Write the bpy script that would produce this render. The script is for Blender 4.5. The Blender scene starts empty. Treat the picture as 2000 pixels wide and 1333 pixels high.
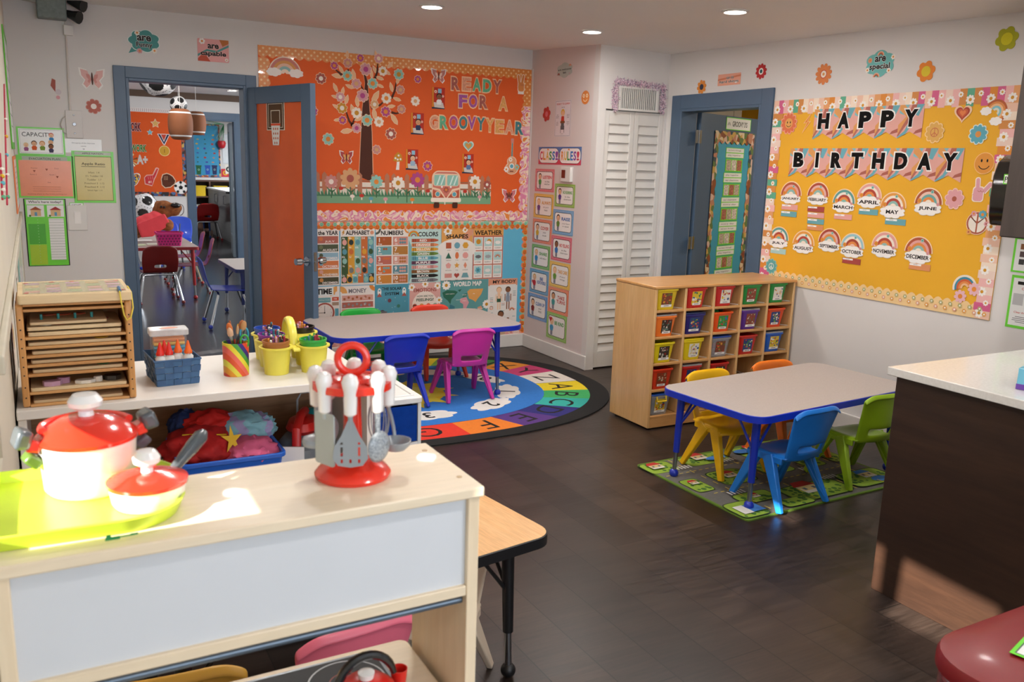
import bpy, bmesh, math, random
from mathutils import Vector, Matrix
random.seed(7)
PI = math.pi
SC = bpy.context.scene
COL = SC.collection

# ---------------------------------------------------------------- camera
F_PX, YAW, PIT, ROL, CAMH = 1681.44, 0.50654, 0.20207, 0.03142, 1.6
def cam_axes():
    cy, sy, cp, sp = math.cos(YAW), math.sin(YAW), math.cos(PIT), math.sin(PIT)
    f = Vector((sy*cp, cy*cp, -sp)); r = Vector((cy, -sy, 0)); u = r.cross(f)
    c, s = math.cos(ROL), math.sin(ROL)
    return c*r+s*u, -s*r+c*u, f
CR, CU, CF = cam_axes()
CAM = Vector((0, 0, CAMH))
cd = bpy.data.cameras.new('camera'); cam = bpy.data.objects.new('camera', cd); COL.objects.link(cam)
cam.matrix_world = Matrix(((CR.x, CU.x, -CF.x, 0), (CR.y, CU.y, -CF.y, 0), (CR.z, CU.z, -CF.z, CAMH), (0, 0, 0, 1)))
cd.sensor_fit = 'HORIZONTAL'; cd.sensor_width = 36; cd.lens = 36*F_PX/2000
cd.clip_start = 0.03; cd.clip_end = 100
cd.dof.use_dof = True; cd.dof.focus_distance = 4.3; cd.dof.aperture_fstop = 7.1
SC.camera = cam

# ---------------------------------------------------------------- light and exposure
SC.view_settings.view_transform = 'Standard'; SC.view_settings.look = 'None'
SC.view_settings.exposure = 0.13; SC.view_settings.gamma = 1.0
SC.view_settings.use_curve_mapping = False
SC.cycles.use_denoising = True
SC.cycles.max_bounces = 8; SC.cycles.diffuse_bounces = 5; SC.cycles.glossy_bounces = 4
SC.cycles.transparent_max_bounces = 12
SC.cycles.sample_clamp_indirect = 6
wd = bpy.data.worlds.new('sky'); SC.world = wd; wd.use_nodes = True
wd.node_tree.nodes['Background'].inputs[0].default_value = (0.62, 0.76, 1.0, 1)
wd.node_tree.nodes['Background'].inputs[1].default_value = 1.2
SUN_DIR = Vector((1.0, 0.35, -0.5)).normalized()
def light(name, kind, loc, energy, color=(1, 1, 1), direction=None, **kw):
    d = bpy.data.lights.new(name, kind); d.energy = energy; d.color = color
    for k, v in kw.items(): setattr(d, k, v)
    o = bpy.data.objects.new(name, d); COL.objects.link(o); o.location = loc
    if direction is not None: o.rotation_euler = Vector(direction).to_track_quat('-Z', 'Y').to_euler()
    return o
light('sun', 'SUN', (-4, -1, 4), 20.0, (1.0, 0.91, 0.79), SUN_DIR, angle=0.012)
# daylight through the big window behind the camera and the glazing of the next room
light('window_daylight', 'AREA', (1.6, -2.15, 1.55), 54, (0.88, 0.94, 1.0), (0.05, 1, 0.22), shape='RECTANGLE', size=3.2, size_y=1.5)
light('next_room_daylight', 'AREA', (5.6, 10.0, 1.6), 150, (0.92, 0.96, 1.0), (-1, 0.1, -0.1), shape='RECTANGLE', size=2.4, size_y=1.5)
LAMP_XY = [(2.15, 4.985), (3.37, 5.10), (3.49, 3.853), (0.9, 4.9), (0.9, 3.6), (2.15, 3.7), (0.9, 2.2), (2.2, 2.3), (3.45, 2.3), (1.2, 0.3), (2.8, 0.3)]
LAMP_W = 9.5
LAMP_COL = (1.0, 0.95, 0.91)

# ---------------------------------------------------------------- picking points
def ray(px, py):
    return (CR*((px-1000)/F_PX) - CU*((py-666.5)/F_PX) + CF)
def at(px, py, axis, val):
    d = ray(px, py); t = (val-CAM[axis])/d[axis]; return CAM+d*t

# ---------------------------------------------------------------- materials
def lin(h):
    h = h.lstrip('#'); o = []
    for i in (0, 2, 4):
        c = int(h[i:i+2], 16)/255
        o.append(c/12.92 if c <= 0.04045 else ((c+0.055)/1.055)**2.4)
    return (*o, 1)
MATS = {}
def nodemat(name):
    m = bpy.data.materials.new(name); m.use_nodes = True
    nt = m.node_tree; b = nt.nodes['Principled BSDF']
    return m, nt, b
def coords(nt, scale=(1, 1, 1), rot=(0, 0, 0), kind='Object'):
    tc = nt.nodes.new('ShaderNodeTexCoord'); mp = nt.nodes.new('ShaderNodeMapping')
    mp.inputs['Scale'].default_value = scale; mp.inputs['Rotation'].default_value = rot
    nt.links.new(tc.outputs[kind], mp.inputs[0]); return mp.outputs[0]
def ramp(nt, fac, stops, interp='LINEAR'):
    r = nt.nodes.new('ShaderNodeValToRGB'); r.color_ramp.interpolation = interp
    e = r.color_ramp.elements
    while len(e) < len(stops): e.new(0.5)
    for k, (p, c) in enumerate(stops):
        e[k].position = p; e[k].color = lin(c) if isinstance(c, str) else c
    nt.links.new(fac, r.inputs[0]); return r.outputs[0]
def mixc(nt, a, b, fac, blend='MIX'):
    n = nt.nodes.new('ShaderNodeMix'); n.data_type = 'RGBA'; n.blend_type = blend
    for s, v in ((6, a), (7, b), (0, fac)):
        if hasattr(v, 'links') or isinstance(v, bpy.types.NodeSocket): nt.links.new(v, n.inputs[s])
        else: n.inputs[s].default_value = v
    return n.outputs[2]
def noise(nt, vec, scale, detail=3, dist=0.0, rough=0.55):
    n = nt.nodes.new('ShaderNodeTexNoise'); n.inputs['Scale'].default_value = scale
    n.inputs['Detail'].default_value = detail; n.inputs['Distortion'].default_value = dist
    n.inputs['Roughness'].default_value = rough
    nt.links.new(vec, n.inputs['Vector']); return n.outputs[0]
def bump(nt, b, h, strength=0.2, dist=0.002):
    n = nt.nodes.new('ShaderNodeBump'); n.inputs['Strength'].default_value = strength; n.inputs['Distance'].default_value = dist
    nt.links.new(h, n.inputs['Height']); nt.links.new(n.outputs[0], b.inputs['Normal'])
def M(hexc, rough=0.5, metal=0.0, coat=0.0, var=0.05, nscale=9.0, bmp=0.0, spec=0.5, emit=0.0):
    key = (hexc, rough, metal, coat, var, nscale, bmp, spec, emit)
    if key in MATS: return MATS[key]
    m, nt, b = nodemat('plain_'+hexc.strip('#'))
    c = lin(hexc); v = coords(nt); n = noise(nt, v, nscale)
    lo = tuple(x*(1-var) for x in c[:3])+(1,); hi = tuple(min(1, x*(1+var)) for x in c[:3])+(1,)
    col = ramp(nt, n, [(0.3, lo), (0.7, hi)])
    nt.links.new(col, b.inputs['Base Color'])
    b.inputs['Roughness'].default_value = rough; b.inputs['Metallic'].default_value = metal
    b.inputs['Coat Weight'].default_value = coat; b.inputs['Coat Roughness'].default_value = 0.12
    b.inputs['Specular IOR Level'].default_value = spec
    if emit: b.inputs['Emission Color'].default_value = c; b.inputs['Emission Strength'].default_value = emit
    if bmp: bump(nt, b, noise(nt, v, nscale*12), bmp)
    MATS[key] = m; return m
def paper(h): return M(h, 0.6, var=0.02, spec=0.3)
def glossy(h): return M(h, 0.32, var=0.03, coat=0.25)
def plastic(h): return M(h, 0.33, var=0.03)
def wood(name, c1, c2, stretch=(1, 14, 14), scale=3.0, rough=0.42, coat=0.0, fine=0.25):
    if name in MATS: return MATS[name]
    m, nt, b = nodemat(name)
    v = coords(nt, stretch)
    n = noise(nt, v, scale, 4, 0.6)
    col = ramp(nt, n, [(0.28, c1), (0.72, c2)])
    v2 = coords(nt, tuple(s*6 for s in stretch)); n2 = noise(nt, v2, scale, 2)
    dark = ramp(nt, n2, [(0.42, (0.62, 0.62, 0.62, 1)), (0.6, (1, 1, 1, 1))])
    col = mixc(nt, col, dark, fine, 'MULTIPLY')
    nt.links.new(col, b.inputs['Base Color']); b.inputs['Roughness'].default_value = rough
    b.inputs['Coat Weight'].default_value = coat
    bump(nt, b, n2, 0.06)
    MATS[name] = m; return m
def clear(name, hexc, alpha=0.3, rough=0.15):
    if name in MATS: return MATS[name]
    m, nt, b = nodemat(name)
    c = lin(hexc); b.inputs['Base Color'].default_value = c
    v = coords(nt); n = noise(nt, v, 20)
    r = ramp(nt, n, [(0.3, (alpha*0.85,)*3+(1,)), (0.7, (alpha*1.15,)*3+(1,))])
    nt.links.new(r, b.inputs['Alpha']); b.inputs['Roughness'].default_value = rough
    MATS[name] = m; return m
def patterned(name, kind, cols, scale, rough=0.5, stretch=(1, 1, 1), coat=0.15, rot=(0, 0, 0)):
    if name in MATS: return MATS[name]
    m, nt, b = nodemat(name); v = coords(nt, stretch, rot)
    if kind == 'dots':
        t = nt.nodes.new('ShaderNodeTexVoronoi'); t.inputs['Scale'].default_value = scale; t.inputs['Randomness'].default_value = 0.0
        nt.links.new(v, t.inputs['Vector']); col = ramp(nt, t.outputs['Distance'], [(0, cols[1]), (0.24, cols[0])], 'CONSTANT')
    elif kind == 'cells':
        t = nt.nodes.new('ShaderNodeTexVoronoi'); t.inputs['Scale'].default_value = scale
        nt.links.new(v, t.inputs['Vector'])
        sp = nt.nodes.new('ShaderNodeSeparateColor'); nt.links.new(t.outputs['Color'], sp.inputs[0])
        k = len(cols); col = ramp(nt, sp.outputs[0], [(i/k, c) for i, c in enumerate(cols)], 'CONSTANT')
    elif kind == 'swirl':
        n = noise(nt, v, scale, 1, 1.6); k = len(cols)
        col = ramp(nt, n, [(0.25+0.5*i/k, c) for i, c in enumerate(cols)], 'CONSTANT')
    elif kind == 'stripes':
        w = nt.nodes.new('ShaderNodeTexWave'); w.wave_profile = 'SAW'; w.bands_direction = 'DIAGONAL'
        w.inputs['Scale'].default_value = scale; nt.links.new(v, w.inputs['Vector']); k = len(cols)
        col = ramp(nt, w.outputs[1], [(i/k, c) for i, c in enumerate(cols)], 'CONSTANT')
    elif kind == 'speckle':
        n = noise(nt, v, scale, 2); col = ramp(nt, n, [(0.35, cols[0]), (0.65, cols[1])])
    nt.links.new(col, b.inputs['Base Color']); b.inputs['Roughness'].default_value = rough
    b.inputs['Coat Weight'].default_value = coat
    MATS[name] = m; return m
def planks(name, cols, bw, rh, rough, mortar=0.0016, rot=0.0, grain=0.5, mcol='#15110f'):
    m, nt, b = nodemat(name)
    v = coords(nt, rot=(0, 0, rot))
    br = nt.nodes.new('ShaderNodeTexBrick'); nt.links.new(v, br.inputs['Vector'])
    br.inputs['Scale'].default_value = 1; br.inputs['Brick Width'].default_value = bw; br.inputs['Row Height'].default_value = rh
    br.inputs['Mortar Size'].default_value = mortar; br.inputs['Color1'].default_value = (0, 0, 0, 1); br.inputs['Color2'].default_value = (1, 1, 1, 1)
    br.inputs['Mortar'].default_value = (0.5, 0.5, 0.5, 1); br.offset = 0.37; br.inputs['Bias'].default_value = 0
    base = ramp(nt, br.outputs['Color'], [(i/(len(cols)-1), c) for i, c in enumerate(cols)])
    v2 = coords(nt, (1.2, 22, 1), (0, 0, rot)); g = noise(nt, v2, 4.5, 5, 0.4)
    gr = ramp(nt, g, [(0.3, (0.5, 0.5, 0.5, 1)), (0.7, (1.3, 1.3, 1.3, 1))])
    v3 = coords(nt, (.8, 5, 1), (0, 0, rot)); g3 = noise(nt, v3, 1.6, 4, 1.2)
    bl = ramp(nt, g3, [(0.32, (0.62, 0.62, 0.64, 1)), (0.68, (1.25, 1.22, 1.18, 1))])
    c = mixc(nt, base, gr, grain, 'MULTIPLY'); c = mixc(nt, c, bl, 0.8, 'MULTIPLY'); c = mixc(nt, c, lin(mcol), br.outputs['Fac'])
    nt.links.new(c, b.inputs['Base Color'])
    rr = ramp(nt, g, [(0.3, (rough*0.85,)*3+(1,)), (0.7, (rough*1.2,)*3+(1,))]); nt.links.new(rr, b.inputs['Roughness'])
    bump(nt, b, g, 0.05)
    return m
def emitter(name, color, strength):
    if name in MATS: return MATS[name]
    m, nt, b = nodemat(name)
    b.inputs['Base Color'].default_value = (0.9, 0.9, 0.9, 1)
    b.inputs['Emission Color'].default_value = (*color, 1); b.inputs['Emission Strength'].default_value = strength
    MATS[name] = m; return m
CHROME = M('#c9ccd0', 0.16, 1.0, var=0.02)
STEEL = M('#9a9ea3', 0.3, 1.0, var=0.03)
BLACK = M('#141414', 0.4, var=0.1); INK = paper('#1a1715'); WHITE = paper('#efece8'); CREAM = paper('#f3d9b4')

# ---------------------------------------------------------------- object helpers
def tag(o, label=None, cat=None, group=None, kind=None):
    if label: o['label'] = label
    if cat: o['category'] = cat
    if group: o['group'] = group
    if kind: o['kind'] = kind
    return o
def thing(name, label, cat, loc=(0, 0, 0), rz=0.0, group=None, kind=None):
    o = bpy.data.objects.new(name, None); COL.objects.link(o); o.empty_display_size = 0.05
    o.location = loc; o.rotation_euler = (0, 0, rz)
    return tag(o, label, cat, group, kind)
def dup(root, loc=None, rz=None, label=None, group=None, mats=None, cat=None):
    def cp(o, par):
        c = o.copy(); COL.objects.link(c); c.parent = par
        if mats and c.type == 'MESH':
            c.data = o.data.copy()
            for i, mm in enumerate(c.data.materials):
                if mm in mats: c.data.materials[i] = mats[mm]
        for ch in o.children: cp(ch, c)
        return c
    r = cp(root, None)
    if loc is not None: r.location = loc
    if rz is not None: r.rotation_euler = (0, 0, rz)
    return tag(r, label, cat, group)
class MB:
    """collects shapes, then links them as one mesh object"""
    def __init__(s): s.bm = bmesh.new(); s.mi = 0
    def _fin(s, verts, mi):
        fs = set(f for v in verts for f in v.link_faces)
        for f in fs: f.material_index = mi
        return verts
    def box(s, lo, hi, mi=0, mat=None):
        lo = Vector(lo); hi = Vector(hi)
        r = bmesh.ops.create_cube(s.bm, size=1)['verts']
        for v in r:
            v.co = Vector(((lo.x+hi.x)/2+v.co.x*(hi.x-lo.x), (lo.y+hi.y)/2+v.co.y*(hi.y-lo.y), (lo.z+hi.z)/2+v.co.z*(hi.z-lo.z)))
            if mat: v.co = mat @ v.co
        return s._fin(r, mi)
    def tube(s, pts, rad, mi=0, n=10, caps=True, closed=False, sx=1.0):
        pts = [Vector(p) for p in pts]; rs = rad if isinstance(rad, (list, tuple)) else [rad]*len(pts)
        rings = []; up = None; N = len(pts)
        for i, p in enumerate(pts):
            if closed: t = pts[(i+1) % N]-pts[i-1]
            else: t = (pts[min(i+1, N-1)]-pts[max(i-1, 0)])
            t.normalize()
            if up is None:
                up = Vector((0, 0, 1)) if abs(t.z) < 0.9 else Vector((0, 1, 0))
            a = t.cross(up); a.normalize(); b = a.cross(t); b.normalize(); up = b
            rings.append([s.bm.verts.new(p+(a*math.cos(2*PI*k/n)*sx+b*math.sin(2*PI*k/n))*rs[i]) for k in range(n)])
        m = N if closed else N-1
        for i in range(m):
            A, B = rings[i], rings[(i+1) % N]
            for k in range(n):
                f = s.bm.faces.new((A[k], A[(k+1) % n], B[(k+1) % n], B[k])); f.material_index = mi
        if caps and not closed:
            for q in (rings[0][::-1], rings[-1]):
                f = s.bm.faces.new(q); f.material_index = mi
        return s
    def lathe(s, prof, c=(0, 0, 0), n=28, mi=0, sx=1.0, sy=1.0):
        c = Vector(c); rings = []
        for r, z in prof:
            if r < 1e-6: rings.append([s.bm.verts.new(c+Vector((0, 0, z)))])
            else: rings.append([s.bm.verts.new(c+Vector((r*sx*math.cos(2*PI*k/n), r*sy*math.sin(2*PI*k/n), z))) for k in range(n)])
        for A, B in zip(rings, rings[1:]):
            for k in range(n):
                q = [A[k % len(A)], A[(k+1) % len(A)], B[(k+1) % len(B)], B[k % len(B)]]
                q = list(dict.fromkeys(q))
                if len(q) >= 3:
                    try: f = s.bm.faces.new(q); f.material_index = mi
                    except ValueError: pass
        for R_, fl in ((rings[0], True), (rings[-1], False)):
            if len(R_) > 2:
                f = s.bm.faces.new(R_[::-1] if fl else R_); f.material_index = mi
        return s
    def ball(s, c, r, mi=0, n=14, sc=(1, 1, 1)):
        v = bmesh.ops.create_uvsphere(s.bm, u_segments=n, v_segments=max(6, n//2+2), radius=r)['verts']
        for q in v: q.co = Vector(c)+Vector((q.co.x*sc[0], q.co.y*sc[1], q.co.z*sc[2]))
        s._fin(v, mi); return s
    def prism(s, poly, z0, z1, mi=0, mi_side=None, mat=None):
        B = [s.bm.verts.new(Vector((x, y, z0))) for x, y in poly]; T = [s.bm.verts.new(Vector((x, y, z1))) for x, y in poly]
        fs = [s.bm.faces.new(B[::-1]), s.bm.faces.new(T)]
        for f in fs: f.material_index = mi
        k = len(poly)
        for i in range(k):
            f = s.bm.faces.new((B[i], B[(i+1) % k], T[(i+1) % k], T[i])); f.material_index = mi if mi_side is None else mi_side
        if mat:
            for v in B+T: v.co = mat @ v.co
        return s
    def bar(s, p0, p1, w0, w1, mi=0, side=(1, 0, 0)):
        """a tapered four-sided bar; w = (width along side, depth)"""
        p0 = Vector(p0); p1 = Vector(p1); t = (p1-p0).normalized(); a = Vector(side); a = (a-t*a.dot(t)).normalized(); b = t.cross(a)
        R0 = [s.bm.verts.new(p0+a*i*w0[0]/2+b*j*w0[1]/2) for i, j in ((-1, -1), (1, -1), (1, 1), (-1, 1))]
        R1 = [s.bm.verts.new(p1+a*i*w1[0]/2+b*j*w1[1]/2) for i, j in ((-1, -1), (1, -1), (1, 1), (-1, 1))]
        fs = [s.bm.faces.new(R0[::-1]), s.bm.faces.new(R1)]+[s.bm.faces.new((R0[k], R0[(k+1) % 4], R1[(k+1) % 4], R1[k])) for k in range(4)]
        for f in fs: f.material_index = mi
        return s
    def grid(s, fn, nu, nv, skip=None, mi=0):
        V = {}
        def g(i, j):
            if (i, j) not in V: V[i, j] = s.bm.verts.new(Vector(fn(i/nu, j/nv)))
            return V[i, j]
        for i in range(nu):
            for j in range(nv):
                if skip and skip(i, j): continue
                f = s.bm.faces.new((g(i, j), g(i+1, j), g(i+1, j+1), g(i, j+1))); f.material_index = mi
        return s
    def build(s, name, mats, parent=None, bevel=0.0, smooth=35, loc=None, sub=0, solid=0.0, seg=2):
        bm = s.bm
        bmesh.ops.recalc_face_normals(bm, faces=bm.faces[:])
        me = bpy.data.meshes.new(name); bm.to_mesh(me); bm.free()
        for m in (mats if isinstance(mats, (list, tuple)) else [mats]): me.materials.append(m)
        if smooth:
            for p in me.polygons: p.use_smooth = True
            me.set_sharp_from_angle(angle=math.radians(smooth))
        o = bpy.data.objects.new(name, me); COL.objects.link(o)
        if parent: o.parent = parent
        if loc is not None: o.location = loc
        if solid: k = o.modifiers.new('solid', 'SOLIDIFY'); k.thickness = solid; k.offset = 0
        if sub: k = o.modifiers.new('sub', 'SUBSURF'); k.levels = sub; k.render_levels = sub
        if bevel:
            k = o.modifiers.new('bevel', 'BEVEL'); k.width = bevel; k.segments = seg; k.limit_method = 'ANGLE'; k.angle_limit = math.radians(40)
        return o
def rrect(x0, y0, x1, y1, r, n=6):
    p = []
    for cx, cy, a in ((x1-r, y0+r, -PI/2), (x1-r, y1-r, 0), (x0+r, y1-r, PI/2), (x0+r, y0+r, PI)):
        p += [(cx+r*math.cos(a+PI/2*k/n), cy+r*math.sin(a+PI/2*k/n)) for k in range(n+1)]
    return p
def circ(cx, cy, rx, ry=None, n=24, a0=0):
    ry = rx if ry is None else ry
    return [(cx+rx*math.cos(a0+2*PI*k/n), cy+ry*math.sin(a0+2*PI*k/n)) for k in range(n)]

# ---------------------------------------------------------------- lettering and flat paper things
GL = {}
def glyph(s, off=0.0):
    key = (s, off)
    if key in GL: return GL[key]
    cu = bpy.data.curves.new('lettering', 'FONT'); cu.body = s; cu.align_x = 'CENTER'; cu.offset = off; cu.resolution_u = 3
    ob = bpy.data.objects.new('lettering', cu); COL.objects.link(ob)
    dg = bpy.context.evaluated_depsgraph_get(); ev = ob.evaluated_get(dg); me = ev.to_mesh()
    V = [(v.co.x, v.co.y) for v in me.vertices]; P = [tuple(p.vertices) for p in me.polygons]
    ev.to_mesh_clear(); bpy.data.objects.remove(ob); bpy.data.curves.remove(cu)
    if V:
        x0 = min(v[0] for v in V); x1 = max(v[0] for v in V); y0 = min(v[1] for v in V); y1 = max(v[1] for v in V)
        V = [(x-(x0+x1)/2, y-(y0+y1)/2) for x, y in V]; GL[key] = (V, P, x1-x0, y1-y0)
    else: GL[key] = ([], [], 1, 1)
    return GL[key]
STEP = 0.00003
class Flat:
    """paper cut-out on a plane: local x right, y up, z out of the plane; drawing unit = its height"""
    def __init__(s, w, h, unit=None):
        s.w, s.h = w, h; s.U = unit or h; s.a = w/s.U; s.V = []; s.P = []; s.MI = []; s.mats = []; s.z = 0.0
    def mi(s, m):
        if m not in s.mats: s.mats.append(m)
        return s.mats.index(m)
    def poly(s, pts, m, base=0.0):
        k = len(s.V)
        if base:
            n = len(pts); z1 = s.z+base
            s.V += [(x*s.U, y*s.U, s.z) for x, y in pts]+[(x*s.U, y*s.U, z1) for x, y in pts]
            s.P.append(tuple(range(k+n, k+2*n))); s.MI.append(s.mi(m))
            for i in range(n):
                s.P.append((k+i, k+(i+1) % n, k+n+(i+1) % n, k+n+i)); s.MI.append(s.mi(m))
            s.z = z1
        else:
            s.z += STEP
            s.V += [(x*s.U, y*s.U, s.z) for x, y in pts]; s.P.append(tuple(range(k, k+len(pts)))); s.MI.append(s.mi(m))
        return s
    def rect(s, cx, cy, w, h, m, r=0.0, base=0.0):
        if r: return s.poly(rrect(cx-w/2, cy-h/2, cx+w/2, cy+h/2, min(r, w/2.01, h/2.01), 4), m, base)
        return s.poly([(cx-w/2, cy-h/2), (cx+w/2, cy-h/2), (cx+w/2, cy+h/2), (cx-w/2, cy+h/2)], m, base)
    def disc(s, cx, cy, r, m, ry=None, base=0.0, n=22): return s.poly(circ(cx, cy, r, ry, n), m, base)
    def arc(s, cx, cy, r0, r1, a0, a1, m, n=18, base=0.0):
        A = [a0+(a1-a0)*k/n for k in range(n+1)]
        return s.poly([(cx+r1*math.cos(a), cy+r1*math.sin(a)) for a in A]+[(cx+r0*math.cos(a), cy+r0*math.sin(a)) for a in A[::-1]], m, base)
    def flower(s, cx, cy, r, m, mc, n=8, mo=None, base=0.0, pw=0.5, rc=0.36, a0=0.2):
        def out(R, k=0.14):
            k *= 1.7; q = lambda t: R*(1-k+k*abs(math.cos(n*(t-a0)/2))**.55)
            return [(cx+q(t)*math.cos(t), cy+q(t)*math.sin(t)) for t in [2*PI*i/(n*8) for i in range(n*8)]]
        if mo: s.poly(out(r), mo, base); s.poly(out(r*0.9, 0.17), m)
        else: s.poly(out(r, 0.2), m, base)
        s.disc(cx, cy, r*rc, mc, n=14); return s
    def cloud(s, cx, cy, w, h, m, base=0.0, n=7):
        pts = []
        for i in range(n*7):
            t = 2*PI*i/(n*7); k = 1-0.16*(1-abs(math.sin(n*t/2)))
            pts.append((cx+w/2*k*math.cos(t), cy+h/2*k*math.sin(t)))
        return s.poly(pts, m, base)
    def text(s, t, cx, cy, size, m, off=0.0, width=None, rot=0.0, outline=None, oo=0.05, sy=None):
        V, P, gw, gh = glyph(t, off)
        sc = size/max(gh, 0.3) if width is None else min(width/gw, 1e9)
        scy = sc if sy is None else sy/gh
        if width is not None and sy is None and size: scy = size/max(gh, 0.3)
        c, q = math.cos(rot), math.sin(rot)
        def put(V, P, m):
            s.z += STEP; k = len(s.V)
            s.V += [((cx+(x*sc*c-y*scy*q))*s.U, (cy+(x*sc*q+y*scy*c))*s.U, s.z) for x, y in V]
            s.P += [tuple(i+k for i in p) for p in P]; s.MI += [s.mi(m)]*len(P)
        if outline is not None:
            V2, P2, _, _ = glyph(t, off+oo); put(V2, P2, outline)
        put(V, P, m); return s
    def lines(s, cx, y0, y1, n, w, m, th=0.012, seed=1):
        r = random.Random(seed)
        for i in range(n):
            y = y0+(y1-y0)*i/max(1, n-1); s.rect(cx, y, w*r.uniform(0.6, 1.0), th, m)
        return s
    def build(s, name, frame, label=None, cat=None, group=None, parent=None, kind=None):
        me = bpy.data.meshes.new(name); me.from_pydata(s.V, [], s.P)
        for m in s.mats: me.materials.append(m)
        me.polygons.foreach_set('material_index', s.MI); me.update()
        o = bpy.data.objects.new(name, me); COL.objects.link(o); o.matrix_world = frame
        if parent: o.parent = parent
        return tag(o, label, cat, group, kind)
def frame(o, u, v):
    u = Vector(u).normalized(); v = Vector(v); n = u.cross(v).normalized(); v = n.cross(u); o = Vector(o)
    return Matrix(((u.x, v.x, n.x, o.x), (u.y, v.y, n.y, o.y), (u.z, v.z, n.z, o.z), (0, 0, 0, 1)))
GAP = 0.0012
class Wall:
    def __init__(s, p, u):
        s.p = Vector(p); s.u = Vector(u).normalized(); s.v = Vector((0, 0, 1)); s.n = s.u.cross(s.v)
    def hit(s, px, py):
        d = ray(px, py); t = (s.p-CAM).dot(s.n)/d.dot(s.n); return CAM+d*t
    def uv(s, px, py):
        h = s.hit(px, py)-s.p; return h.dot(s.u), h.dot(s.v)
    def box(s, x0, y0, x1, y1, gap=0.0):
        """pixel box -> (frame, w, h)"""
        cx, cy = (x0+x1)/2, (y0+y1)/2
        w = s.uv(x1, cy)[0]-s.uv(x0, cy)[0]; h = s.uv(cx, y0)[1]-s.uv(cx, y1)[1]
        return frame(s.hit(cx, cy)+s.n*(GAP+gap), s.u, s.v), abs(w), abs(h)
    def fr(s, u, z, gap=0.0): return frame(s.p+s.u*u+s.v*z+s.n*(GAP+gap), s.u, s.v)
YB, XP, YL, XR, XL = 6.623, 3.787, 5.60, 4.447, -0.09
W_BACK = Wall((0, YB, 0), (1, 0, 0))
W_RIGHT = Wall((XR, 0, 0), (0, -1, 0))
W_PINK = Wall((XP, 0, 0), (0, -1, 0))
W_LOUV = Wall((0, YL, 0), (1, 0, 0))
W_LEFT = Wall((XL, 0, 0), (0, 1, 0))
def stk(name, wall, box, label, cat, draw, group=None, gap=0.0, parent=None):
    f, w, h = wall.box(*box, gap=gap); fl = Flat(w, h); draw(fl)
    return fl.build(name, f, label, cat, group, parent)
def ctr(cx, cy, w, h=None): h = h or w; return (cx-w/2, cy-h/2, cx+w/2, cy+h/2)
# ================================================================ setting
PAINT = M('#d9d5d2', 0.7, var=0.015, nscale=3, bmp=0.02)
PAINT_P = M('#d9cdca', 0.7, var=0.015, nscale=3, bmp=0.02)
TRIM = M('#dedbd6', 0.45, var=0.02)
BLUE_P = M('#4b6077', 0.42, var=0.04, nscale=5)
CEIL = M('#e8e5e2', 0.8, var=0.012, nscale=2)
FLOOR = planks('dark_plank_floor', ['#261e1a', '#352a25', '#40342d', '#2c2421', '#3b302a'], 1.4, 0.19, 0.34, rot=PI/2, mortar=.0022, grain=.85)
TILE = planks('dark_tile_floor', ['#2b2b2d', '#353537', '#303033'], 1.2, 0.6, 0.22, mortar=0.004, rot=PI/2+0.0, grain=0.25, mcol='#4a4a4a')
def struct(name, mb, m, label, cat, bevel=0.0, parent=None):
    o = mb.build(name, m, parent, bevel=bevel, smooth=0)
    return tag(o, label, cat, None, 'structure') if parent is None else o
CEX, CEY = [-0.25, 3.79, 4.60], [-2.4, 2.8, 5.6, 6.70]
CEZ = {(0, 0): 2.46, (1, 0): 2.44, (2, 0): 2.42, (0, 1): 2.50, (1, 1): 2.455, (2, 1): 2.432, (0, 2): 2.545, (1, 2): 2.50, (2, 2): 2.481, (0, 3): 2.557, (1, 3): 2.557, (2, 3): 2.54}
def ceil_z(x, y):
    i = 0 if x < CEX[1] else 1; j = 0 if y < CEY[1] else 1 if y < CEY[2] else 2
    a = (x-CEX[i])/(CEX[i+1]-CEX[i]); b = (y-CEY[j])/(CEY[j+1]-CEY[j])
    return (CEZ[i, j]*(1-a)+CEZ[i+1, j]*a)*(1-b)+(CEZ[i, j+1]*(1-a)+CEZ[i+1, j+1]*a)*b
mb = MB(); mb.box((-0.25, -2.4, -0.1), (4.62, 6.69, 0)); struct('floor', mb, FLOOR, 'dark brown wood plank floor of the classroom', 'floor')
mb = MB()
for i in range(2):
    for j in range(3):
        P = [(CEX[a], CEY[b], CEZ[a, b]) for a, b in ((i, j), (i+1, j), (i+1, j+1), (i, j+1))]
        B = [mb.bm.verts.new(p) for p in P]; T = [mb.bm.verts.new((p[0], p[1], p[2]+0.12)) for p in P]
        mb.bm.faces.new(B[::-1]); mb.bm.faces.new(T)
        for k in range(4): mb.bm.faces.new((B[k], B[(k+1) % 4], T[(k+1) % 4], T[k]))
struct('ceiling', mb, CEIL, 'pale plaster ceiling with recessed lights', 'ceiling')
HT = 2.7
mb = MB()
mb.box((-0.25, YB, 0), (0.60, YB+0.12, HT)); mb.box((1.40, YB, 0), (4.57, YB+0.12, HT)); mb.box((0.60, YB, 2.10), (1.40, YB+0.12, HT))
struct('wall_back', mb, PAINT, 'off white back wall with a doorway and bulletin boards', 'wall')
mb = MB()
mb.box((XR, 5.42, 0), (XR+0.12, YB, HT)); mb.box((XR, -2.4, 0), (XR+0.12, 4.56, HT)); mb.box((XR, 4.56, 2.06), (XR+0.12, 5.42, HT))
struct('wall_right', mb, PAINT, 'off white right wall with the yellow birthday board', 'wall')
mb = MB(); mb.box((XP, YL+0.07, 0), (XP+0.06, YB, HT)); struct('wall_closet', mb, PAINT_P, 'narrow pinkish closet wall with class rules cards', 'wall')
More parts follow.
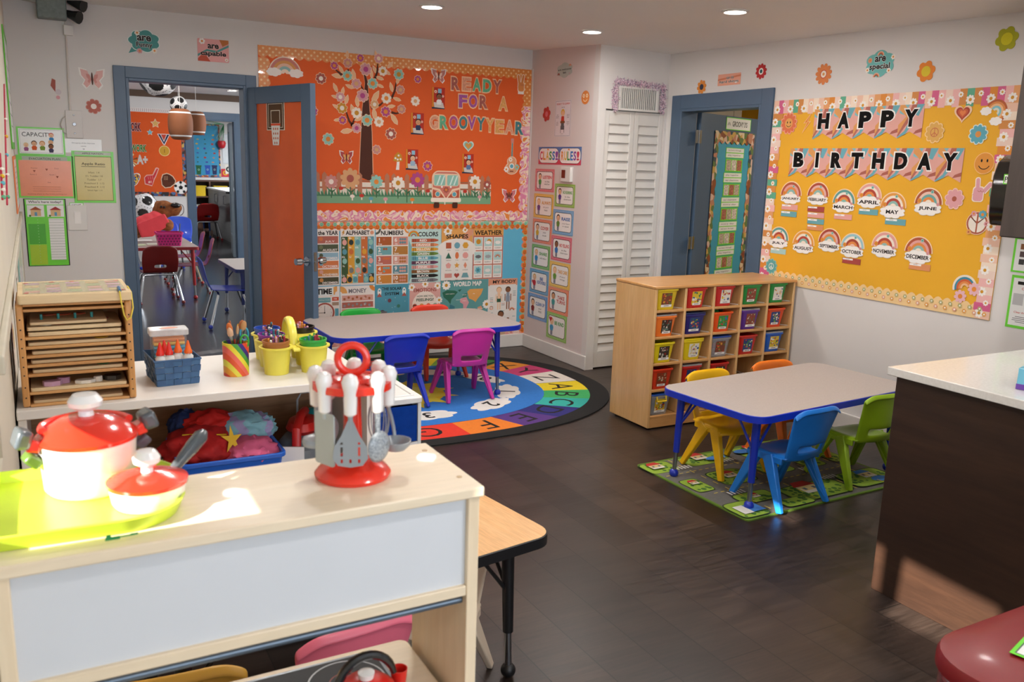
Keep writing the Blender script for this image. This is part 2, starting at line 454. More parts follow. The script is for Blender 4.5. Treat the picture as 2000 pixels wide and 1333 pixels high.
mb = MB(); mb.box((XP, YL, 0), (3.86, YL+0.07, HT)); mb.box((4.425, YL, 0), (XR, YL+0.07, HT)); mb.box((3.86, YL, 2.04), (4.425, YL+0.07, HT))
mb.box((3.86, YL+0.06, 0), (4.425, YL+0.08, 2.04))
struct('wall_closet_front', mb, PAINT, 'white closet front above the louvered doors', 'wall')
# left wall with a window opening beside the camera, out of frame
WY0, WY1, WZ0, WZ1 = 0.2, 1.9, 1.0, 2.0
mb = MB()
mb.box((XL-0.12, -2.4, 0), (XL, WY0, HT)); mb.box((XL-0.12, WY1, 0), (XL, YB+0.12, HT)); mb.box((XL-0.12, WY0, 0), (XL, WY1, WZ0)); mb.box((XL-0.12, WY0, WZ1), (XL, WY1, HT))
struct('wall_left', mb, M('#d8d2c2', 0.6, var=0.03, nscale=4), 'cream left wall seen edge on', 'wall')
mb = MB(); mb.box((XL-0.12, -2.32, 0), (0.0, -2.2, HT)); mb.box((3.2, -2.32, 0), (4.57, -2.2, HT)); mb.box((0.0, -2.32, 0), (3.2, -2.2, 0.8)); mb.box((0.0, -2.32, 2.3), (3.2, -2.2, HT))
struct('wall_front', mb, PAINT, 'wall with wide window behind the viewer', 'wall')
mb = MB(); mb.box((XL, 1.95, 1.155), (XL+0.016, YB-0.002, 1.195)); struct('trim_1', mb, M('#cfc9b8', 0.5), 'cream ledge strip along the left wall', 'trim', bevel=0.004)
mb = MB(); mb.box((3.815-0.035, YB-0.03, 1.13), (3.785, YB, 2.40)); struct('trim_2', mb, TRIM, 'white upright strip at the right edge of the orange board', 'trim')
def baseb(name, lo, hi, label):
    mb = MB(); mb.box(lo, hi); return struct(name, mb, TRIM, label, 'baseboard', bevel=0.006)
baseb('baseboard_back', (1.48, YB-0.016, 0), (XP-0.001, YB-0.0005, 0.115), 'white baseboard under the poster board')
baseb('baseboard_closet', (XP-0.016, YL-0.012, 0), (XP-0.0005, YB-0.018, 0.115), 'white baseboard along the class rules wall')
baseb('baseboard_right', (XR-0.016, 1.0, 0), (XR-0.0005, 4.45, 0.115), 'white baseboard along the right wall')

# added unseen board in the left window, its openings cut to shape sun patches
def to_sun_mask(P, x=XL-0.06):
    t = (P.x-x)/SUN_DIR.x; q = P-SUN_DIR*t; return (q.y, q.z)
def holes():
    A = [to_sun_mask(at(px, py, 0, 2.8)) for px, py in ((1766, 1092), (1950, 1188), (1990, 1330), (1745, 1205))]
    B = [to_sun_mask(at(px, py, 0, 2.8)) for px, py in ((1704, 1060), (1728, 1070), (1716, 1160), (1696, 1150))]
    Cc = [to_sun_mask(Vector(p)) for p in ((2.90, 2.80, 0.10), (2.90, 2.62, 0.10), (3.10, 2.66, -0.06), (3.10, 2.78, -0.06))]
    D = [to_sun_mask(Vector(p)) for p in ((-0.06, 1.20, 1.10), (-0.06, 1.47, 1.10), (0.24, 1.52, 1.10), (0.24, 1.20, 1.10))]
    return [A, B, Cc, D]
cu = bpy.data.curves.new('sun_mask_outline', 'CURVE'); cu.dimensions = '2D'; cu.fill_mode = 'BOTH'; cu.extrude = 0.003
for pts in [[(WY0-0.05, WZ0-0.05), (WY1+0.05, WZ0-0.05), (WY1+0.05, WZ1+0.05), (WY0-0.05, WZ1+0.05)]]+holes():
    sp = cu.splines.new('POLY'); sp.points.add(len(pts)-1); sp.use_cyclic_u = True
    for p, (a, b) in zip(sp.points, pts): p.co = (a, b, 0, 1)
tmp = bpy.data.objects.new('sun_mask_outline', cu); COL.objects.link(tmp)
me = bpy.data.meshes.new_from_object(tmp.evaluated_get(bpy.context.evaluated_depsgraph_get()))
bpy.data.objects.remove(tmp)
me.materials.clear(); me.materials.append(M('#c9c2b4', 0.8))
bl = bpy.data.objects.new('sun_mask', me); COL.objects.link(bl)
bl.matrix_world = frame((XL-0.06, 0, 0), (0, 1, 0), (0, 0, 1))
tag(bl, 'papered side window with gaps beside the viewer', 'window', None, 'structure')
w2 = MB()
for x in (0.0, 1.03, 2.12, 3.14): w2.box((x, -2.29, 0.8), (x+0.06, -2.23, 2.3))
for z in (0.8, 2.24): w2.box((0.0, -2.29, z), (3.2, -2.23, z+0.06))
struct('window_2', w2, TRIM, 'wide framed window behind the viewer', 'window')

# ---------------------------------------------------------------- doors
def casing(name, wall_axis, a0, a1, top, w, face, depth, label):
    """three casing boards around an opening plus the jamb lining"""
    mb = MB(); g = 0.018
    def bx(u0, u1, z0, z1, d0, d1):
        if wall_axis == 'x': mb.box((u0, face+d0, z0), (u1, face+d1, z1))
        else: mb.box((face+d0, u0, z0), (face+d1, u1, z1))
    for d0, d1 in ((-g, 0.0), (depth, depth+g)):
        bx(a0-w, a0, 0, top+w, d0, d1); bx(a1, a1+w, 0, top+w, d0, d1); bx(a0, a1, top, top+w, d0, d1)
    bx(a0, a0+0.02, 0, top, -g, depth+g); bx(a1-0.02, a1, 0, top, -g, depth+g); bx(a0+0.02, a1-0.02, top-0.02, top, -g, depth+g)
    return struct(name, mb, BLUE_P, label, 'door frame', bevel=0.003)
casing('trim_3', 'x', 0.60, 1.40, 2.10, 0.075, YB, 0.12, 'blue door frame around the left doorway')
casing('trim_4', 'y', 4.56, 5.42, 2.06, 0.105, XR, 0.12, 'blue door frame beside the birthday board')
def lever(mb, o, n, t, mi=0):
    o = Vector(o); n = Vector(n); t = Vector(t)
    mb.tube([o, o+n*0.012], 0.032, mi, 16); mb.tube([o+n*0.012, o+n*0.05], 0.012, mi, 10); mb.tube([o+n*0.045, o+n*0.06, o+n*0.095], [0.018, 0.027, 0.023], mi, 16)
# left door, swung into the classroom
d1 = thing('door_1', 'open blue door with an orange covered glass panel', 'door', (1.405, 6.585, 0), 0, None, 'structure')
d1.rotation_euler = (0, 0, math.atan2(-0.958, 0.2875))
DW, DH, DT = 0.82, 2.085, 0.042          # local x along the leaf, +y right side (hidden), visible side is -y
mb = MB()
mb.box((0.0, 0, 0.015), (0.105, DT, DH)); mb.box((DW-0.115, 0, 0.015), (DW, DT, DH)); mb.box((0.105, 0, DH-0.115), (DW-0.115, DT, DH)); mb.box((0.105, 0, 0.015), (DW-0.115, DT, 0.24))
mb.build('door_frame', BLUE_P, d1, bevel=0.003, smooth=0)
mb = MB(); mb.box((0.105, 0.012, 0.24), (DW-0.115, DT-0.012, DH-0.115))
mb.build('orange_panel', M('#d95c20', 0.3, var=0.10, nscale=3, coat=0.03, spec=0.15), d1, smooth=0)
mb = MB(); o_ = (DW-0.155+0.0, 0, 0.905)
lever(mb, (DW-0.06, 0, 0.905), (0, -1, 0), (1, 0, 0)); lever(mb, (DW-0.06, DT, 0.905), (0, 1, 0), (1, 0, 0))
mb.build('door_knob', CHROME, d1)
mb = MB(); mb.box((DW-0.001, 0.009, 0.84), (DW+0.0015, DT-0.009, 0.97)); mb.tube([(DW, DT/2, 0.905), (DW+0.012, DT/2, 0.905)], 0.008); mb.build('latch_plate', STEEL, d1)
LEAF1 = lambda s, z, gap=0.001: frame(d1_pt(s, z, gap), (0.2875, -0.958, 0), (0, 0, 1))
def d1_pt(s, z, gap): return Vector((1.405+0.2875*s-0.958*gap, 6.585-0.958*s-0.2875*gap, z))
bb = Flat(0.245, 0.32); bb.w = .15
bb.rect(0, 0.17, 0.52, 0.62, paper('#e9dfca'), base=0.002); bb.rect(0, 0.17, 0.49, 0.59, paper('#5a3c1e')); bb.rect(0, 0.17, 0.42, 0.51, paper('#e9dfca')); bb.rect(0, 0.17, 0.40, 0.49, paper('#5a3c1e'))
bb.rect(0, 0.14, 0.27, 0.29, paper('#e9dfca')); bb.rect(0, 0.14, 0.24, 0.26, paper('#5a3c1e')); bb.rect(0, -0.02, 0.28, 0.05, paper('#e0502a'))
bb.poly([(-0.13, -0.04), (0.13, -0.04), (0.09, -0.46), (-0.09, -0.46)], paper('#e6e2dc'))
for r_ in range(4):
    for c_ in range(3-(r_ == 3)): bb.poly([(x*0.02+(-0.06+0.06*c_+0.03*(r_ == 3)), y*0.035-0.11-0.1*r_) for x, y in ((0, 1), (1, 0), (0, -1), (-1, 0))], paper('#c2603a'))
bb.V = [(x*1.42, y, z) for x, y, z in bb.V]
bb.build('basketball_hoop_cutout', LEAF1(0.362, 1.83, -0.0105), 'paper basketball hoop cutout on the orange door panel', 'cutout')
# right door, swung into the far room
d2 = thing('door_2', 'blue inner door with a teal display panel, ajar beyond the right frame', 'door', (4.605, 5.385, 0), 0, None, 'structure')
d2.rotation_euler = (0, 0, math.atan2(0.3035, 0.9528))
mb = MB(); mb.box((0.02, 0, 0.015), (0.98, 0.042, 2.045)); mb.build('door_panel', BLUE_P, d2, bevel=0.003, smooth=0)
mb = MB()
for z in (1.86, 1.03, 0.25):
    mb.box((-0.005, -0.004, z-0.05), (0.035, 0.0, z+0.05)); mb.box((-0.04, -0.003, z-0.05), (-0.004, 0.001, z+0.05)); mb.tube([(0, -0.006, z-0.05), (0, -0.006, z+0.05)], 0.007)
mb.build('hinge', STEEL, d2)
mb = MB(); lever(mb, (0.93, 0, 0.9), (0, -1, 0), (1, 0, 0)); mb.build('door_knob', CHROME, d2)
def L2(s, z, gap=0.0015):
    u = Vector((0.9528, 0.3035, 0)); n = Vector((0.3035, -0.9528, 0)); return frame(Vector((4.605, 5.385, z))+u*s+n*gap, u, (0, 0, 1))
# far side of the right doorway: a yellow wall
mb = MB(); mb.box((4.57, 3.2, -0.1), (8.0, 7.6, 0)); struct('floor_side_room', mb, FLOOR, 'dark floor of the room behind the right doorway', 'floor')
mb = MB(); mb.box((8.0, 3.2, 0), (8.1, 7.6, HT)); mb.box((4.57, 7.6, 0), (8.1, 7.7, HT)); mb.box((4.57, 3.1, 0), (8.1, 3.2, HT)); struct('wall_side_room', mb, M('#d9b23a', 0.7, var=0.05), 'yellow wall of the room behind the right doorway', 'wall')
mb = MB(); mb.box((4.57, 3.1, 2.6), (8.1, 7.7, 2.7)); struct('ceiling_side_room', mb, CEIL, 'ceiling of the room behind the right doorway', 'ceiling')
light('side_room_light', 'AREA', (6.2, 4.6, 2.5), 30, (1, 0.95, 0.88), (0, 0, -1), shape='DISK', size=0.4)

# ---------------------------------------------------------------- recessed lights
for k, (x, y) in enumerate(LAMP_XY):
    z = ceil_z(x, y)
    lbl = ['recessed ceiling light nearest the orange board', 'recessed ceiling light in front of the closet corner', 'recessed ceiling light above the cubby shelf and right table'][k] if k < 3 else None
    t = thing('ceiling_light', lbl or 'recessed ceiling light out of view overhead', 'light', (x, y, z-0.001), 0, 'recessed ceiling lights')
    mb = MB(); mb.lathe([(0.058, -0.001), (0.075, -0.001), (0.078, -0.006), (0.062, -0.009), (0.058, -0.001)]); mb.build('light_trim', TRIM, t)
    mb = MB(); mb.lathe([(0.0, -0.003), (0.0585, -0.003), (0.0585, -0.001), (0, -0.001)]); mb.build('diffuser', emitter('lamp_glow', (1.0, 0.95, 0.88), 14), t)
    light('lamp', 'AREA', (x, y, z-0.02), LAMP_W, LAMP_COL, (0, 0, -1), shape='DISK', size=0.12)

# ---------------------------------------------------------------- closet: louvered doors, vent, garland
def louver(x0, x1, label):
    t = thing('louvered_closet_door', label, 'closet door', ((x0+x1)/2, YL+0.012, 0.01), 0, 'louvered closet doors')
    w = (x1-x0)/2; H = 2.02
    for sx in (-1, 1):
        mb = MB(); mb.box((sx*w-0.04*(sx > 0), 0, 0), (sx*w+0.04*(sx < 0), 0.03, H)); mb.build('stile', TRIM, t, bevel=0.003, smooth=0)
    for z0, z1 in ((0, 0.13), (H-0.10, H)):
        mb = MB(); mb.box((-w+0.04, 0.002, z0), (w-0.04, 0.028, z1)); mb.build('rail', TRIM, t, bevel=0.003, smooth=0)
    mb = MB(); n = 26
    for i in range(n):
        z = 0.13+(H-0.23)*i/n; hh = (H-0.23)/n
        mb.bar((0, 0.004, z), (0, 0.024, z+hh*1.12), (2*w-0.08, 0.006), (2*w-0.08, 0.006), side=(1, 0, 0))
    mb.build('louver_slats', TRIM, t, smooth=0)
louver(3.865, 4.143, 'left white louvered closet door'); louver(4.146, 4.422, 'right white louvered closet door')
t = thing('air_vent', 'white air vent grille above the louvered closet doors', 'vent', (4.155, YL-0.001, 2.125))
mb = MB()
for x0, z0, x1, z1 in ((-0.19, -0.09, 0.19, -0.075), (-0.19, 0.075, 0.19, 0.09), (-0.19, -0.075, -0.17, 0.075), (0.17, -0.075, 0.19, 0.075)): mb.box((x0, -0.014, z0), (x1, 0.0, z1))
mb.build('vent_frame', TRIM, t, smooth=0)
mb = MB(); mb.box((-0.17, -0.003, -0.075), (0.17, 0, 0.075)); mb.build('vent_back', M('#4c4c50', 0.8), t, smooth=0)
mb = MB()
for i in range(19): mb.box((-0.165+i*0.0183, -0.012, -0.075), (-0.158+i*0.0183, -0.003, 0.075))
mb.build('vent_fins', TRIM, t, smooth=0)
GARL = patterned('pink_foil', 'cells', ['#e8c9d6', '#b9a3b8', '#f6e6ee', '#d5a9bd', '#8e7f93'], 130, 0.22, coat=0.6)
mb = MB(); rr = random.Random(3)
path = [(3.93, 2.035+0.0)]+[(3.93, 2.03+0.02*i) for i in range(1, 11)]+[(3.93+0.02*i, 2.245-0.0008*i) for i in range(1, 23)]+[(4.385, 2.23-0.02*i) for i in range(0, 10)]
for (x, z) in path:
    for k in range(26):
        a = rr.uniform(0, 2*PI); L = rr.uniform(0.012, 0.034); th = rr.uniform(-0.5, 0.5)
        p = Vector((x+rr.uniform(-0.012, 0.012), YL-0.014+rr.uniform(-0.008, 0.006), z+rr.uniform(-0.012, 0.012))); q = p+Vector((math.cos(a)*L, -0.004*rr.random(), math.sin(a)*L)); s_ = Vector((-math.sin(a), th, math.cos(a)))*0.0022
        vs = [mb.bm.verts.new(c) for c in (p-s_, q-s_, q+s_, p+s_)]; mb.bm.faces.new(vs)
o = mb.build('tinsel_garland', GARL, smooth=0); tag(o, 'shiny pink tinsel garland framing the air vent', 'garland')
# ================================================================ back wall: signs left of the doorway
C_ = dict(magenta='#b14a86', pink='#d59aa0', dusty='#c98b84', aqua='#8fc4b6', white='#eee6da', mustard='#c98f2a', tan='#d9a878', rose='#a8584c', orange='#df8a3a', peach='#eec394', green='#5fae86', teal='#3f7d84', purple='#a04c9a', ochre='#e0a35a', salmon='#dd9a7a', red='#c23a2c', blue='#5fa6b8', cream='#f3e2c6', brown='#5a2e1c')
K = {k: paper(v) for k, v in C_.items()}
LIME = glossy('#6fd63a')
def bubble(main, t1, t2, deco):
    def d(f):
        a = f.a
        f.poly([(-a*.38, -.25), (-a*.48, -.5), (-a*.15, -.36)], paper(main), 0.0012); f.z = 0
        f.cloud(0, 0.03, a, .94, paper('#dfeae6'), 0.0014); f.cloud(0, 0.03, a*.95, .88, paper(main))
        for x, y, c in deco: f.flower(x*a, y, .11, K[c], K['orange'], 6)
        f.text(t1, 0, .13, .22, INK, 0.03, outline=WHITE, oo=0.03); f.text(t2, 0, -.15, .25, INK, 0.03, outline=WHITE, oo=0.03)
    return d
stk('speech_bubble_sign', W_BACK, (249, 57, 314, 106), 'teal speech bubble sign reading are funny above the left doorway', 'sign', bubble('#4f9490', 'are', 'Funny', [(-.2, .33, 'white'), (.3, -.33, 'white'), (-.15, -.38, 'pink')]))
def cap(f):
    a = f.a; f.rect(0, 0, a, 1, paper('#e2a3a0'), .06, 0.0012)
    f.poly([(-a*.5, -.2), (-a*.2, .05), (a*.1, .0), (a*.5, .3), (a*.5, .2), (a*.1, -.1), (-a*.2, -.05), (-a*.5, -.3)], paper('#5b9a94'))
    f.poly([(-a*.5, -.4), (-a*.3, -.1), (-a*.1, -.5), (-a*.5, -.5)], paper('#c2553e')); f.poly([(a*.2, .5), (a*.3, .2), (a*.5, .35), (a*.5, .5)], paper('#c2753e'))
    f.flower(-a*.35, .38, .14, WHITE, K['orange'], 6); f.flower(a*.42, -.38, .08, WHITE, K['orange'], 6)
    f.text('are', 0, .18, .2, INK, 0.03, outline=paper('#e8c3be'), oo=0.03); f.text('capable', 0, -.16, .27, INK, 0.03, width=a*.82, outline=paper('#e8c3be'), oo=0.03)
stk('motto_card', W_BACK, (386, 77, 447, 121), 'pink swirled card reading are capable above the left doorway', 'sign', cap)
def butterfly(c1, c2):
    def d(f):
        a = f.a
        for k, (m, sc, base) in enumerate(((WHITE, 1.0, .0012), (paper(c1), .86, 0), (paper(c2), .45, 0))):
            for s in (-1, 1):
                f.z = (0 if k == 0 else f.z)
                f.poly([(s*a*.03, -.05), (s*a*.2*sc+.0, .42*sc), (s*a*.5*sc, .5*sc), (s*a*.46*sc, .15*sc), (s*a*.3*sc, -.08*sc), (s*a*.4*sc, -.3*sc), (s*a*.26*sc, -.5*sc), (s*a*.08, -.3*sc)], m, base)
        f.disc(0, 0, a*.035, paper('#5a3a30'), .3)
    return d
stk('paper_butterfly', W_BACK, (154, 133, 206, 175), 'pale pink paper butterfly left of the doorway', 'butterfly', butterfly('#e0b1ac', '#cf8f88'))
def fold(f):
    a = f.a; f.poly([(-a*.3, .5), (a*.1, .42), (a*.45, .2), (a*.5, -.25), (a*.2, -.5), (-a*.15, -.35), (-a*.1, 0), (-a*.5, .15)], paper('#dcd6d2'), .0014)
    f.poly([(-a*.3, .46), (-a*.02, .4), (-a*.05, .1), (-a*.1, -.1), (-a*.45, .16)], K['rose']); f.disc(a*.15, -.1, .12, paper('#cfc3c8')); f.disc(a*.1, -.33, .08, K['pink'])
stk('folded_butterfly_cutout', W_BACK, (98, 152, 122, 198), 'folded red and silver cutout left of the pale butterfly', 'cutout', fold)
def flw(c, cc, n=8, outline=None, rc=.36):
    def d(f): f.flower(0, 0, .5, paper(c), paper(cc), n, paper(outline) if outline else None, 0.0013, rc=rc)
    return d
stk('paper_flower', W_BACK, (167, 193, 199, 223), 'dusty pink paper flower with white centre under the pale butterfly', 'flower', flw('#b9695c', '#efe6df', 8, '#c98a80'))
# emergency light, raceway, plate, switch
t = thing('emergency_light', 'grey emergency light box with black lamp high in the left corner', 'light', W_BACK.hit(100, 16))
mb = MB(); mb.box((-.085, -.10, -.075), (.085, -.001, .09)); mb.build('housing', M('#7d8784', 0.6, var=0.15, nscale=40), t, bevel=.008)
for x, z in ((.14, -.045), (.17, .03)):
    mb = MB(); mb.tube([(x-.07, -.06, z+.02), (x-.02, -.09, z), (x+.015, -.115, z-.012)], [.018, .03, .042]); mb.build('lamp_head', BLACK, t)
mb = MB(); mb.tube([(-.085, -.05, .03), (-.25, -.05, .05), (-.255, -.03, .05)], .016); mb.build('conduit', M('#a9a49c', .5), t)
def wpts(pts, off=0.012): return [tuple(W_BACK.hit(*p)+Vector((0, -off, 0))) for p in pts]
t = thing('cable_raceway', 'white surface cable running down beside the corner to a blank plate', 'cable', W_BACK.hit(130, 60))
t.location = (0, 0, 0)
mb = MB(); mb.tube(wpts([(127, 38), (128, 55), (129, 70), (131, 110), (134, 170), (137, 222)], .006), .006, n=8); mb.build('cable', M('#cfc8c0', .5), t)
mb = MB(); mb.tube(wpts([(136, 222), (122, 232), (118, 244), (124, 258), (134, 264), (158, 263)], .006), .004, n=6); mb.build('cable_loop', M('#b9b2aa', .5), t)
mb = MB(); p = W_BACK.hit(133, 59); mb.box(p+Vector((-.028, -.03, -.035)), p+Vector((.028, -.001, .03))); mb.build('junction_box', TRIM, t, bevel=.004)
mb = MB(); p = W_BACK.hit(145, 243); mb.box(p+Vector((-.05, -.012, -.09)), p+Vector((.05, -.001, .09))); mb.tube([p+Vector((0, -.012, .06)), p+Vector((0, -.016, .06))], .006, 1, 8); mb.tube([p+Vector((0, -.012, -.06)), p+Vector((0, -.016, -.06))], .006, 1, 8); mb.tube([p+Vector((0, -.012, 0)), p+Vector((0, -.018, 0))], .012, 1, 8); mb.build('blank_plate', [PAINT, STEEL], t, bevel=.003)
SHEET = M('#e9e9e6', 0.28, var=0.02, coat=0.4)
def green_sign(draw, bw=.03):
    def d(f):
        f.rect(0, 0, f.a, 1, LIME, 0, .0015); draw(f)
    return d
SKIN = [paper(h) for h in ('#e9b994', '#8a5a3c', '#d9a276', '#f0c8a4')]
def kid(f, x, y, s, skin, hair, shirt, pants=None):
    """small printed figure: s = height of the figure"""
    if pants: f.rect(x-.06*s, y-.36*s, .09*s, .3*s, paper(pants)); f.rect(x+.06*s, y-.36*s, .09*s, .3*s, paper(pants))
    f.poly([(x-.15*s, y-.25*s), (x-.2*s, y-.02*s), (x-.09*s, y+.1*s), (x+.09*s, y+.1*s), (x+.2*s, y-.02*s), (x+.15*s, y-.25*s)], paper(shirt))
    f.disc(x, y+.29*s, .21*s, paper(hair), n=14); f.disc(x, y+.25*s, .175*s, skin, n=14)
    for q in (-1, 1): f.disc(x+q*.06*s, y+.26*s, .018*s, INK, n=6)
    f.arc(x, y+.22*s, .05*s, .07*s, PI*1.15, PI*1.85, paper('#a8483c'), 6)
def d_cap(f):
    a = f.a; f.rect(0, 0, a*.92, .88, SHEET); f.rect(0, 0, a*.88, .83, paper('#8d8f8c')); f.rect(0, 0, a*.87, .81, SHEET)
    f.text('CAPACITY', -a*.08, .24, .15, paper('#3c3c3c'), .004, width=a*.62)
    for x, y, s, sk, h, sh in ((-.32, -.25, .4, 3, '#e2d3a8', '#a05a8a'), (-.15, -.2, .45, 0, '#5a3a28', '#d8602c'), (.02, -.2, .45, 3, '#c98548', '#7a9a3a'), (.22, .12, .4, 3, '#c9545c', '#3f8ac2'), (.2, -.14, .4, 0, '#d9b27a', '#cf9a4a'), (.2, -.28, .42, 1, '#1f1a18', '#4a4464')): kid(f, x*a, y, s, SKIN[sk], h, sh)
stk('capacity_sign', W_BACK, (33.6, 249, 127, 304), 'green framed capacity sign with cartoon children at the left corner', 'sign', green_sign(d_cap))
def d_note(f):
    a = f.a; f.rect(0, 0, a, 1, SHEET, 0, .001); G = paper('#55555a')
    f.text('Occupancy of this classroom', 0, .2, .12, G, 0, width=a*.62); f.text('capacity', 0, -.02, .1, G); f.text('20', 0, -.22, .1, G)
stk('capacity_note', W_BACK, (127, 272, 199, 299), 'white laminated capacity note between the green signs', 'notice', d_note)
def d_evac(f):
    a = f.a; f.rect(0, .42, a*.8, .1, paper('#b9c4b4')); f.text('EVACUATION PLAN', 0, .42, .05, INK, 0, width=a*.55)
    f.rect(0, -.04, a*.93, .84, M('#e88a5a', .3, var=.05, coat=.4)); G = paper('#9a4a2c')
    f.text('Kitchen', -a*.2, .2, .03, G); f.text('Door', a*.2, .2, .03, G); f.text('Room 2', -a*.22, .05, .03, G); f.text('Room 1', a*.12, .05, .03, G); f.text('Exit', a*.05, -.13, .03, G)
    for x, y in ((-.2, .13), (.02, .17), (.2, 0)): f.poly([(x*a-.03, y+.02), (x*a+.03, y+.02), (x*a, y-.03)], G)
    for i in range(3): f.rect(0, -.24-.05*i, a*.5, .006, G)
    f.text('meeting place is the front parking lot', 0, -.41, .03, G, 0, width=a*.7)
stk('evacuation_plan', W_BACK, (35, 304, 145, 387), 'orange evacuation plan in a green frame under the capacity sign', 'sign', green_sign(d_evac))
def d_ratio(f):
    a = f.a; f.rect(0, .455, a*.86, .06, paper('#c9d2c4')); f.text('APPLE NATION', 0, .455, .03, INK, 0, width=a*.5)
    f.rect(0, -.03, a*.88, .86, paper('#4a5a2a')); f.rect(0, -.03, a*.86, .845, M('#c9b45a', .3, var=.04, coat=.4)); G = paper('#5a4a1a')
    f.text('Apple Ratio', 0, .25, .06, INK, .01, width=a*.56); f.rect(0, .205, a*.58, .008, INK)
    for i, s in enumerate(('Infant  1:4', '2½ Toddler 1:8', 'Toddler  1:7', 'Preschool 3  1:12', 'Preschool 4  1:12', 'School Ager 1:14')): f.text(s, 0, .09-.07*i, .035, G)
stk('ratio_sign', W_BACK, (143, 296, 224.5, 396.5), 'yellow ratio sheet in a green frame beside the doorway', 'sign', green_sign(d_ratio))
def d_who(f):
    a = f.a; f.rect(0, 0, a, 1, INK, 0, .0015); f.rect(0, 0, a*.95, .985, LIME)
    f.rect(0, .45, a*.88, .07, SHEET); f.text("Who's here today?", 0, .45, .045, INK, .012, width=a*.78)
    for x, c in ((-.23, '#a8583a'), (.24, '#a83a3a')):
        f.rect(x*a, .32, a*.4, .17, SHEET); f.rect(x*a, .29, a*.24, .09, paper('#d9b68a')); f.poly([(x*a-a*.15, .335), (x*a, .385), (x*a+a*.15, .335)], paper(c)); f.rect(x*a, .275, a*.06, .055, paper('#5f9ab8')); f.disc(x*a-a*.14, .25, .015, paper('#4a7a3a'))
    f.rect(-.23*a, -.02, a*.4, .3, glossy('#4cae30')); f.rect(-.23*a, -.33, a*.4, .3, glossy('#a8cc2c'))
    f.rect(.24*a, -.1, a*.36, .62, SHEET)
    for i in range(16): f.rect(.24*a, .19-.04*i, a*.36, .004, paper('#8a9a88')); f.disc(-.2*a, .19-.042*i, .006, paper('#9ad08a'), n=8)
stk('attendance_chart', W_BACK, (51, 389, 133, 520), 'tall green chart headed who is here today', 'chart', d_who)
def d_light(f): f.rect(0, 0, f.a, 1, LIME, 0, .001); f.rect(0, 0, f.a*.92, .8, SHEET); f.text('LIGHT', 0, 0, .42, INK, .01)
stk('light_label', W_BACK, (136, 396, 163, 406), 'small light label above the wall switch', 'label', d_light)
t = thing('light_switch', 'white rocker light switch under the light label', 'switch', W_BACK.hit(151.5, 425.5))
mb = MB(); mb.box((-.06, -.007, -.085), (.06, -.001, .085)); mb.build('switch_plate', TRIM, t, bevel=.003)
mb = MB(); mb.bar((0, -.006, -.04), (0, -.01, .04), (.04, .006), (.04, .006)); mb.build('rocker', WHITE, t)
# left wall: things seen almost edge on
for (y0, y1, z0, z1, c, lbl) in ((5.55, 6.4, 1.60, 2.25, '#5fae3a', 'green edged poster on the left wall near the corner'), (5.5, 6.3, 1.25, 1.56, '#d97a4a', 'orange edged poster under the green one on the left wall'), (4.6, 5.4, 0.80, 1.14, '#8fb0a8', 'teal paper below the ledge of the left wall')):
    f = Flat(y1-y0, z1-z0); a = f.a; f.rect(0, 0, a, 1, paper(c), 0, .006); f.rect(0, 0, a*.86, .88, SHEET); f.lines(0, -.3, .3, 7, a*.7, paper('#77777a'))
    f.build('wall_poster', W_LEFT.fr((y0+y1)/2, (z0+z1)/2), lbl, 'poster')
for i, (y, z, lbl) in enumerate(((3.0, 1.05, 'child drawing taped on the left wall nearest the viewer'), (3.6, 0.98, 'child drawing in the middle of the left wall row'), (4.1, 1.0, 'child drawing farthest along the left wall row'))):
    f = Flat(.38, .27); f.rect(0, 0, f.a, 1, paper('#e6e2d8'), 0, .002); f.disc(-.2, .1, .22, paper(['#8a2a2a', '#3a5a8a', '#5a6a2a'][i])); f.disc(.25, -.1, .15, paper('#c9a23a')); f.rect(.1, .25, .5, .05, paper('#3a3a44'))
    f.build('child_drawing', W_LEFT.fr(y, z), lbl, 'drawing', 'drawings on the left wall')
for i, (px0, px1, y0, y1) in enumerate(((8, 14, 165, 400), (0, 5, 300, 390))):
    p0 = at(px0, y0, 0, XL+.012); p1 = at(px1, y1, 0, XL+.012)
    t = thing('bead_string', ['longer red bead string on the left wall', 'shorter red bead string on the left wall'][i], 'bead string', p0)
    mb = MB(); L = p1-p0; mb.tube([(0, 0, 0), L*.5, L], .003, n=6); mb.build('cord', paper('#b02a44'), t)
    for k, c in enumerate(('#e9e2d8', '#e0b62c', '#5fb8c8', '#e9e2d8', '#5fae86')):
        mb = MB(); mb.ball(L*(.35+.15*k)+Vector((.003, 0, 0)), .0065, n=8); mb.build('bead', plastic(c), t)

# ================================================================ orange board
x0, z1b = W_BACK.uv(503, 87); x1, z0b = 3.785, 1.125
z1b = 2.393
BW, BH = x1-x0, z1b-z0b
ORANGE = M('#e2622a', 0.62, var=0.035, nscale=2.2, spec=.25)
f = Flat(BW, BH); a = f.a; f.rect(0, 0, a, 1, ORANGE, 0, .004)
OB = f.build('orange_bulletin_board', W_BACK.fr((x0+x1)/2, (z0b+z1b)/2), 'large orange bulletin board reading ready for a groovy year', 'bulletin board')
def scallop(w, h, n, inner, m, name, label_mats, horizontal=True, flip=1, wave=.22):
    """border strip: straight outer edge, scalloped inner edge; local origin at centre"""
    f = Flat(w if horizontal else h, h if horizontal else w, unit=1.0)
    pts = [(-w/2, flip*h/2), (w/2, flip*h/2)]
    k = n*6
    for i in range(k+1):
        t = i/k; pts.append((w/2-w*t, -flip*h/2+flip*h*wave*(1-abs(math.sin(PI*n*t)))))
    if not horizontal: pts = [(y, x) for x, y in pts]
    f.poly(pts, m, .0012); return f
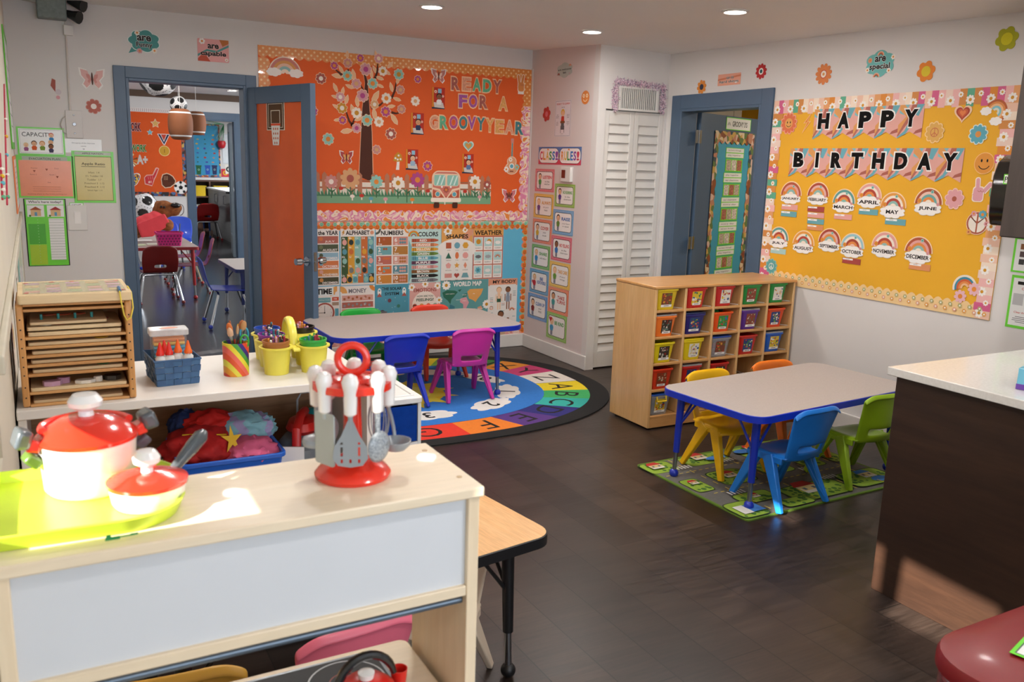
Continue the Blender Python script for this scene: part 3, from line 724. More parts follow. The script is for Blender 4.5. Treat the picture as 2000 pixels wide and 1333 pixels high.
DOTB = patterned('orange_dot_border', 'dots', ['#e08a3c', '#f0c68c'], 30, .35, coat=.4, rot=(0, 0, PI/4))
SWIRL = patterned('pink_swirl_border', 'swirl', ['#f3ddc8', '#e58a3a', '#f3ddc8', '#dd86a8', '#e9b8bc', '#f3ddc8', '#e58a3a'], 9, .35, coat=.4)
cxm, czm = (x0+x1)/2, (z0b+z1b)/2; g2 = .0045
def child(f, name, fr, par):
    o = f.build(name, fr); o.parent = par; o.matrix_parent_inverse = Matrix(); o.matrix_local = par.matrix_world.inverted() @ fr; return o
child(scallop(BW, .085, 34, 0, DOTB, 0, 0), 'dotted_border', W_BACK.fr(cxm, z1b-.0425, g2), OB)
child(scallop(.55, .085, 8, 0, DOTB, 0, 0, False, -1), 'dotted_border', W_BACK.fr(x0+.0425, z1b-.36, g2+.0004), OB)
child(scallop(.30, .085, 5, 0, DOTB, 0, 0, False, 1), 'dotted_border', W_BACK.fr(x1-.0425, z1b-.235, g2+.0004), OB)
child(scallop(BW, .085, 34, 0, SWIRL, 0, 0, True, -1), 'swirl_border', W_BACK.fr(cxm, z0b+.0425, g2), OB)
child(scallop(.88, .095, 12, 0, SWIRL, 0, 0, False, 1), 'swirl_border', W_BACK.fr(x1-.0475, z0b+.525, g2+.0008), OB)
A5 = lambda x, y: (500+x/3.92, 80+y/3.92)
A6 = lambda x, y: (780+x/3.807, 90+y/3.807)
GB = .0062
def board_flower(P, r, c, cc, label, n=8, rc=.38, k=3.9, gap=GB, group=None):
    px, py = P; r = r/k
    stk('paper_flower', W_BACK, ctr(px, py, 2*r), label, 'flower', flw(c, cc, n, '#f0cfae', rc), group, gap=gap)
# tree: one cut-out with trunk, branches and leaves
trunk_px = [(788, 1040), (893, 1082), (884, 700), (880, 640), (868, 540), (858, 400), (852, 310), (838, 258), (822, 256), (832, 320), (824, 420), (812, 520), (803, 700)]
tc = W_BACK.uv(*A5(840, 680)); tfr = W_BACK.fr(tc[0], tc[1], .0046)
def rel(p): u, v = W_BACK.uv(*A5(*p)); return (u-tc[0], v-tc[1])
f = Flat(1, 1); f.poly([(x*1.12 if abs(x) > .02 else x*1.3, y) for x, y in map(rel, trunk_px)], paper('#e7b08a'), .0008); f.poly([rel(p) for p in trunk_px], paper('#4f2616'))
TREE = f.build('paper_tree', tfr, 'brown paper tree with peach leaves on the orange board', 'tree')
def limb(pts, w=.02):
    f = Flat(1, 1); P = [Vector(rel(p)) for p in pts]
    L, R = [], []
    for i, p in enumerate(P):
        t = (P[min(i+1, len(P)-1)]-P[max(i-1, 0)]).normalized(); n = Vector((-t.y, t.x))*w*(1-.55*i/(len(P)-1))/2
        L.append(p+n); R.append(p-n)
    f.poly([tuple(q) for q in L+R[::-1]], paper('#4f2616'), .0006); return f
for pts in ([(815, 470), (850, 440), (812, 365), (800, 340)], [(740, 650), (712, 615), (700, 580), (688, 538)], [(730, 655), (745, 615), (760, 580)], [(655, 262), (630, 240), (608, 222)], [(705, 240), (703, 215)], [(908, 290), (925, 240), (930, 175)], [(1035, 440), (1060, 385), (1072, 315)], [(880, 515), (950, 490), (975, 465)], [(1035, 548), (1070, 556), (1100, 550)]):
    child(limb(pts), 'branch', W_BACK.fr(tc[0], tc[1], .0052), TREE)
leaves = [(575, 140, 70, 105), (622, 268, 90, 175), (650, 220, 70, 120), (745, 262, 90, 100), (715, 350, 70, 160), (950, 345, 60, 160), (882, 252, 70, 95), (908, 222, 70, 120), (1000, 240, 70, 150), (1025, 185, 70, 50), (945, 285, 70, 165), (1085, 300, 70, 70), (1034, 355, 75, 105), (1078, 447, 70, 165), (606, 360, 75, 115), (662, 388, 70, 80), (692, 450, 75, 75), (603, 428, 60, 165), (612, 505, 65, 150), (772, 468, 80, 100), (740, 530, 90, 110), (912, 430, 110, 60), (905, 562, 95, 100), (1032, 502, 70, 10), (1056, 600, 100, 125), (622, 605, 60, 10), (692, 690, 100, 10), (782, 598, 70, 20), (697, 105, 60, 90), (915, 105, 60, 100)]
LEAF = paper('#e9bd90'); LEAFO = paper('#f3d5b4')
for i, (x, y, L, ang) in enumerate(leaves):
    u, v = rel((x, y)); l = L*.00105; f = Flat(1, 1); c, s = math.cos(math.radians(ang)), math.sin(math.radians(ang))
    def lf(k): return [(u+(t*l*c-w*l*s)*k, v+(t*l*s+w*l*c)*k) for t, w in ((-.5, 0), (-.25, .17), (.1, .2), (.35, .1), (.52, 0), (.35, -.1), (.1, -.2), (-.25, -.17))]
    f.poly(lf(1), LEAFO, .0005); f.poly(lf(.85), LEAF); child(f, 'leaf', W_BACK.fr(tc[0], tc[1], .0050+.00003*i), TREE)
TF = [(597, 190, 34, 'magenta', 'orange', 'at the upper left tip of the paper tree'), (700, 170, 40, 'dusty', 'tan', 'second from the top left of the paper tree'), (697, 268, 44, 'aqua', 'orange', 'at the upper left of the paper tree'), (765, 328, 43, 'pink', 'tan', 'below the upper left aqua one on the tree'), (796, 132, 33, 'magenta', 'orange', 'at the very top of the paper tree'), (838, 218, 52, 'pink', 'magenta', 'on top of the trunk of the paper tree'), (936, 135, 40, 'pink', 'cream', 'at the top right over the dotted border'), (968, 232, 40, 'white', 'mustard', 'at the upper right of the paper tree'), (890, 327, 46, 'aqua', 'orange', 'right of the trunk top on the paper tree'), (1090, 257, 46, 'aqua', 'mustard', 'at the far right tip of the paper tree'), (1102, 375, 38, 'dusty', 'tan', 'below the far right aqua one'), (995, 440, 44, 'white', 'orange', 'at the middle right of the paper tree'), (813, 420, 52, 'pink', 'magenta', 'in the middle of the trunk'), (643, 430, 40, 'pink', 'white', 'at the middle left of the paper tree'), (656, 515, 46, 'mustard', 'white', 'at the left of the paper tree'), (905, 487, 37, 'tan', 'white', 'just right of the trunk'), (768, 552, 46, 'white', 'mustard', 'just left of the trunk'), (990, 542, 44, 'magenta', 'orange', 'at the right of the paper tree'), (1110, 523, 37, 'dusty', 'tan', 'at the end of the right lower branch'), (660, 607, 35, 'magenta', 'orange', 'at the lower left of the paper tree'), (848, 608, 48, 'aqua', 'orange', 'low on the trunk of the paper tree'), (938, 620, 42, 'white', 'tan', 'lowest at the right of the trunk'), (768, 668, 41, 'pink', 'magenta', 'lowest at the left of the trunk')]
for i, (x, y, r, c, cc, w) in enumerate(TF):
    board_flower(A5(x, y), r, C_[c], C_[cc], f'{c} paper flower {w}', 8, .4, gap=.0064+.0003*(i % 5), group='flowers on the paper tree')
for P, r, c, cc, lbl in ((A5(495, 288), 46, 'rose', 'white', 'rose paper flower below the rainbow on the orange board'), (A5(430, 537), 46, 'magenta', 'orange', 'magenta paper flower half hidden by the open door'), (A5(550, 752), 49, 'aqua', 'orange', 'lone aqua paper flower left of the trunk base'), (A5(1030, 712), 48, 'rose', 'white', 'rose paper flower right of the trunk on the orange board'), (A5(920, 833), 38, 'dusty', 'tan', 'dusty pink paper flower touching the trunk base'), (A6(134, 247), 32, 'magenta', 'orange', 'small magenta flower left of the grey pink butterfly'), (A6(207, 893), 42, 'magenta', 'orange', 'magenta flower above the fence left of the van'), (A6(116, 410), 40, 'white', 'tan', 'white daisy left of the photo cards on the orange board')):
    board_flower(P, r, C_[c], C_[cc], lbl)
RB = [paper(h) for h in ('#9a4a3a', '#d88a5a', '#e7b5a0', '#7fb0b4', '#e9d2b6')]
def rainbow(f, cy=-.1, R=.5, cols=RB, w=.07):
    for i, m in enumerate(cols): f.arc(0, cy, R-w*(i+1), R-w*i, 0, PI, m, 16, .0012 if i == 0 else 0)
def d_rain(f):
    a = f.a; s = a*.36; f.arc(0, -.3, .05, .78, 0, PI, paper('#f0dcc8'), 18, .001)
    for i, c in enumerate(('#c98078', '#d99a5a', '#e9c0a8', '#8fb8b4')): f.arc(0, -.3, .6-.13*i, .73-.13*i, 0, PI, paper(c), 18)
    for q in (-1, 1): f.cloud(q*a*.3, -.25, a*.42, .42, paper('#efe9e2'))
stk('paper_rainbow', W_BACK, (520, 110, 592, 153), 'paper rainbow on two white clouds above the open door', 'rainbow', d_rain, gap=GB)
stk('paper_butterfly', W_BACK, (662, 294, 690, 321), 'red and white paper butterfly left of the tree trunk', 'butterfly', butterfly('#b04a4a', '#e2b06a'), gap=GB)
stk('paper_butterfly', W_BACK, (841, 134, 871, 163), 'dusty pink paper butterfly left of the word ready', 'butterfly', butterfly('#c08078', '#e9cfc0'), gap=GB)
stk('paper_butterfly', W_BACK, (979, 369, 1008, 396), 'pink paper butterfly at the lower right of the orange board', 'butterfly', butterfly('#cf7a80', '#7a3a34'), gap=GB)
def d_mush(f):
    a = f.a; f.poly([(-.12, -.5), (.08, -.5), (.1, .05), (-.05, .05)], WHITE, .0012); f.poly([(-a*.5, 0), (-a*.35, .3), (-.0, .5), (a*.35, .35), (a*.5, 0), (0, -.05)], K['mustard'])
    for x, y in ((-.2, .15), (.05, .3), (.2, .1), (-.02, .08)): f.disc(x*a*1.3, y, .06, WHITE, n=10)
stk('paper_mushroom', W_BACK, (767, 297, 786, 332), 'yellow spotted paper mushroom above the fence', 'cutout', d_mush, gap=GB)
def d_photo(skin, shirt, hair):
    def d(f):
        a = f.a; f.rect(0, 0, a, 1, paper('#b8301f'), 0, .001); f.rect(-a*.43, 0, a*.14, 1, paper('#d98a2a'))
        f.poly([(-a*.3, -.5), (-a*.36, -.2), (a*.36, -.2), (a*.5, -.5)], paper('#cfcac4')); f.poly([(-a*.5, -.5), (-a*.5, -.42), (a*.5, -.46), (a*.5, -.5)], paper('#23324a'))
        f.disc(-a*.22, .3, .07, paper('#e9d6c0')); f.disc(-a*.22, .3, .03, paper('#c24a2a')); f.rect(a*.1, .34, a*.28, .2, paper('#8fc0d8')); f.disc(a*.35, .1, .06, paper('#e6b0a0'))
        kid(f, a*.06, -.12, .72, skin, hair, shirt)
    return d
for b, s, sh, h, lbl in (((843, 171, 868, 213), 1, '#e8e8ea', '#17120f', 'photo card of a child in a white jersey on the orange board'), ((802, 221, 827, 263), 2, '#26345a', '#3a261c', 'photo card of a child in a navy top on the orange board'), ((792, 292, 816, 332), 0, '#9ab6cc', '#2a1c16', 'photo card of a child in a pale top beside the mushroom'), ((902, 301, 924, 339), 0, '#5a7aa8', '#20160f', 'photo card of a child in a blue shirt above the van'), ((594, 170, 612, 203), 1, '#4a7aa0', '#17120f', 'upper photo card half hidden behind the open door'), ((594, 240, 614, 279), 2, '#3a5a7a', '#2a1a12', 'lower photo card half hidden behind the open door')):
    stk('photo_card', W_BACK, b, lbl, 'photo', d_photo(SKIN[s], sh, h), 'photo cards on the orange board', gap=GB)
LET = [('R', 415, 280, 'rose'), ('E', 497, 285, 'salmon'), ('A', 573, 288, 'green'), ('D', 650, 297, 'green'), ('Y', 724, 303, 'rose'), ('F', 470, 411, 'purple'), ('O', 545, 412, 'purple'), ('R', 623, 417, 'rose'), ('A', 770, 430, 'ochre'), ('G', 255, 568, 'salmon'), ('R', 328, 568, 'green'), ('O', 400, 568, 'magenta'), ('O', 472, 570, 'teal'), ('V', 535, 572, 'purple'), ('Y', 603, 580, 'teal'), ('Y', 670, 590, 'ochre'), ('E', 742, 600, 'ochre'), ('A', 815, 605, 'salmon'), ('R', 890, 612, 'teal')]
words = ['READY']*5+['FOR']*3+['A']+['GROOVY']*6+['YEAR']*4; pos = [0, 1, 2, 3, 4, 0, 1, 2, 0, 0, 1, 2, 3, 4, 5, 0, 1, 2, 3]
ORD = ['first', 'second', 'third', 'fourth', 'fifth', 'sixth']
for i, (ch, x, y, c) in enumerate(LET):
    px, py = A6(x, y)
    def d(f, ch=ch, c=c, i=i):
        V, P, gw, gh = glyph(ch, .07); lw = min(.95, gw/gh*1.05)*f.a*.86 if f.a < 1 else .8
        f.rect(0, 0, .02, .02, K[c], 0, .0006); f.z = 0.0006
        f.text(ch, 0, 0, .86, paper('#f0c49a'), .075, width=f.a*1.0, sy=1.0); f.text(ch, 0, 0, .8, M(C_[c], .5, var=.2, nscale=60), .045, width=f.a*.84, sy=.84)
    lbl = f'{c} bubble letter {ch}, {ORD[pos[i]]} letter of the word {words[i].lower()}' if words[i] != 'A' else 'ochre bubble letter A standing alone after the word for'
    stk('bubble_letter', W_BACK, ctr(px, py, 19.5, 30), lbl, 'letter', d, 'bubble letters on the orange board', gap=GB+.0004*(i % 2))
HANDC = paper('#d98a4a')
def d_hand(skin, cuff=None, fingers=((-.12, .1, .5, 100), (.06, .1, .52, 80))):
    def d(f):
        def fing(x, y, L, ang, w, m):
            c, s = math.cos(math.radians(ang)), math.sin(math.radians(ang)); f.poly([(x+t*L*c-q*w*s, y+t*L*s+q*w*c) for t, q in ((0, -1), (.85, -1), (.97, -.6), (1, 0), (.97, .6), (.85, 1), (0, 1))], m)
        O = paper('#f3e4d2'); sk = paper(skin)
        for grow, m in ((.035, O), (0, sk)):
            for (x, y, L, ang) in fingers: fing(x, y, L+grow, ang, .075+grow, m)
            f.poly(rrect(-.2-grow, -.35-grow, .2+grow, .17+grow, .12), m)
            fing(-.18, -.15, .3+grow, 55, .06+grow, m)
        for k in range(2): f.arc(.03+.12*k, .06, .05, .065, PI, 2*PI, paper('#a8604a'), 8)
        if cuff: f.rect(0, -.43, .4, .16, paper(cuff))
    return d
stk('peace_hand_cutout', W_BACK, (1006, 150, 1028, 184), 'orange peace hand cutout at the top right of the orange board', 'cutout', d_hand('#d98a4a', '#efe6da'), gap=GB)
def heart_pts(r, cx=0, cy=0): return [(cx+r*.0625*(16*math.sin(t)**3)*.5, cy+r*.0625*(13*math.cos(t)-5*math.cos(2*t)-2*math.cos(3*t)-math.cos(4*t))*.5) for t in [2*PI*k/40 for k in range(40)]]
def d_heart(cols):
    def d(f):
        for i, c in enumerate(cols): f.poly(heart_pts(1.0-.22*i), paper(c), .0012 if i == 0 else 0)
    return d
stk('paper_heart', W_BACK, (903, 273, 925, 297), 'aqua and ochre paper heart above the van photo card', 'heart', d_heart(['#cfe6dc', '#7fc0b4', '#d99a4a']), gap=GB)
def d_guitar(f):
    f.rect(0, .22, .05, .5, paper('#f3e2c6'), 0, .001); f.rect(0, .22, .035, .5, K['teal']); f.rect(0, .44, .09, .13, paper('#c98a80'), .02)
    for m, k in ((paper('#f3e2c6'), 1), (paper('#d9a07a'), .9)): f.disc(0, -.32, .21*k, m, .17*k); f.disc(0, -.13, .15*k, m, .14*k)
    f.disc(0, -.26, .08, WHITE); f.disc(0, -.26, .055, K['blue']); f.rect(0, -.4, .12, .03, paper('#7a3a24')); f.flower(-.17, -.35, .08, WHITE, K['orange'], 6); f.flower(.17, -.28, .08, K['aqua'], K['orange'], 6); f.flower(-.04, -.08, .06, WHITE, K['orange'], 6)
stk('paper_guitar', W_BACK, (980, 271, 1018, 342), 'paper guitar decorated with flowers at the right of the orange board', 'cutout', d_guitar, gap=GB)
# picket fence and van
def d_fence(f):
    a = f.a; f.rect(0, -.2, a, .6, paper('#f0d9bc'), 0, .0012); f.rect(0, -.2, a*.995, .58, paper('#e6ded0'))
    for y in (.14, -.06): f.rect(0, y, a, .05, paper('#a8694a'))
    n = 27
    for i in range(n):
        if i % 5 in (2, 4) and i not in (0, n-1): continue
        x = -a/2+a*(i+.5)/n; w = a/n*.68; f.poly([(x-w/2, -.3), (x+w/2, -.3), (x+w/2, .3), (x, .38), (x-w/2, .3)], paper('#b97a5c'))
    f.rect(0, -.38, a, .24, paper('#7aa884'))
    r = random.Random(2)
    for k in range(3):
        pts = [(a*.497, -.3), (-a*.497, -.3)]
        for i in range(60):
            x = -a*.497+a*.994*i/59; pts += [(x, -.28), (x+r.uniform(-.02, .05), -.28+r.uniform(.08, .24-.03*k))]
        f.poly(pts+[(a*.497, -.28)], paper(['#7aa884', '#5f9470', '#4a8060'][k]))
    for x, y, R, c, cc in ((-.41, .1, .2, 'dusty', 'white'), (-.31, .2, .3, 'tan', 'rose'), (-.17, .12, .2, 'aqua', 'orange'), (-.05, .1, .2, 'white', 'mustard'), (.0, -.02, .0001, 'red', 'white'), (.06, .2, .23, 'magenta', 'orange'), (.21, .1, .22, 'dusty', 'white'), (.27, .18, .1, 'ochre', 'white'), (.40, .18, .2, 'white', 'mustard'), (.475, .1, .13, 'rose', 'white')):
        f.rect(x*a, y-.25, .03, .4, paper('#3f6a48')); f.poly([(x*a, -.22), (x*a-.16, -.05), (x*a-.02, -.12)], paper('#4a8060')); f.poly([(x*a, -.25), (x*a+.16, -.08), (x*a+.02, -.15)], paper('#3f6a48')); f.flower(x*a, y, R, K[c], K[cc], 9)
    for x, y, c in ((-.36, -.08, 'red'), (-.3, -.3, 'white'), (-.25, -.28, 'red'), (.12, -.12, 'red'), (.34, -.12, 'red'), (.03, -.38, 'orange'), (-.12, -.37, 'pink'), (.22, -.4, 'white'), (.43, -.28, 'pink'), (-.2, -.36, 'blue')): f.rect(x*a, y-.07, .04, .1, paper('#efe4d2')); f.disc(x*a, y, .07, K[c], .05)
stk('paper_fence', W_BACK, (622, 331, 966, 398), 'long paper picket fence with flowers along the foot of the orange board', 'cutout', d_fence, gap=GB)
def d_van(f):
    a = f.a; O = paper('#f0cfb0')
    for x in (-.3, .3): f.rect(x*a, -.44, a*.17, .16, paper('#4a281c'), .03, .001); f.z = 0
    f.poly(rrect(-a*.46, -.36, a*.46, .5, .2), O, .0014); f.poly(rrect(-a*.43, -.34, a*.43, .47, .18), paper('#cf7a6a')); f.rect(0, .25, a*.84, .34, O, .08)
    for x in (-1, 1):
        f.rect(x*a*.21, .24, a*.36, .29, K['aqua'], .04)
        for k in range(2): f.poly([(x*a*.21-.1+.12*k, .11), (x*a*.21-.06+.12*k, .11), (x*a*.21+.04+.12*k, .37), (x*a*.21+.0+.12*k, .37)], paper('#d6ece4'))
    f.poly([(-a*.43, -.02), (-a*.43, -.24), (a*.43, -.24), (a*.43, -.02), (0, -.2)], paper('#b9583c')); f.poly([(-a*.44, .05), (-a*.2, -.0), (0, -.25), (a*.2, 0), (a*.44, .05), (a*.44, 0), (a*.22, -.06), (0, -.3), (-a*.22, -.06), (-a*.44, 0)], O)
    for x in (-1, 1): f.disc(x*a*.27, -.14, .08, O); f.disc(x*a*.27, -.14, .06, K['blue'])
    f.flower(0, -.02, .09, K['rose'], K['orange'], 8); f.disc(-.13, .06, .03, WHITE, n=8); f.disc(.14, .06, .03, WHITE, n=8); f.rect(0, -.3, a*.98, .12, paper('#f3e4d4'), .04)
stk('paper_van', W_BACK, (840, 334, 900, 405), 'pink and cream paper camper van in front of the fence', 'cutout', d_van, gap=GB+.005)
# ================================================================ blue poster board under the orange one
xa = W_BACK.uv(600, 540)[0]-.15; xb = W_BACK.uv(1032, 540)[0]; za = W_BACK.uv(1020, 652)[1]; zb = 1.120
f = Flat(xb-xa, zb-za); f.rect(0, 0, f.a, 1, M('#5fb4d4', .6, var=.02), 0, .003)
PB = f.build('blue_poster_board', W_BACK.fr((xa+xb)/2, (za+zb)/2), 'blue backed board of school posters below the orange board', 'bulletin board')
SMILE = patterned('smiley_border', 'cells', ['#e58a6a', '#e0752a', '#e9b8a0', '#8fc4a6', '#f0d9bc', '#e58a6a', '#cf5a3a'], 26, .4, coat=.4)
FLORB = patterned('floral_border', 'cells', ['#e9b8ae', '#d98a80', '#efd2c4', '#c9a888', '#e3a49a'], 30, .4, coat=.4)
def smile_strip(w, h, n, horizontal, flip, name, fr):
    f = scallop(w, h, n, 0, SMILE, 0, 0, horizontal, flip)
    for i in range(n):
        t = -w/2+w*(i+.5)/n
        for k, (c, q, r) in enumerate((('#e07a2c', -.1, .27), ('#8fcfae', .22, .22))):
            x, y = t+(k*.5)*w/n, h*q*flip
            if not horizontal: x, y = y, x
            f.disc(x, y, h*r, paper(c), n=12); f.disc(x-h*.1*r/.34, y+h*.06, h*.04, INK, n=6); f.disc(x+h*.1*r/.34, y+h*.06, h*.04, INK, n=6); f.arc(x, y, h*r*.45, h*r*.6, PI*1.1, PI*1.9, INK, 6)
    child(f, 'smiley_border', fr, PB)
g3 = .0035
smile_strip(xb-xa, .075, 40, True, 1, '', W_BACK.fr((xa+xb)/2, zb-.0375, g3))
smile_strip(zb-za-.02, .085, 17, False, 1, '', W_BACK.fr(xb-.0425, (za+zb)/2, g3+.001))
child(scallop(xb-xa, .075, 26, 0, FLORB, 0, 0, True, -1), 'floral_border', W_BACK.fr((xa+xb)/2, za+.0375, g3), PB)
B7 = lambda x, y: (590+x/6.06, 420+y/6.06)
B8 = lambda x, y: (800+x/5.556, 430+y/5.556)
def poster(p0, p1, label, draw, bg='#e9e5de'):
    def d(f): f.rect(0, 0, f.a, 1, glossy(bg), 0, .0012); draw(f)
    stk('wall_poster', W_BACK, (*p0, *p1), label, 'poster', d, 'school posters on the blue board', gap=.0048)
TW = paper('#f0ebe4')
def d_months(f):
    a = f.a; f.text('MONTHS of the YEAR', 0, .43, .075, INK, .03, width=a*.96)
    A = 'JANUARY FEBRUARY MARCH APRIL MAY JUNE JULY AUGUST SEPTEMBER OCTOBER NOVEMBER DECEMBER'.split(); cs = ['#7fa8b4', '#cf8f86', '#6f7a58', '#8fa49a', '#7fb0b8', '#d3a092', '#b0685a', '#4f5a44', '#8fb4c4', '#cf7a4a', '#c98a4a', '#4a4a34']
    for i, s in enumerate(A):
        x = -a*.25 if i < 6 else a*.25; y = .31-.145*(i % 6); f.rect(x, y, a*.46, .125, paper(cs[i])); f.disc(x-a*.12, y+.015, .035, paper(cs[(i*5+3) % 12])); f.text(s, x+a*.06, y-.035, .04, TW, .02, width=a*min(.32, .05*len(s)))
poster(B7(-150, 168), B7(442, 845), 'months of the year poster, left end of the top poster row', d_months)
def d_alpha(f):
    a = f.a; f.text('ALPHABET', -a*.0, .43, .075, INK, .03, width=a*.7); f.disc(a*.42, .43, .035, K['salmon']); f.poly([(-a*.42, .47), (-a*.38, .47), (-a*.4, .435), (-a*.37, .435), (-a*.46, .38), (-a*.43, .425), (-a*.46, .425)], K['mustard'])
    cs = ['#3f5a38', '#c9703a', '#e0a49a', '#d9a03a', '#5f9aa8', '#7a7f7a', '#8fc0b4', '#2f3a38']; L = 'ABCDEFGHIJKLMNOPQRSTUVWXYZ'
    for i, ch in enumerate(L):
        r = min(i//5, 4); n = 6 if r == 4 else 5; c = i-5*r; x = -a*.48+a*.96*(c+.5)/n; y = .28-.165*r
        f.rect(x, y, a*.96/n, .165, paper(cs[(i*3+r) % 8])); f.text(ch+ch.lower(), x-a*.03, y+.055, .035, TW, .02); f.disc(x, y-.02, .042, paper(cs[(i*5+2+r) % 8]), .05)
poster(B7(455, 165), B7(858, 830), 'alphabet poster second in the top poster row', d_alpha)
def d_num(f):
    a = f.a; f.text('NUMBERS', 0, .43, .08, INK, .03, width=a*.68); f.arc(-a*.5, .5, .06, .1, -PI/2, 0, paper('#5a5a50')); f.arc(a*.5, .5, .05, .08, PI, PI*1.5, K['orange'])
    cs = ['#a85a2c', '#cf8f80', '#6fa4a8', '#b07a3a', '#b9685a', '#d3a092', '#cf703a', '#5f8a96', '#c9853a', '#b0703a']; W = 'One Six Two Seven Three Eight Four Nine Five Ten'.split(); N = '1 6 2 7 3 8 4 9 5 10'.split()
    for i in range(10):
        x = (-.25 if i % 2 == 0 else .25)*a; y = .285-.172*(i//2); f.rect(x, y, a*.46, .152, paper(cs[i])); f.text(N[i], x-a*.14, y+.02, .075, TW, .03); f.text(W[i], x-a*.12, y-.052, .03, TW, .02)
        for k in range(min(int(N[i]), 6)): f.disc(x+a*(.0+.07*(k % 3)), y+.03-.06*(k//3), .022, paper(cs[(i*3+4) % 10]), n=10)
poster(B7(870, 168), B7(1256, 822), 'numbers one to ten poster third in the top poster row', d_num)
def d_cols(f):
    a = f.a; f.poly([(-a*.5, -.5), (-a*.2, -.1), (-a*.5, .3)], paper('#7fb4b8')); f.text('COLORS', a*.1, .4, .085, INK, .03, width=a*.62); rb = RB
    for i in range(4): f.arc(-a*.35, .36, .03+.02*i, .05+.02*i, 0, PI, [K['orange'], K['mustard'], K['aqua'], K['rose']][3-i])
    for i, (s, c) in enumerate((('RED', '#b5583f'), ('ORANGE', '#df8a5a'), ('YELLOW', '#e0a02c'), ('GREEN', '#6a8a3a'), ('BLUE', '#5fa4b4'), ('PURPLE', '#6a3f5a'), ('PINK', '#e0a098'), ('BROWN', '#8a5a2c'), ('BLACK', '#1d1c1c'), ('GRAY', '#77757a'))):
        y = .285-.082*i; m = paper(c); f.rect(-a*.06, y, a*.7, .062, m); f.poly([(a*.29, y+.031), (a*.42, y+.012), (a*.42, y-.012), (a*.29, y-.031)], m); f.text(s, -a*.05, y, .042, TW, .03, width=a*.075*len(s))
        for k in (-.36, -.3, .2, .25): f.rect(a*k, y, a*.015, .062, paper('#3a2a24'))
poster(B7(1259, 165), B8(335, 680), 'crayon colors poster fourth in the top poster row', d_cols, '#bfdcd8')
def ngon(n, x, y, r, a0=PI/2): return circ(x, y, r, n=n, a0=a0)
def star(x, y, r, k=.45, n=5): return [(x+(r if i % 2 == 0 else r*k)*math.cos(PI/2+PI*i/n), y+(r if i % 2 == 0 else r*k)*math.sin(PI/2+PI*i/n)) for i in range(2*n)]
def d_shapes(f):
    a = f.a; f.rect(0, .36, a, .28, K['ochre']); f.flower(-a*.3, .44, .09, TW, K['mustard'], 8); f.flower(a*.25, .46, .06, TW, K['mustard'], 8); f.disc(0, .1, a*.62, glossy('#ebe6df'), .2); f.arc(a*.5, .28, .08, .2, PI*.5, PI, K['salmon'])
    f.text('SHAPES', 0, .34, .08, INK, .03, width=a*.7)
    cs = [['#b0583a', '#6fa4b4', '#d9a03a'], ['#3a6a58', '#dd7a4a', '#e0a098'], ['#e0a098', '#e0a44a', '#df8f70'], ['#cf8f86', '#a8483c', '#6fa0a8']]; nm = 'SQUARE CIRCLE HEXAGON TRIANGLE OVAL OCTAGON PENTAGON STAR DIAMOND RECTANGLE HEART TRAPEZOID'.split()
    for r in range(4):
        for c in range(3):
            x, y = (-.27+.27*c)*a, .17-.19*r; m = paper(cs[r][c]); k = r*3+c
            if k == 0: f.rect(x, y, .11, .11, m)
            elif k == 1: f.disc(x, y, .06, m)
            elif k == 2: f.poly(ngon(6, x, y, .065, 0), m)
            elif k == 3: f.poly([(x-.06, y-.055), (x+.06, y-.055), (x, y+.06)], m)
            elif k == 4: f.disc(x, y, .038, m, .065)
            elif k == 5: f.poly(ngon(8, x, y, .062, PI/8), m)
            elif k == 6: f.poly(ngon(5, x, y, .06), m)
            elif k == 7: f.poly(star(x, y, .062), m)
            elif k == 8: f.poly([(x, y+.065), (x+.035, y), (x, y-.065), (x-.035, y)], m)
            elif k == 9: f.rect(x, y, .15, .08, m)
            elif k == 10: f.poly(heart_pts(.11, x, y), m)
            else: f.poly([(x-.08, y-.045), (x+.08, y-.045), (x+.045, y+.045), (x-.045, y+.045)], m)
            f.text(nm[k], x, y-.09, .016, INK, 0)
poster(B8(341, 87), B8(680, 658), 'shapes poster fifth in the top poster row', d_shapes)
def d_weather(f):
    a = f.a; f.rect(0, 0, a*.995, .995, paper('#c0705a')); f.rect(0, .42, a, .15, K['ochre']); f.text('WEATHER', 0, .4, .09, INK, .03, width=a*.9)
    nm = 'SUNNY,PARTLY SUNNY,CLOUDY,STORMY,RAINY,RAINBOW,SNOWY,WINDY,FOGGY'.split(',')
    for i in range(9):
        x, y = (-.32+.32*(i % 3))*a, .19-.27*(i//3); f.rect(x, y, a*.29, .25, glossy('#efe9e2')); f.rect(x, y+.03, a*.25, .16, paper('#b4d4d0'))
        if i in (0, 1): f.disc(x+.02*(i), y+.04, .05, K['mustard'])
        if i in (1, 2, 3, 4, 7, 8): f.cloud(x, y+.02, .13, .07, paper(['', '#f0ece6', '#f0ece6', '#6a6a6e', '#a0a4a6', '', '', '#e9e6e0', '#d3dcd6'][i]))
        if i == 5: [f.arc(x, y, .03+.01*k, .04+.01*k, 0, PI, RB[k], 10) for k in range(4)]
        if i == 6: f.flower(x, y+.03, .06, K['blue'], K['teal'], 6)
        f.text(nm[i], x, y-.085, .022, INK, .005, width=a*.2)
poster(B8(683, 82), B8(1010, 640), 'weather poster at the right end of the top poster row', d_weather)
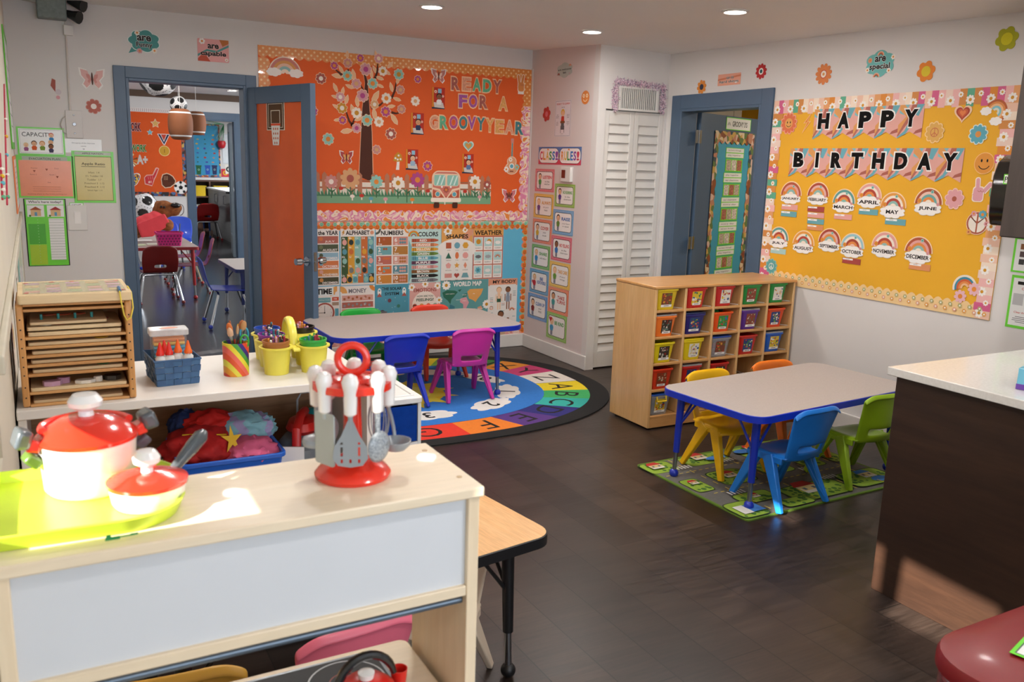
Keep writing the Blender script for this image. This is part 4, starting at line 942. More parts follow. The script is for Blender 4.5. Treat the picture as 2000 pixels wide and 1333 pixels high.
def d_time(f):
    a = f.a; f.arc(-a*.5, .42, 0.02, .12, -PI/2, PI/2, K['orange']); f.arc(a*.42, .3, .06, .2, PI/2, PI*1.1, K['ochre']); f.rect(0, .36, a*.6, .2, glossy('#dfe8e4')); f.text('TIME', 0, .37, .15, INK, .04, width=a*.5)
    f.rect(0, .14, a*.4, .13, paper('#6fa4a8')); f.text("telling o'clock", 0, .14, .03, TW, 0, width=a*.34)
    for x, c in ((-.36, '#c9704a'), (.36, '#c9583a')): f.rect(x*a, .16, a*.22, .1, paper(c)); f.text('A.M.' if x < 0 else 'P.M.', x*a, .16, .04, TW, .02); f.rect(x*a, .03, a*.22, .09, paper('#a8907a'))
    f.disc(0, -.2, .27, K['rose']); f.disc(0, -.2, .225, glossy('#ede8e0')); f.rect(0, -.12, .012, .18, INK); f.rect(-.08, -.2, .16, .012, INK); f.disc(0, -.2, .02, INK)
    for k in range(12): f.text(str(k or 12), .185*math.sin(2*PI*k/12), -.2+.185*math.cos(2*PI*k/12), .03, INK, 0)
    f.rect(a*.4, -.2, a*.12, .2, K['blue'])
poster(B7(82, 850), B7(444, 1290), 'time poster with a clock face, left end of the lower poster row', d_time)
def d_money(f):
    a = f.a; f.arc(-a*.5, .3, .05, .2, 0, PI/2, K['ochre']); f.arc(a*.5, .5, .05, .16, PI, PI*1.5, K['orange']); f.text('MONEY', 0, .36, .12, paper('#77757a'), .03, width=a*.52)
    for r, c in enumerate(('#d3a092', '#b0685a', '#d9a87a', '#cf9a6a')):
        y = .16-.19*r; f.rect(0, y, a*.9, .16, paper(c))
        for k in range(7): f.disc((-.38+.12*k)*a, y+.02*((k % 2)*2-1), .035, paper('#a8603a' if r == 0 else '#8f8f92'), n=12)
        f.rect(a*.2, y+.015, .05, .01, TW); f.rect(a*.2, y-.015, .05, .01, TW)
poster(B7(451, 838), B7(859, 1260), 'money poster second in the lower poster row', d_money)
def d_solar(f):
    a = f.a; f.text('THE SOLAR', 0, .40, .075, INK, .03, width=a*.6); f.text('SYSTEM', 0, .27, .075, INK, .03, width=a*.42)
    for x in (-.37, .37): f.disc(x*a, .32, .05, TW, .1); f.poly([(x*a-.07, .2), (x*a+.07, .2), (x*a, .3)], K['rose']); f.disc(x*a, .36, .025, K['blue'])
    for x, y, r, c in ((-.07, .1, .05, '#6a3f4a'), (.2, -.05, .045, '#3f7a6a'), (.33, -.35, .1, '#cf6a4a'), (-.1, -.3, .08, '#cf9a4a'), (-.28, -.2, .07, '#4a4a50')): f.disc(x*a, y, r, paper(c))
    f.disc(-a*.28, -.19, .13, paper('#6a6a6e'), .03)
    r = random.Random(4)
    for k in range(24): f.disc(r.uniform(-.48, .48)*a, r.uniform(-.48, .48), .008, TW, n=6)
poster(B7(862, 826), B7(1256, 1290), 'solar system poster third in the lower poster row', d_solar, '#4f98ae')
def d_emo(f):
    a = f.a; f.disc(0, -.15, .42*a, glossy('#efe2d6'), .42)
    for x, y in ((-.43, .38), (.0, .46), (.4, .4), (.46, .0), (.44, -.35)): f.flower(x*a, y, .1, TW, K['mustard'], 8)
    f.text('EMOTIONS', 0, .3, .1, K['rose'], .03, width=a*.74); f.text('HOW ARE YOU', 0, .13, .05, paper('#4a5a4a'), .02, width=a*.52); f.text('FEELING?', 0, .03, .08, paper('#3f5a44'), .03, width=a*.56)
    for k in range(8):
        x, y = (-.33+.22*(k % 4))*a, -.14-.2*(k//4); f.disc(x, y, .068, paper(['#a8503a', '#d99a4a', '#df6a4a', '#8fb09a'][k % 4])); f.rect(x, y+.02, .09, .02, INK); f.arc(x, y-.01, .025, .035, PI, 2*PI, INK, 6)
poster(B8(-3, 680), B8(331, 1070), 'emotions poster asking how are you feeling, in the lower poster row', d_emo, '#dba79e')
def d_map(f):
    a = f.a; f.flower(-a*.38, .38, .12, TW, K['mustard'], 10); f.text('WORLD MAP', a*.06, .4, .12, TW, .03, width=a*.6); f.flower(a*.48, -.15, .12, TW, K['mustard'], 10)
    f.poly([(x*a, y) for x, y in [(-.46, .2), (-.36, .26), (-.2, .24), (-.14, .2), (-.22, .08), (-.27, .02), (-.29, -.1), (-.35, 0), (-.43, .08)]], paper('#2f6a54'))
    f.poly([(x*a, y) for x, y in [(-.14, .25), (-.06, .27), (-.1, .2)]], paper('#2f6a54'))
    f.poly([(x*a, y) for x, y in [(-.3, -.1), (-.2, -.16), (-.2, -.28), (-.27, -.45), (-.31, -.2)]], paper('#3f7a8a'))
    f.poly([(x*a, y) for x, y in [(.06, .2), (.12, .26), (.4, .26), (.36, .12), (.28, .0), (.24, -.08), (.18, -.02), (.1, .02)]], K['ochre'])
    f.poly([(x*a, y) for x, y in [(-.02, .14), (.06, .17), (.05, .08), (-.04, .06)]], paper('#3f7a6a'))
    f.poly([(x*a, y) for x, y in [(-.08, .03), (.04, .06), (.1, -.08), (.05, -.2), (.02, -.34), (-.02, -.3), (-.02, -.12), (-.09, -.06)]], K['pink'])
    f.poly([(x*a, y) for x, y in [(.28, -.22), (.36, -.18), (.4, -.26), (.32, -.32)]], K['salmon'])
    for s, x, y in (('NORTH AMERICA', -.3, .16), ('ASIA', .2, .14), ('AFRICA', .0, -.03), ('EUROPE', 0, .12), ('AUSTRALIA', .34, -.25), ('ATLANTIC', -.12, .0), ('PACIFIC', -.4, -.18), ('INDIAN', .2, -.25)): f.text(s, x*a, y, .022, TW, .01)
poster(B8(333, 650), B8(846, 1075), 'world map poster behind the grey table', d_map, '#5f9c9c')
def d_body(f):
    a = f.a; f.rect(0, .43, a, .14, K['salmon']); f.rect(0, -.45, a, .1, K['salmon']); f.rect(0, .36, a*.9, .04, glossy('#e9e5de')); f.text('MY BODY', a*.05, .44, .065, INK, .03, width=a*.8)
    for x, h, sk, sh in ((-.13, '#c9a070', 3, '#2f5a44'), (.18, '#3a2416', 1, '#8f9aa8')):
        f.rect(x*a-.02, -.02, .025, .2, SKIN[sk]); f.rect(x*a+.03, -.02, .025, .2, SKIN[sk]); f.rect(x*a, .09, .09, .12, paper(sh)); f.rect(x*a, .16, .07, .12, SKIN[sk] if x < 0 else paper(sh)); f.rect(x*a-.065, .12, .02, .14, SKIN[sk]); f.rect(x*a+.065, .12, .02, .14, SKIN[sk]); f.disc(x*a, .28, .06, paper(h)); f.disc(x*a, .27, .05, SKIN[sk])
    f.disc(-.05*a, -.21, .07, paper('#3a2416')); f.disc(-.05*a, -.22, .055, SKIN[1]); f.disc(-.38*a, -.08, .04, K['orange']); f.disc(-.38*a, -.08, .03, TW); [f.arc(.33*a, -.15, .03+.012*k, .042+.012*k, 0, PI, RB[k], 10) for k in range(3)]; f.rect(.2*a, -.33, .05, .08, SKIN[1])
    r = random.Random(5)
    for k in range(22): f.rect((r.choice((-.38, .02, .4)))*a, .24-.03*k+(.0), .07, .008, paper(r.choice(('#c9705a', '#3f8a8a', '#55555a'))))
poster(B8(847, 637), B8(1160, 1172), 'my body poster at the right end of the lower poster row', d_body)

# ================================================================ narrow closet wall
Z1 = lambda x, y: (1020+x/4.167, 80+y/4.167)
Z2 = lambda x, y: (1020+x/2.897, 270+y/2.897)
def d_welc(f):
    f.cloud(0, 0, f.a, 1, paper('#b9c2ba'), .0013, 6); f.text('are welcome', 0, .05, .13, INK, .015, width=f.a*.8); f.text('here', 0, -.15, .16, INK, .02)
    f.arc(f.a*.33, .2, .06, .16, 0, PI, K['salmon']); f.arc(-f.a*.36, -.3, .05, .15, 0, PI, K['rose']); f.disc(f.a*.3, -.25, .05, K['pink'])
stk('welcome_cutout', W_PINK, (1087.5, 122, 1119, 152), 'grey cloud cutout reading are welcome here high on the closet wall', 'sign', d_welc)
stk('paper_flower', W_PINK, (1060, 208, 1076, 238), 'red paper flower left of the ready to learn poster', 'flower', flw('#c2403a', '#d9707a', 6))
def d_smile(c, oc=None):
    def d(f):
        r = .5
        f.disc(0, 0, r, paper(oc or c), r, .0012); f.disc(0, 0, r*.93, paper(c))
        for q in (-1, 1): f.disc(q*.14, .12, .045, INK, .075, n=12)
        f.arc(0, .02, .27, .31, PI*1.15, PI*1.85, INK, 14)
    return d
def d_daisyface(f):
    f.disc(0, 0, f.a/2, paper('#dd8540'), .5, .0012)
    for q in (-1, 1): f.flower(q*f.a*.2, .12, .16, paper('#f0d9b4'), K['orange'], 6)
    f.arc(0, .02, .27, .33, PI*1.15, PI*1.85, paper('#f0d9b4'), 12)
stk('smiley_cutout', W_PINK, (1136, 177, 1151.5, 204), 'orange smiley cutout with daisy eyes on the closet wall', 'cutout', d_daisyface)
def d_ready(f):
    a = f.a; f.rect(0, 0, a, 1, glossy('#dcd6da'), 0, .0012); f.rect(0, 0, a*.94, .96, paper('#8a8088')); f.rect(0, 0, a*.92, .945, glossy('#e2dade')); f.text('READY TO LEARN', 0, .4, .05, K['red'], .02, width=a*.8); f.text('looks like', 0, .31, .03, INK, 0)
    f.disc(0, .16, .1, paper('#e0b04a')); f.disc(0, .13, .075, SKIN[0]); f.poly([(-.09, -.08), (.09, -.08), (.07, .06), (-.07, .06)], K['red']); f.rect(0, -.1, .24, .06, paper('#7a4a2a')); f.rect(0, -.22, .16, .18, paper('#5a5a60')); f.rect(-.09, -.3, .02, .2, paper('#55555a')); f.rect(.09, -.3, .02, .2, paper('#55555a'))
    for k in range(4): f.lines((-.33 if k % 2 else .33)*a, .1-.2*(k//2), .02-.2*(k//2), 3, a*.18, INK, .008, k)
    f.text('and acts', 0, -.42, .025, INK)
stk('rules_poster', W_PINK, (1084, 196, 1115, 267), 'pale ready to learn poster with a child at a desk', 'poster', d_ready)
def card(f, bg, w=None, n=9):
    a = f.a; f.rect(0, 0, a, 1, glossy(bg), 0, .0012); f.rect(0, 0, a*.94, .94, patterned('dots'+bg, 'dots', [bg, '#f0e6e0'], 90, .4))
    f.cloud(0, 0, a*.86, .8, INK, 0, n) if False else None
    f.poly(rrect(-a*.42, -.39, a*.42, .39, .12), INK); f.poly(rrect(-a*.405, -.37, a*.405, .37, .11), glossy('#f2efec'))
def d_banner(f):
    a = f.a; f.rect(0, 0, a, 1, glossy('#4a7ab8'), 0, .0012); f.rect(0, -.35, a, .3, glossy('#d0405a'))
    for q in (-1, 1): f.rect(q*a*.25, 0, a*.48, .86, INK, .36); f.rect(q*a*.25, 0, a*.47, .82, glossy('#f2efec'), .34)
    cs = ['#d0405a', '#e08a3a', '#e0b62c', '#4a9a4a', '#3a7ac2', '#8a4aa0']
    for i, ch in enumerate('CLASS!'): f.text(ch, (-.43+.075*i)*a, 0, .5, paper(cs[i]), .03, width=a*.065, sy=.5)
    f.rect(-.0*a, 0, .05, .3, paper('#e08a3a')); f.text('&', 0, 0, .2, INK, .01)
    for i, ch in enumerate('RULES!'): f.text(ch, (.08+.07*i)*a, 0, .5, paper(cs[(i+1) % 6]), .03, width=a*.06, sy=.5)
    for q in (-.27, .22): f.arc(q*a, .3, .03, .1, 0, PI, paper('#e08a3a'))
stk('class_rules_banner', W_PINK, (1051, 287, 1134, 322), 'class rules banner in rainbow letters on the closet wall', 'banner', d_banner)
t = thing('thermostat', 'white wall thermostat right of the listen card', 'thermostat', W_PINK.hit(1110, 341))
mb = MB(); mb.box((-.03, -.075, -.06), (-.001, .075, .06)); mb.build('thermostat_case', TRIM, t, bevel=.006)
mb = MB(); mb.box((-.0315, .0, -.03), (-.0295, .055, .035)); mb.build('display', M('#6a2a24', .25), t)
CARDS = [('LISTEN', 'to the|teacher', 70, 163, 185, 315, '#dd6a74', '#d0303a', 0, '#4a9a4a'), ('ALWAYS', 'do your|best', 62, 305, 180, 465, '#e8b83a', '#d99a1c', 3, '#7a4a8a'), ('COVER', 'your|mouth', 55, 450, 170, 607, '#e0704a', '#c2403a', 0, '#d9b03a'), ('SHARE', 'with others', 50, 595, 160, 750, '#6aae4a', '#3f9a3a', 3, '#3a8ac2'), ('BE|RESPONSIBLE', '', 38, 735, 152, 892, '#4a9ac8', '#2f6ab0', 3, '#c2303a'), ('CLEAN UP', 'your|mess', 28, 875, 145, 1040, '#4a90cf', '#2f6ab0', 0, '#8a2a2a'),
         ('NO RUNNING', 'in the|classroom', 180, 248, 302, 403, '#8cba4a', '#4a9a3a', 0, '#5a3a8a'), ('RAISE', 'your hand|to speak', 170, 395, 293, 560, '#5aa0d0', '#2f6ab0', 0, '#6a8a3a'), ('NO YELLING', 'in the|classroom', 160, 545, 283, 710, '#d9506a', '#d0303a', 1, '#3a7ac2'), ('TAKE CARE', 'of your|things', 150, 692, 275, 862, '#e8bc3a', '#d99a1c', 3, '#6a9a3a'), ('TAKE|TURNS', '', 142, 838, 265, 1008, '#e8784a', '#c2403a', 2, '#4a9a9a'), ('BE KIND', '', 133, 982, 255, 1156, '#8abf4a', '#3f9a3a', 3, '#4a9ac8')]
for (t1, t2, xx0, yy0, xx1, yy1, bg, tc_, sk, sh) in CARDS:
    def d(f, t1=t1, t2=t2, bg=bg, tc_=tc_, sk=sk, sh=sh):
        a = f.a; card(f, bg); kid(f, -a*.24, -.02, .66, SKIN[sk], '#3a2418' if sk != 3 else '#d9b06a', sh, '#4a4a6a')
        for i, s in enumerate(t1.split('|')): f.text(s, a*.14, .14-.16*i, .14, paper(tc_), .03, width=a*min(.46, .085*len(s)))
        for i, s in enumerate(t2.split('|') if t2 else []): f.text(s, a*.14, -.05-.11*i, .07, INK, 0, width=a*min(.36, .04*len(s)))
        if t1 in ('BE KIND', 'BE|RESPONSIBLE'): f.poly(heart_pts(.22, -a*.3, .25 if t1 == 'BE KIND' else -.05), paper('#c2303a'))
    X0, Y0 = Z2(xx0, yy0); X1, Y1 = Z2(xx1, yy1); sl = (X1-X0)*.2
    stk('class_rule_card', W_PINK, (X0+1.5, Y0+sl*.5, X1-1.5, Y1-sl*.5), f'class rule card reading {t1.replace("|", " ").lower()} on the closet wall', 'rule card', d, 'class rule cards on the closet wall', gap=.0003*(CARDS.index((t1, t2, xx0, yy0, xx1, yy1, bg, tc_, sk, sh)) % 2))
# ================================================================ right wall stickers
for P, w, h, c, cc, n, lbl in (((1370.7, 170), 19, 28, '#dd8a3a', '#3a3a4a', 8, 'small orange paper flower above the right door frame'), ((1487, 139.5), 21, 31, '#b82a2c', '#f0ebe4', 10, 'red paper flower with white ring on the right wall'), ((1609, 145), 32, 42, '#d9824a', '#c9604a', 11, 'orange paper sunflower left of the are special cloud'), ((1809, 139.5), 38, 42, '#e0822c', '#d9c02c', 6, 'orange paper flower with yellow centre right of the are special cloud'), ((1967, 76), 48, 49, '#a8a81c', '#cfc81c', 6, 'olive paper flower at the upper right corner')):
    def d(f, c=c, cc=cc, n=n, P=P):
        f.flower(0, 0, .5, paper(c), paper(cc), n, None, .0013, rc=.5 if n == 6 else .42)
        if n == 10: f.disc(0, 0, .12, paper('#1f5a5a'))
        if n == 11: f.disc(0, 0, .16, paper('#f0e2d2')); f.disc(0, 0, .07, paper('#d99a5a'))
    stk('paper_flower', W_RIGHT, ctr(*P, w, h), lbl, 'flower', d)
stk('motto_card', W_RIGHT, (1402.5, 144, 1446.5, 166.5), 'small pink card reading can do hard things above the right door', 'sign', lambda f: (f.rect(0, 0, f.a, 1, paper('#e0a088'), .05, .0012), f.poly([(-f.a*.5, .1), (f.a*.5, .35), (f.a*.5, .2), (-f.a*.5, -.05)], paper('#cf7a5a')), f.text('can do', .1, .18, .27, INK, .02, outline=WHITE, oo=.03), f.text('hard things', 0, -.2, .3, INK, .02, width=f.a*.84, outline=WHITE, oo=.03)))
def d_spec(f):
    f.cloud(0, 0, f.a, 1, paper('#6fb8b4'), .0013, 6)
    for x, y in ((0, .36), (-.08, -.42)): [f.arc(x*f.a, y-.06, .05+.035*k, .085+.035*k, 0, PI, RB[k], 12) for k in range(3)]
    for x, y, c in ((-.34, .15, 'salmon'), (.42, .2, 'white'), (.32, -.28, 'white'), (-.4, -.2, 'white')): f.flower(x*f.a, y, .1, K[c], K['orange'], 6)
    f.text('are', 0, .17, .2, INK, .03, outline=WHITE, oo=.03); f.text('special', 0, -.12, .28, INK, .03, width=f.a*.68, outline=WHITE, oo=.03)
stk('motto_cloud', W_RIGHT, (1690, 98, 1748, 151), 'teal cloud sign reading are special on the right wall', 'sign', d_spec)
# ================================================================ yellow birthday board
u0 = W_RIGHT.uv(1515, 197.5)[0]; u1 = -2.748; vz0, vz1 = .86, 2.077
f = Flat(u1-u0, vz1-vz0); f.rect(0, 0, f.a, 1, M('#e5ab30', .6, var=.03, nscale=2.5, spec=.25), 0, .004)
YBD = f.build('yellow_birthday_board', W_RIGHT.fr((u0+u1)/2, (vz0+vz1)/2), 'large yellow bulletin board headed happy birthday', 'bulletin board')
def daisy_strip(L, h, horizontal, flip, fr, seed, wavy=14):
    f = Flat(1, 1, unit=1.0); r = random.Random(seed); k = int(L/.042)
    cs = ['#e9c0a8', '#d98a3a', '#e9b4b0', '#5fa88a', '#efdcc8', '#d0628a', '#e0a06a', '#e9cfc0', '#cf8a4a']
    for i in range(k):
        t0, t1 = -L/2+L*i/k, -L/2+L*(i+1)/k; e = h/2+(.010*(i % 2))
        pts = [(t0, flip*h/2), (t1, flip*h/2), (t1, -flip*e), (t0, -flip*e)]
        if not horizontal: pts = [(y, x) for x, y in pts]
        f.poly(pts, paper(cs[(i*5+r.randint(0, 1)) % 9]), .0012); f.z = 0
    f.z = .0012
    for i in range(int(L/.058)):
        t = -L/2+.03+.058*i; q = (.15 if i % 2 else -.2)*h; R = .026 if i % 2 == 0 else .016; p = (t, q) if horizontal else (q, t)
        f.flower(p[0], p[1], R, TW, K['mustard'], 8, rc=.35)
    child(f, 'daisy_border', fr, YBD)
g4 = .0045; hb = .085
daisy_strip(u1-u0, hb, True, 1, W_RIGHT.fr((u0+u1)/2, vz1-hb/2, g4), 1)
daisy_strip(vz1-vz0-hb-.004, hb*.9, False, -1, W_RIGHT.fr(u0+hb*.45, (vz0+vz1-hb)/2, g4+.0016), 2)
daisy_strip(vz1-vz0-hb-.004, hb, False, 1, W_RIGHT.fr(u1-hb/2, (vz0+vz1-hb)/2, g4+.0016), 3)
f = scallop(u1-u0, hb, 30, 0, paper('#eecb94'), 0, 0, True, -1)
for i in range(58):
    x = -(u1-u0)/2+.015+.029*i
    f.flower(x, -.014 if i % 2 else .012, .013, K['ochre'] if i % 4 == 1 else paper('#e0a88a') if i % 4 == 3 else paper('#b4b07a'), WHITE, 6)
child(f, 'flower_border', W_RIGHT.fr((u0+u1)/2, vz0+hb/2, g4), YBD)
GY = .0062
Y4 = lambda x, y: (1500+x/4, 160+y/4)
Y5 = lambda x, y: (1480+x/3.846, 400+y/3.846)
# pennants
def pennant_word(word, pl, pr, top_l, top_r, bot):
    uL, uR = W_RIGHT.uv(*Y4(*pl))[0], W_RIGHT.uv(*Y4(*pr))[0]; n = len(word); w = (uR-uL)/n
    zt = W_RIGHT.uv(*Y4((pl[0]+pr[0])/2, (top_l+top_r)/2))[1]; zb_ = W_RIGHT.uv(*Y4((pl[0]+pr[0])/2, bot))[1]; h = zt-zb_
    for i, ch in enumerate(word):
        f = Flat(w, h); a = f.a
        f.poly([(-a/2, .5), (a/2, .5), (a/2, -.5), (0, -.3), (-a/2, -.5)], paper('#dba49a'), .001)
        f.poly([(-a/2, .5), (-a*.1, .5), (-a*.3, .2), (-a/2, .25)], paper('#7fb8c0')); f.poly([(-a*.5, .5), (-a*.3, .5), (a*.05, .2), (-a*.2, -.05), (-a*.45, -.35), (-a*.5, -.35), (-a*.5, -.1), (-a*.2, .15), (-a*.5, .35)], paper('#d99a5a'))
        f.poly([(a*.0, .5), (a*.35, .5), (a*.1, .2), (-a*.05, 0), (-a*.25, -.2), (-a*.5, -.5), (-a*.5, -.4), (-a*.3, -.1), (-a*.15, .1)], paper('#b0685a')); f.poly([(a*.2, .5), (a*.5, .5), (a*.3, .15), (a*.15, .2)], paper('#6aa8b4'))
        f.poly([(-a*.1, -.08), (-a*.22, -.28), (-a*.5, -.46), (-a*.5, -.5), (-a*.16, -.37), (0, -.18)], paper('#6aa8b4')); f.poly([(a*.5, -.2), (a*.5, -.32), (a*.16, -.38), (a*.25, -.28)], paper('#a85f52'))
        o = f.build('pennant', W_RIGHT.fr(uL+w*(i+.5), (zt+zb_)/2, GY+.0003*(i % 2)), f'pennant with black letter {ch}, {ORD[i] if i < 6 else ("seventh", "eighth")[i-6]} of the word {word.lower()}', 'pennant', f'pennants spelling {word.lower()}')
        g = Flat(w, h); g.text(ch, 0, .1, .55, WHITE, .09, width=a*(.27 if ch == 'I' else .68), sy=.60); g.text(ch, 0, .1, .5, M('#0e0c0c', .75, spec=.15), .065, width=a*(.17 if ch == 'I' else .56), sy=.52)
        child(g, 'letter', W_RIGHT.fr(uL+w*(i+.5), (zt+zb_)/2, GY+.0016+.0003*(i % 2)), o); 
pennant_word('HAPPY', (365, 325), (1215, 325), 215, 175, 445); pennant_word('BIRTHDAY', (175, 630), (1528, 650), 520, 518, 765)
MON = [('JANUARY', 187, 865, 165, 4, 0), ('FEBRUARY', 398, 870, 172, 4, 1), ('MARCH', 600, 925, 182, 4, 2), ('APRIL', 800, 882, 195, 4, 3), ('MAY', 985, 955, 208, 4, 4), ('JUNE', 1262, 925, 225, 4, 5), ('JULY', 165, 245, 150, 5, 2), ('AUGUST', 350, 278, 165, 5, 4), ('SEPTEMBER', 545, 262, 172, 5, 1), ('OCTOBER', 718, 300, 184, 5, 6), ('NOVEMBER', 960, 292, 200, 5, 3), ('DECEMBER', 1215, 330, 214, 5, 0)]
MC = [('#b0583f', '#e0a09a', '#df8a4a', '#8fb8b0', '#efe2d2'), ('#a84a3a', '#e0b0a8', '#e0904a', '#8fb8b0', '#efe2d2'), ('#5f9a96', '#e9e2d6', '#b04a3a', '#e0904a', '#7fb8b0'), ('#e0a09a', '#efe2d2', '#b04a3a', '#df8a4a', '#8fb8b0'), ('#df9a4a', '#efe2d2', '#b04a3a', '#8fb8b0', '#efe2d2'), ('#a8583f', '#e9c0b0', '#6fa8a4', '#df8a4a', '#efe2d2'), ('#9ac4cc', '#efe2d2', '#a84a3a', '#df8a4a', '#e9c0b0')]
for (s, x, y, w, z, ci) in MON:
    px, py = (Y4 if z == 4 else Y5)(x, y); k = 4 if z == 4 else 3.846; W_ = w/k; H_ = W_*1.12
    def d(f, s=s, ci=ci):
        a = f.a; cols = MC[ci]; O = paper('#f2d2ac')
        f.arc(0, -.12, .02, .40*a/.89*1.12, 0, PI, O, 20, .001)
        for i, c in enumerate(cols): f.arc(0, -.12, (.415-.075*(i+1))*a/.89, (.415-.075*i)*a/.89, 0, PI, paper(c), 18)
        f.cloud(0, -.27, a*1.0, .46, paper('#d9d4c8'), 0, 8); f.cloud(0, -.265, a*.97, .43, WHITE, 0, 8)
        f.flower(-a*.32, -.03, .085, K['orange'], K['mustard'], 6); f.flower(a*.34, -.12, .06, K['pink'], K['dusty'], 6); f.flower(a*.1, .26, .06, K['aqua'], K['teal'], 6)
        f.text(s, 0, -.27, .13, INK, .03, width=a*min(.8, .16*len(s)))
    lbl = f'rainbow cloud cutout labelled {s.lower()} on the yellow board'
    stk('month_rainbow', W_RIGHT, ctr(px, py, W_, H_), lbl, 'month cutout', d, 'month rainbows on the yellow board', gap=GY)
STR = [('pink', 175, 980, 125, 48, 4, 'january, upper'), ('blue', 168, 1033, 122, 48, 4, 'january, lower'), ('red', 380, 995, 130, 48, 4, 'february, topmost'), ('pink', 380, 1043, 130, 46, 4, 'february, second'), ('blue', 378, 1092, 130, 46, 4, 'february, third'), ('orange', 374, 1140, 126, 46, 4, 'february, lowest'), ('pink', 592, 1055, 140, 48, 4, 'march, the only one'), ('blue', 790, 1017, 150, 50, 4, 'april, the only one'), ('blue', 1001, 1095, 162, 54, 4, 'may, the only one'), ('pale', 159, 349, 115, 45, 5, 'july, the only one'), ('red', 709, 424, 138, 48, 5, 'october, the only one'), ('orange', 1221, 468, 162, 54, 5, 'december, the only one')]
SCOL = dict(pink='#e0a29a', blue='#6aa4ac', red='#a84a44', orange='#d99060', pale='#a8ccc8')
for (c, x, y, w, h, z, lbl) in STR:
    px, py = (Y4 if z == 4 else Y5)(x, y); k = 4 if z == 4 else 3.846
    def d(f, c=c): f.rect(0, 0, f.a, 1, paper(SCOL[c]), 0, .001); f.rect(-f.a*.2, .28, f.a*.55, .3, WHITE); f.rect(-f.a*.2, .28, f.a*.2, .06, paper('#77757a'))
    stk('name_strip', W_RIGHT, ctr(px, py, w/k, h/k*.88), f'{c} name strip under {lbl}', 'name strip', d, 'name strips under the months', gap=GY)
def d_sun(f):
    f.flower(0, 0, .5, paper('#d9704a'), K['ochre'], 12, paper('#e9a08a'), .0012, rc=.46)
    for q in (-1, 1): f.disc(q*.09, .04, .03, INK, .05, n=10)
    f.arc(0, 0, .14, .165, PI*1.15, PI*1.85, INK, 10)
stk('smiling_flower', W_RIGHT, ctr(*Y4(170, 325), 35, 44), 'orange smiling flower at the top left of the yellow board', 'flower', d_sun, gap=GY)
stk('lightning_bolt', W_RIGHT, ctr(*Y4(312, 325), 23, 40), 'orange outlined lightning bolt left of the letter H', 'cutout', lambda f: (f.poly([(.22, .5), (-.24, .0), (-.02, .03), (-.28, -.5), (.24, .1), (.05, .08)], paper('#f0c090'), .0012), f.poly([(.18, .42), (-.17, .03), (.02, .06), (-.2, -.38), (.17, .06), (0, .05)], K['orange'])), gap=GY)
def peace(f, r, m, w=.035):
    f.arc(0, 0, r-w, r, 0, 2*PI, m, 24); f.rect(0, 0, w, 2*r-w, m)
    for q in (-1, 1): f.poly([(0, .02), (0, -.03), (q*r*.7, -r*.7-.02), (q*r*.7+q*.02, -r*.7+.02)], m)
def d_pf(c, o, m):
    def d(f): f.flower(0, 0, .5, paper(c), paper(c), 10, paper(o), .0012, rc=.4); peace(f, .21, paper(m))
    return d
stk('peace_flower', W_RIGHT, ctr(*Y4(1308, 395), 40, 44), 'peach peace sign flower right of the letter Y in happy', 'flower', d_pf('#d9a85a', '#eecb94', '#c2704a'), gap=GY)
stk('peace_flower', W_RIGHT, ctr(*Y5(108, 462), 23, 31), 'teal peace sign flower above the cubby shelf', 'flower', d_pf('#5fa4a4', '#8fc4bc', '#e9efe8'), gap=GY)
stk('paper_heart', W_RIGHT, ctr(*Y4(1530, 243), 38, 38), 'red and orange paper heart near the top of the yellow board', 'heart', d_heart(['#efc9a8', '#a84432', '#c9603c', '#df8048']), gap=GY)
def d_rb(f):
    a = f.a
    for i, c in enumerate(('#b5603a', '#d98a4a', '#e9b88a', '#7fc0cc', '#d9dccc')): f.arc(.08*a, .02, .46-.08*(i+1), .46-.08*i, -PI*.32, PI*.82, paper(c), 18, .0012 if i == 0 else 0)
    f.cloud(-a*.28, .05, a*.44, .34, WHITE); f.cloud(a*.12, -.34, a*.48, .34, WHITE)
stk('paper_rainbow', W_RIGHT, ctr(*Y4(1770, 238), 54, 52), 'paper rainbow with two clouds at the top right of the yellow board', 'rainbow', d_rb, gap=GY)
stk('paper_flower', W_RIGHT, ctr(*Y4(1650, 410), 41, 42), 'blue paper flower with orange centre on the yellow board', 'flower', flw('#5fa8b8', '#d99048', 10, '#d9e4dc', .3), gap=GY)
stk('smiley_cutout', W_RIGHT, ctr(*Y4(1697, 637), 43, 43), 'big orange smiley face cutout on the yellow board', 'cutout', d_smile('#dd9440', '#eebb80'), gap=GY)
stk('paper_flower', W_RIGHT, ctr(*Y4(1463, 915), 41, 43), 'pink paper flower right of june', 'flower', flw('#dba0a4', '#a85a48', 9, '#ecc4b4', .24), gap=GY)
stk('peace_hand_cutout', W_RIGHT, ctr(*Y4(1650, 860), 45, 52), 'pink peace hand cutout at the right of the yellow board', 'cutout', d_hand('#dba0a8', None, ((-.04, .1, .42, 95), (.2, .0, .45, 50))), gap=GY)
def d_peace(f):
    f.disc(0, 0, .5, paper('#eccab0'), .5, .0012); f.disc(0, 0, .46, paper('#e9e0d4')); f.arc(0, 0, .40, .47, 0, 2*PI, paper('#a85a42'), 28)
    f.rect(0, 0, .07, .86, paper('#a85a42'))
    for q in (-1, 1): f.poly([(0, .05), (0, -.04), (q*.30, .31), (q*.34, .25)], paper('#a85a42'))
    f.flower(.2, .38, .19, K['blue'], K['orange'], 9); f.flower(-.2, .4, .13, K['pink'], K['orange'], 6); f.flower(.42, 0, .11, K['pink'], K['rose'], 6); f.flower(-.33, -.4, .12, K['ochre'], K['rose'], 6)
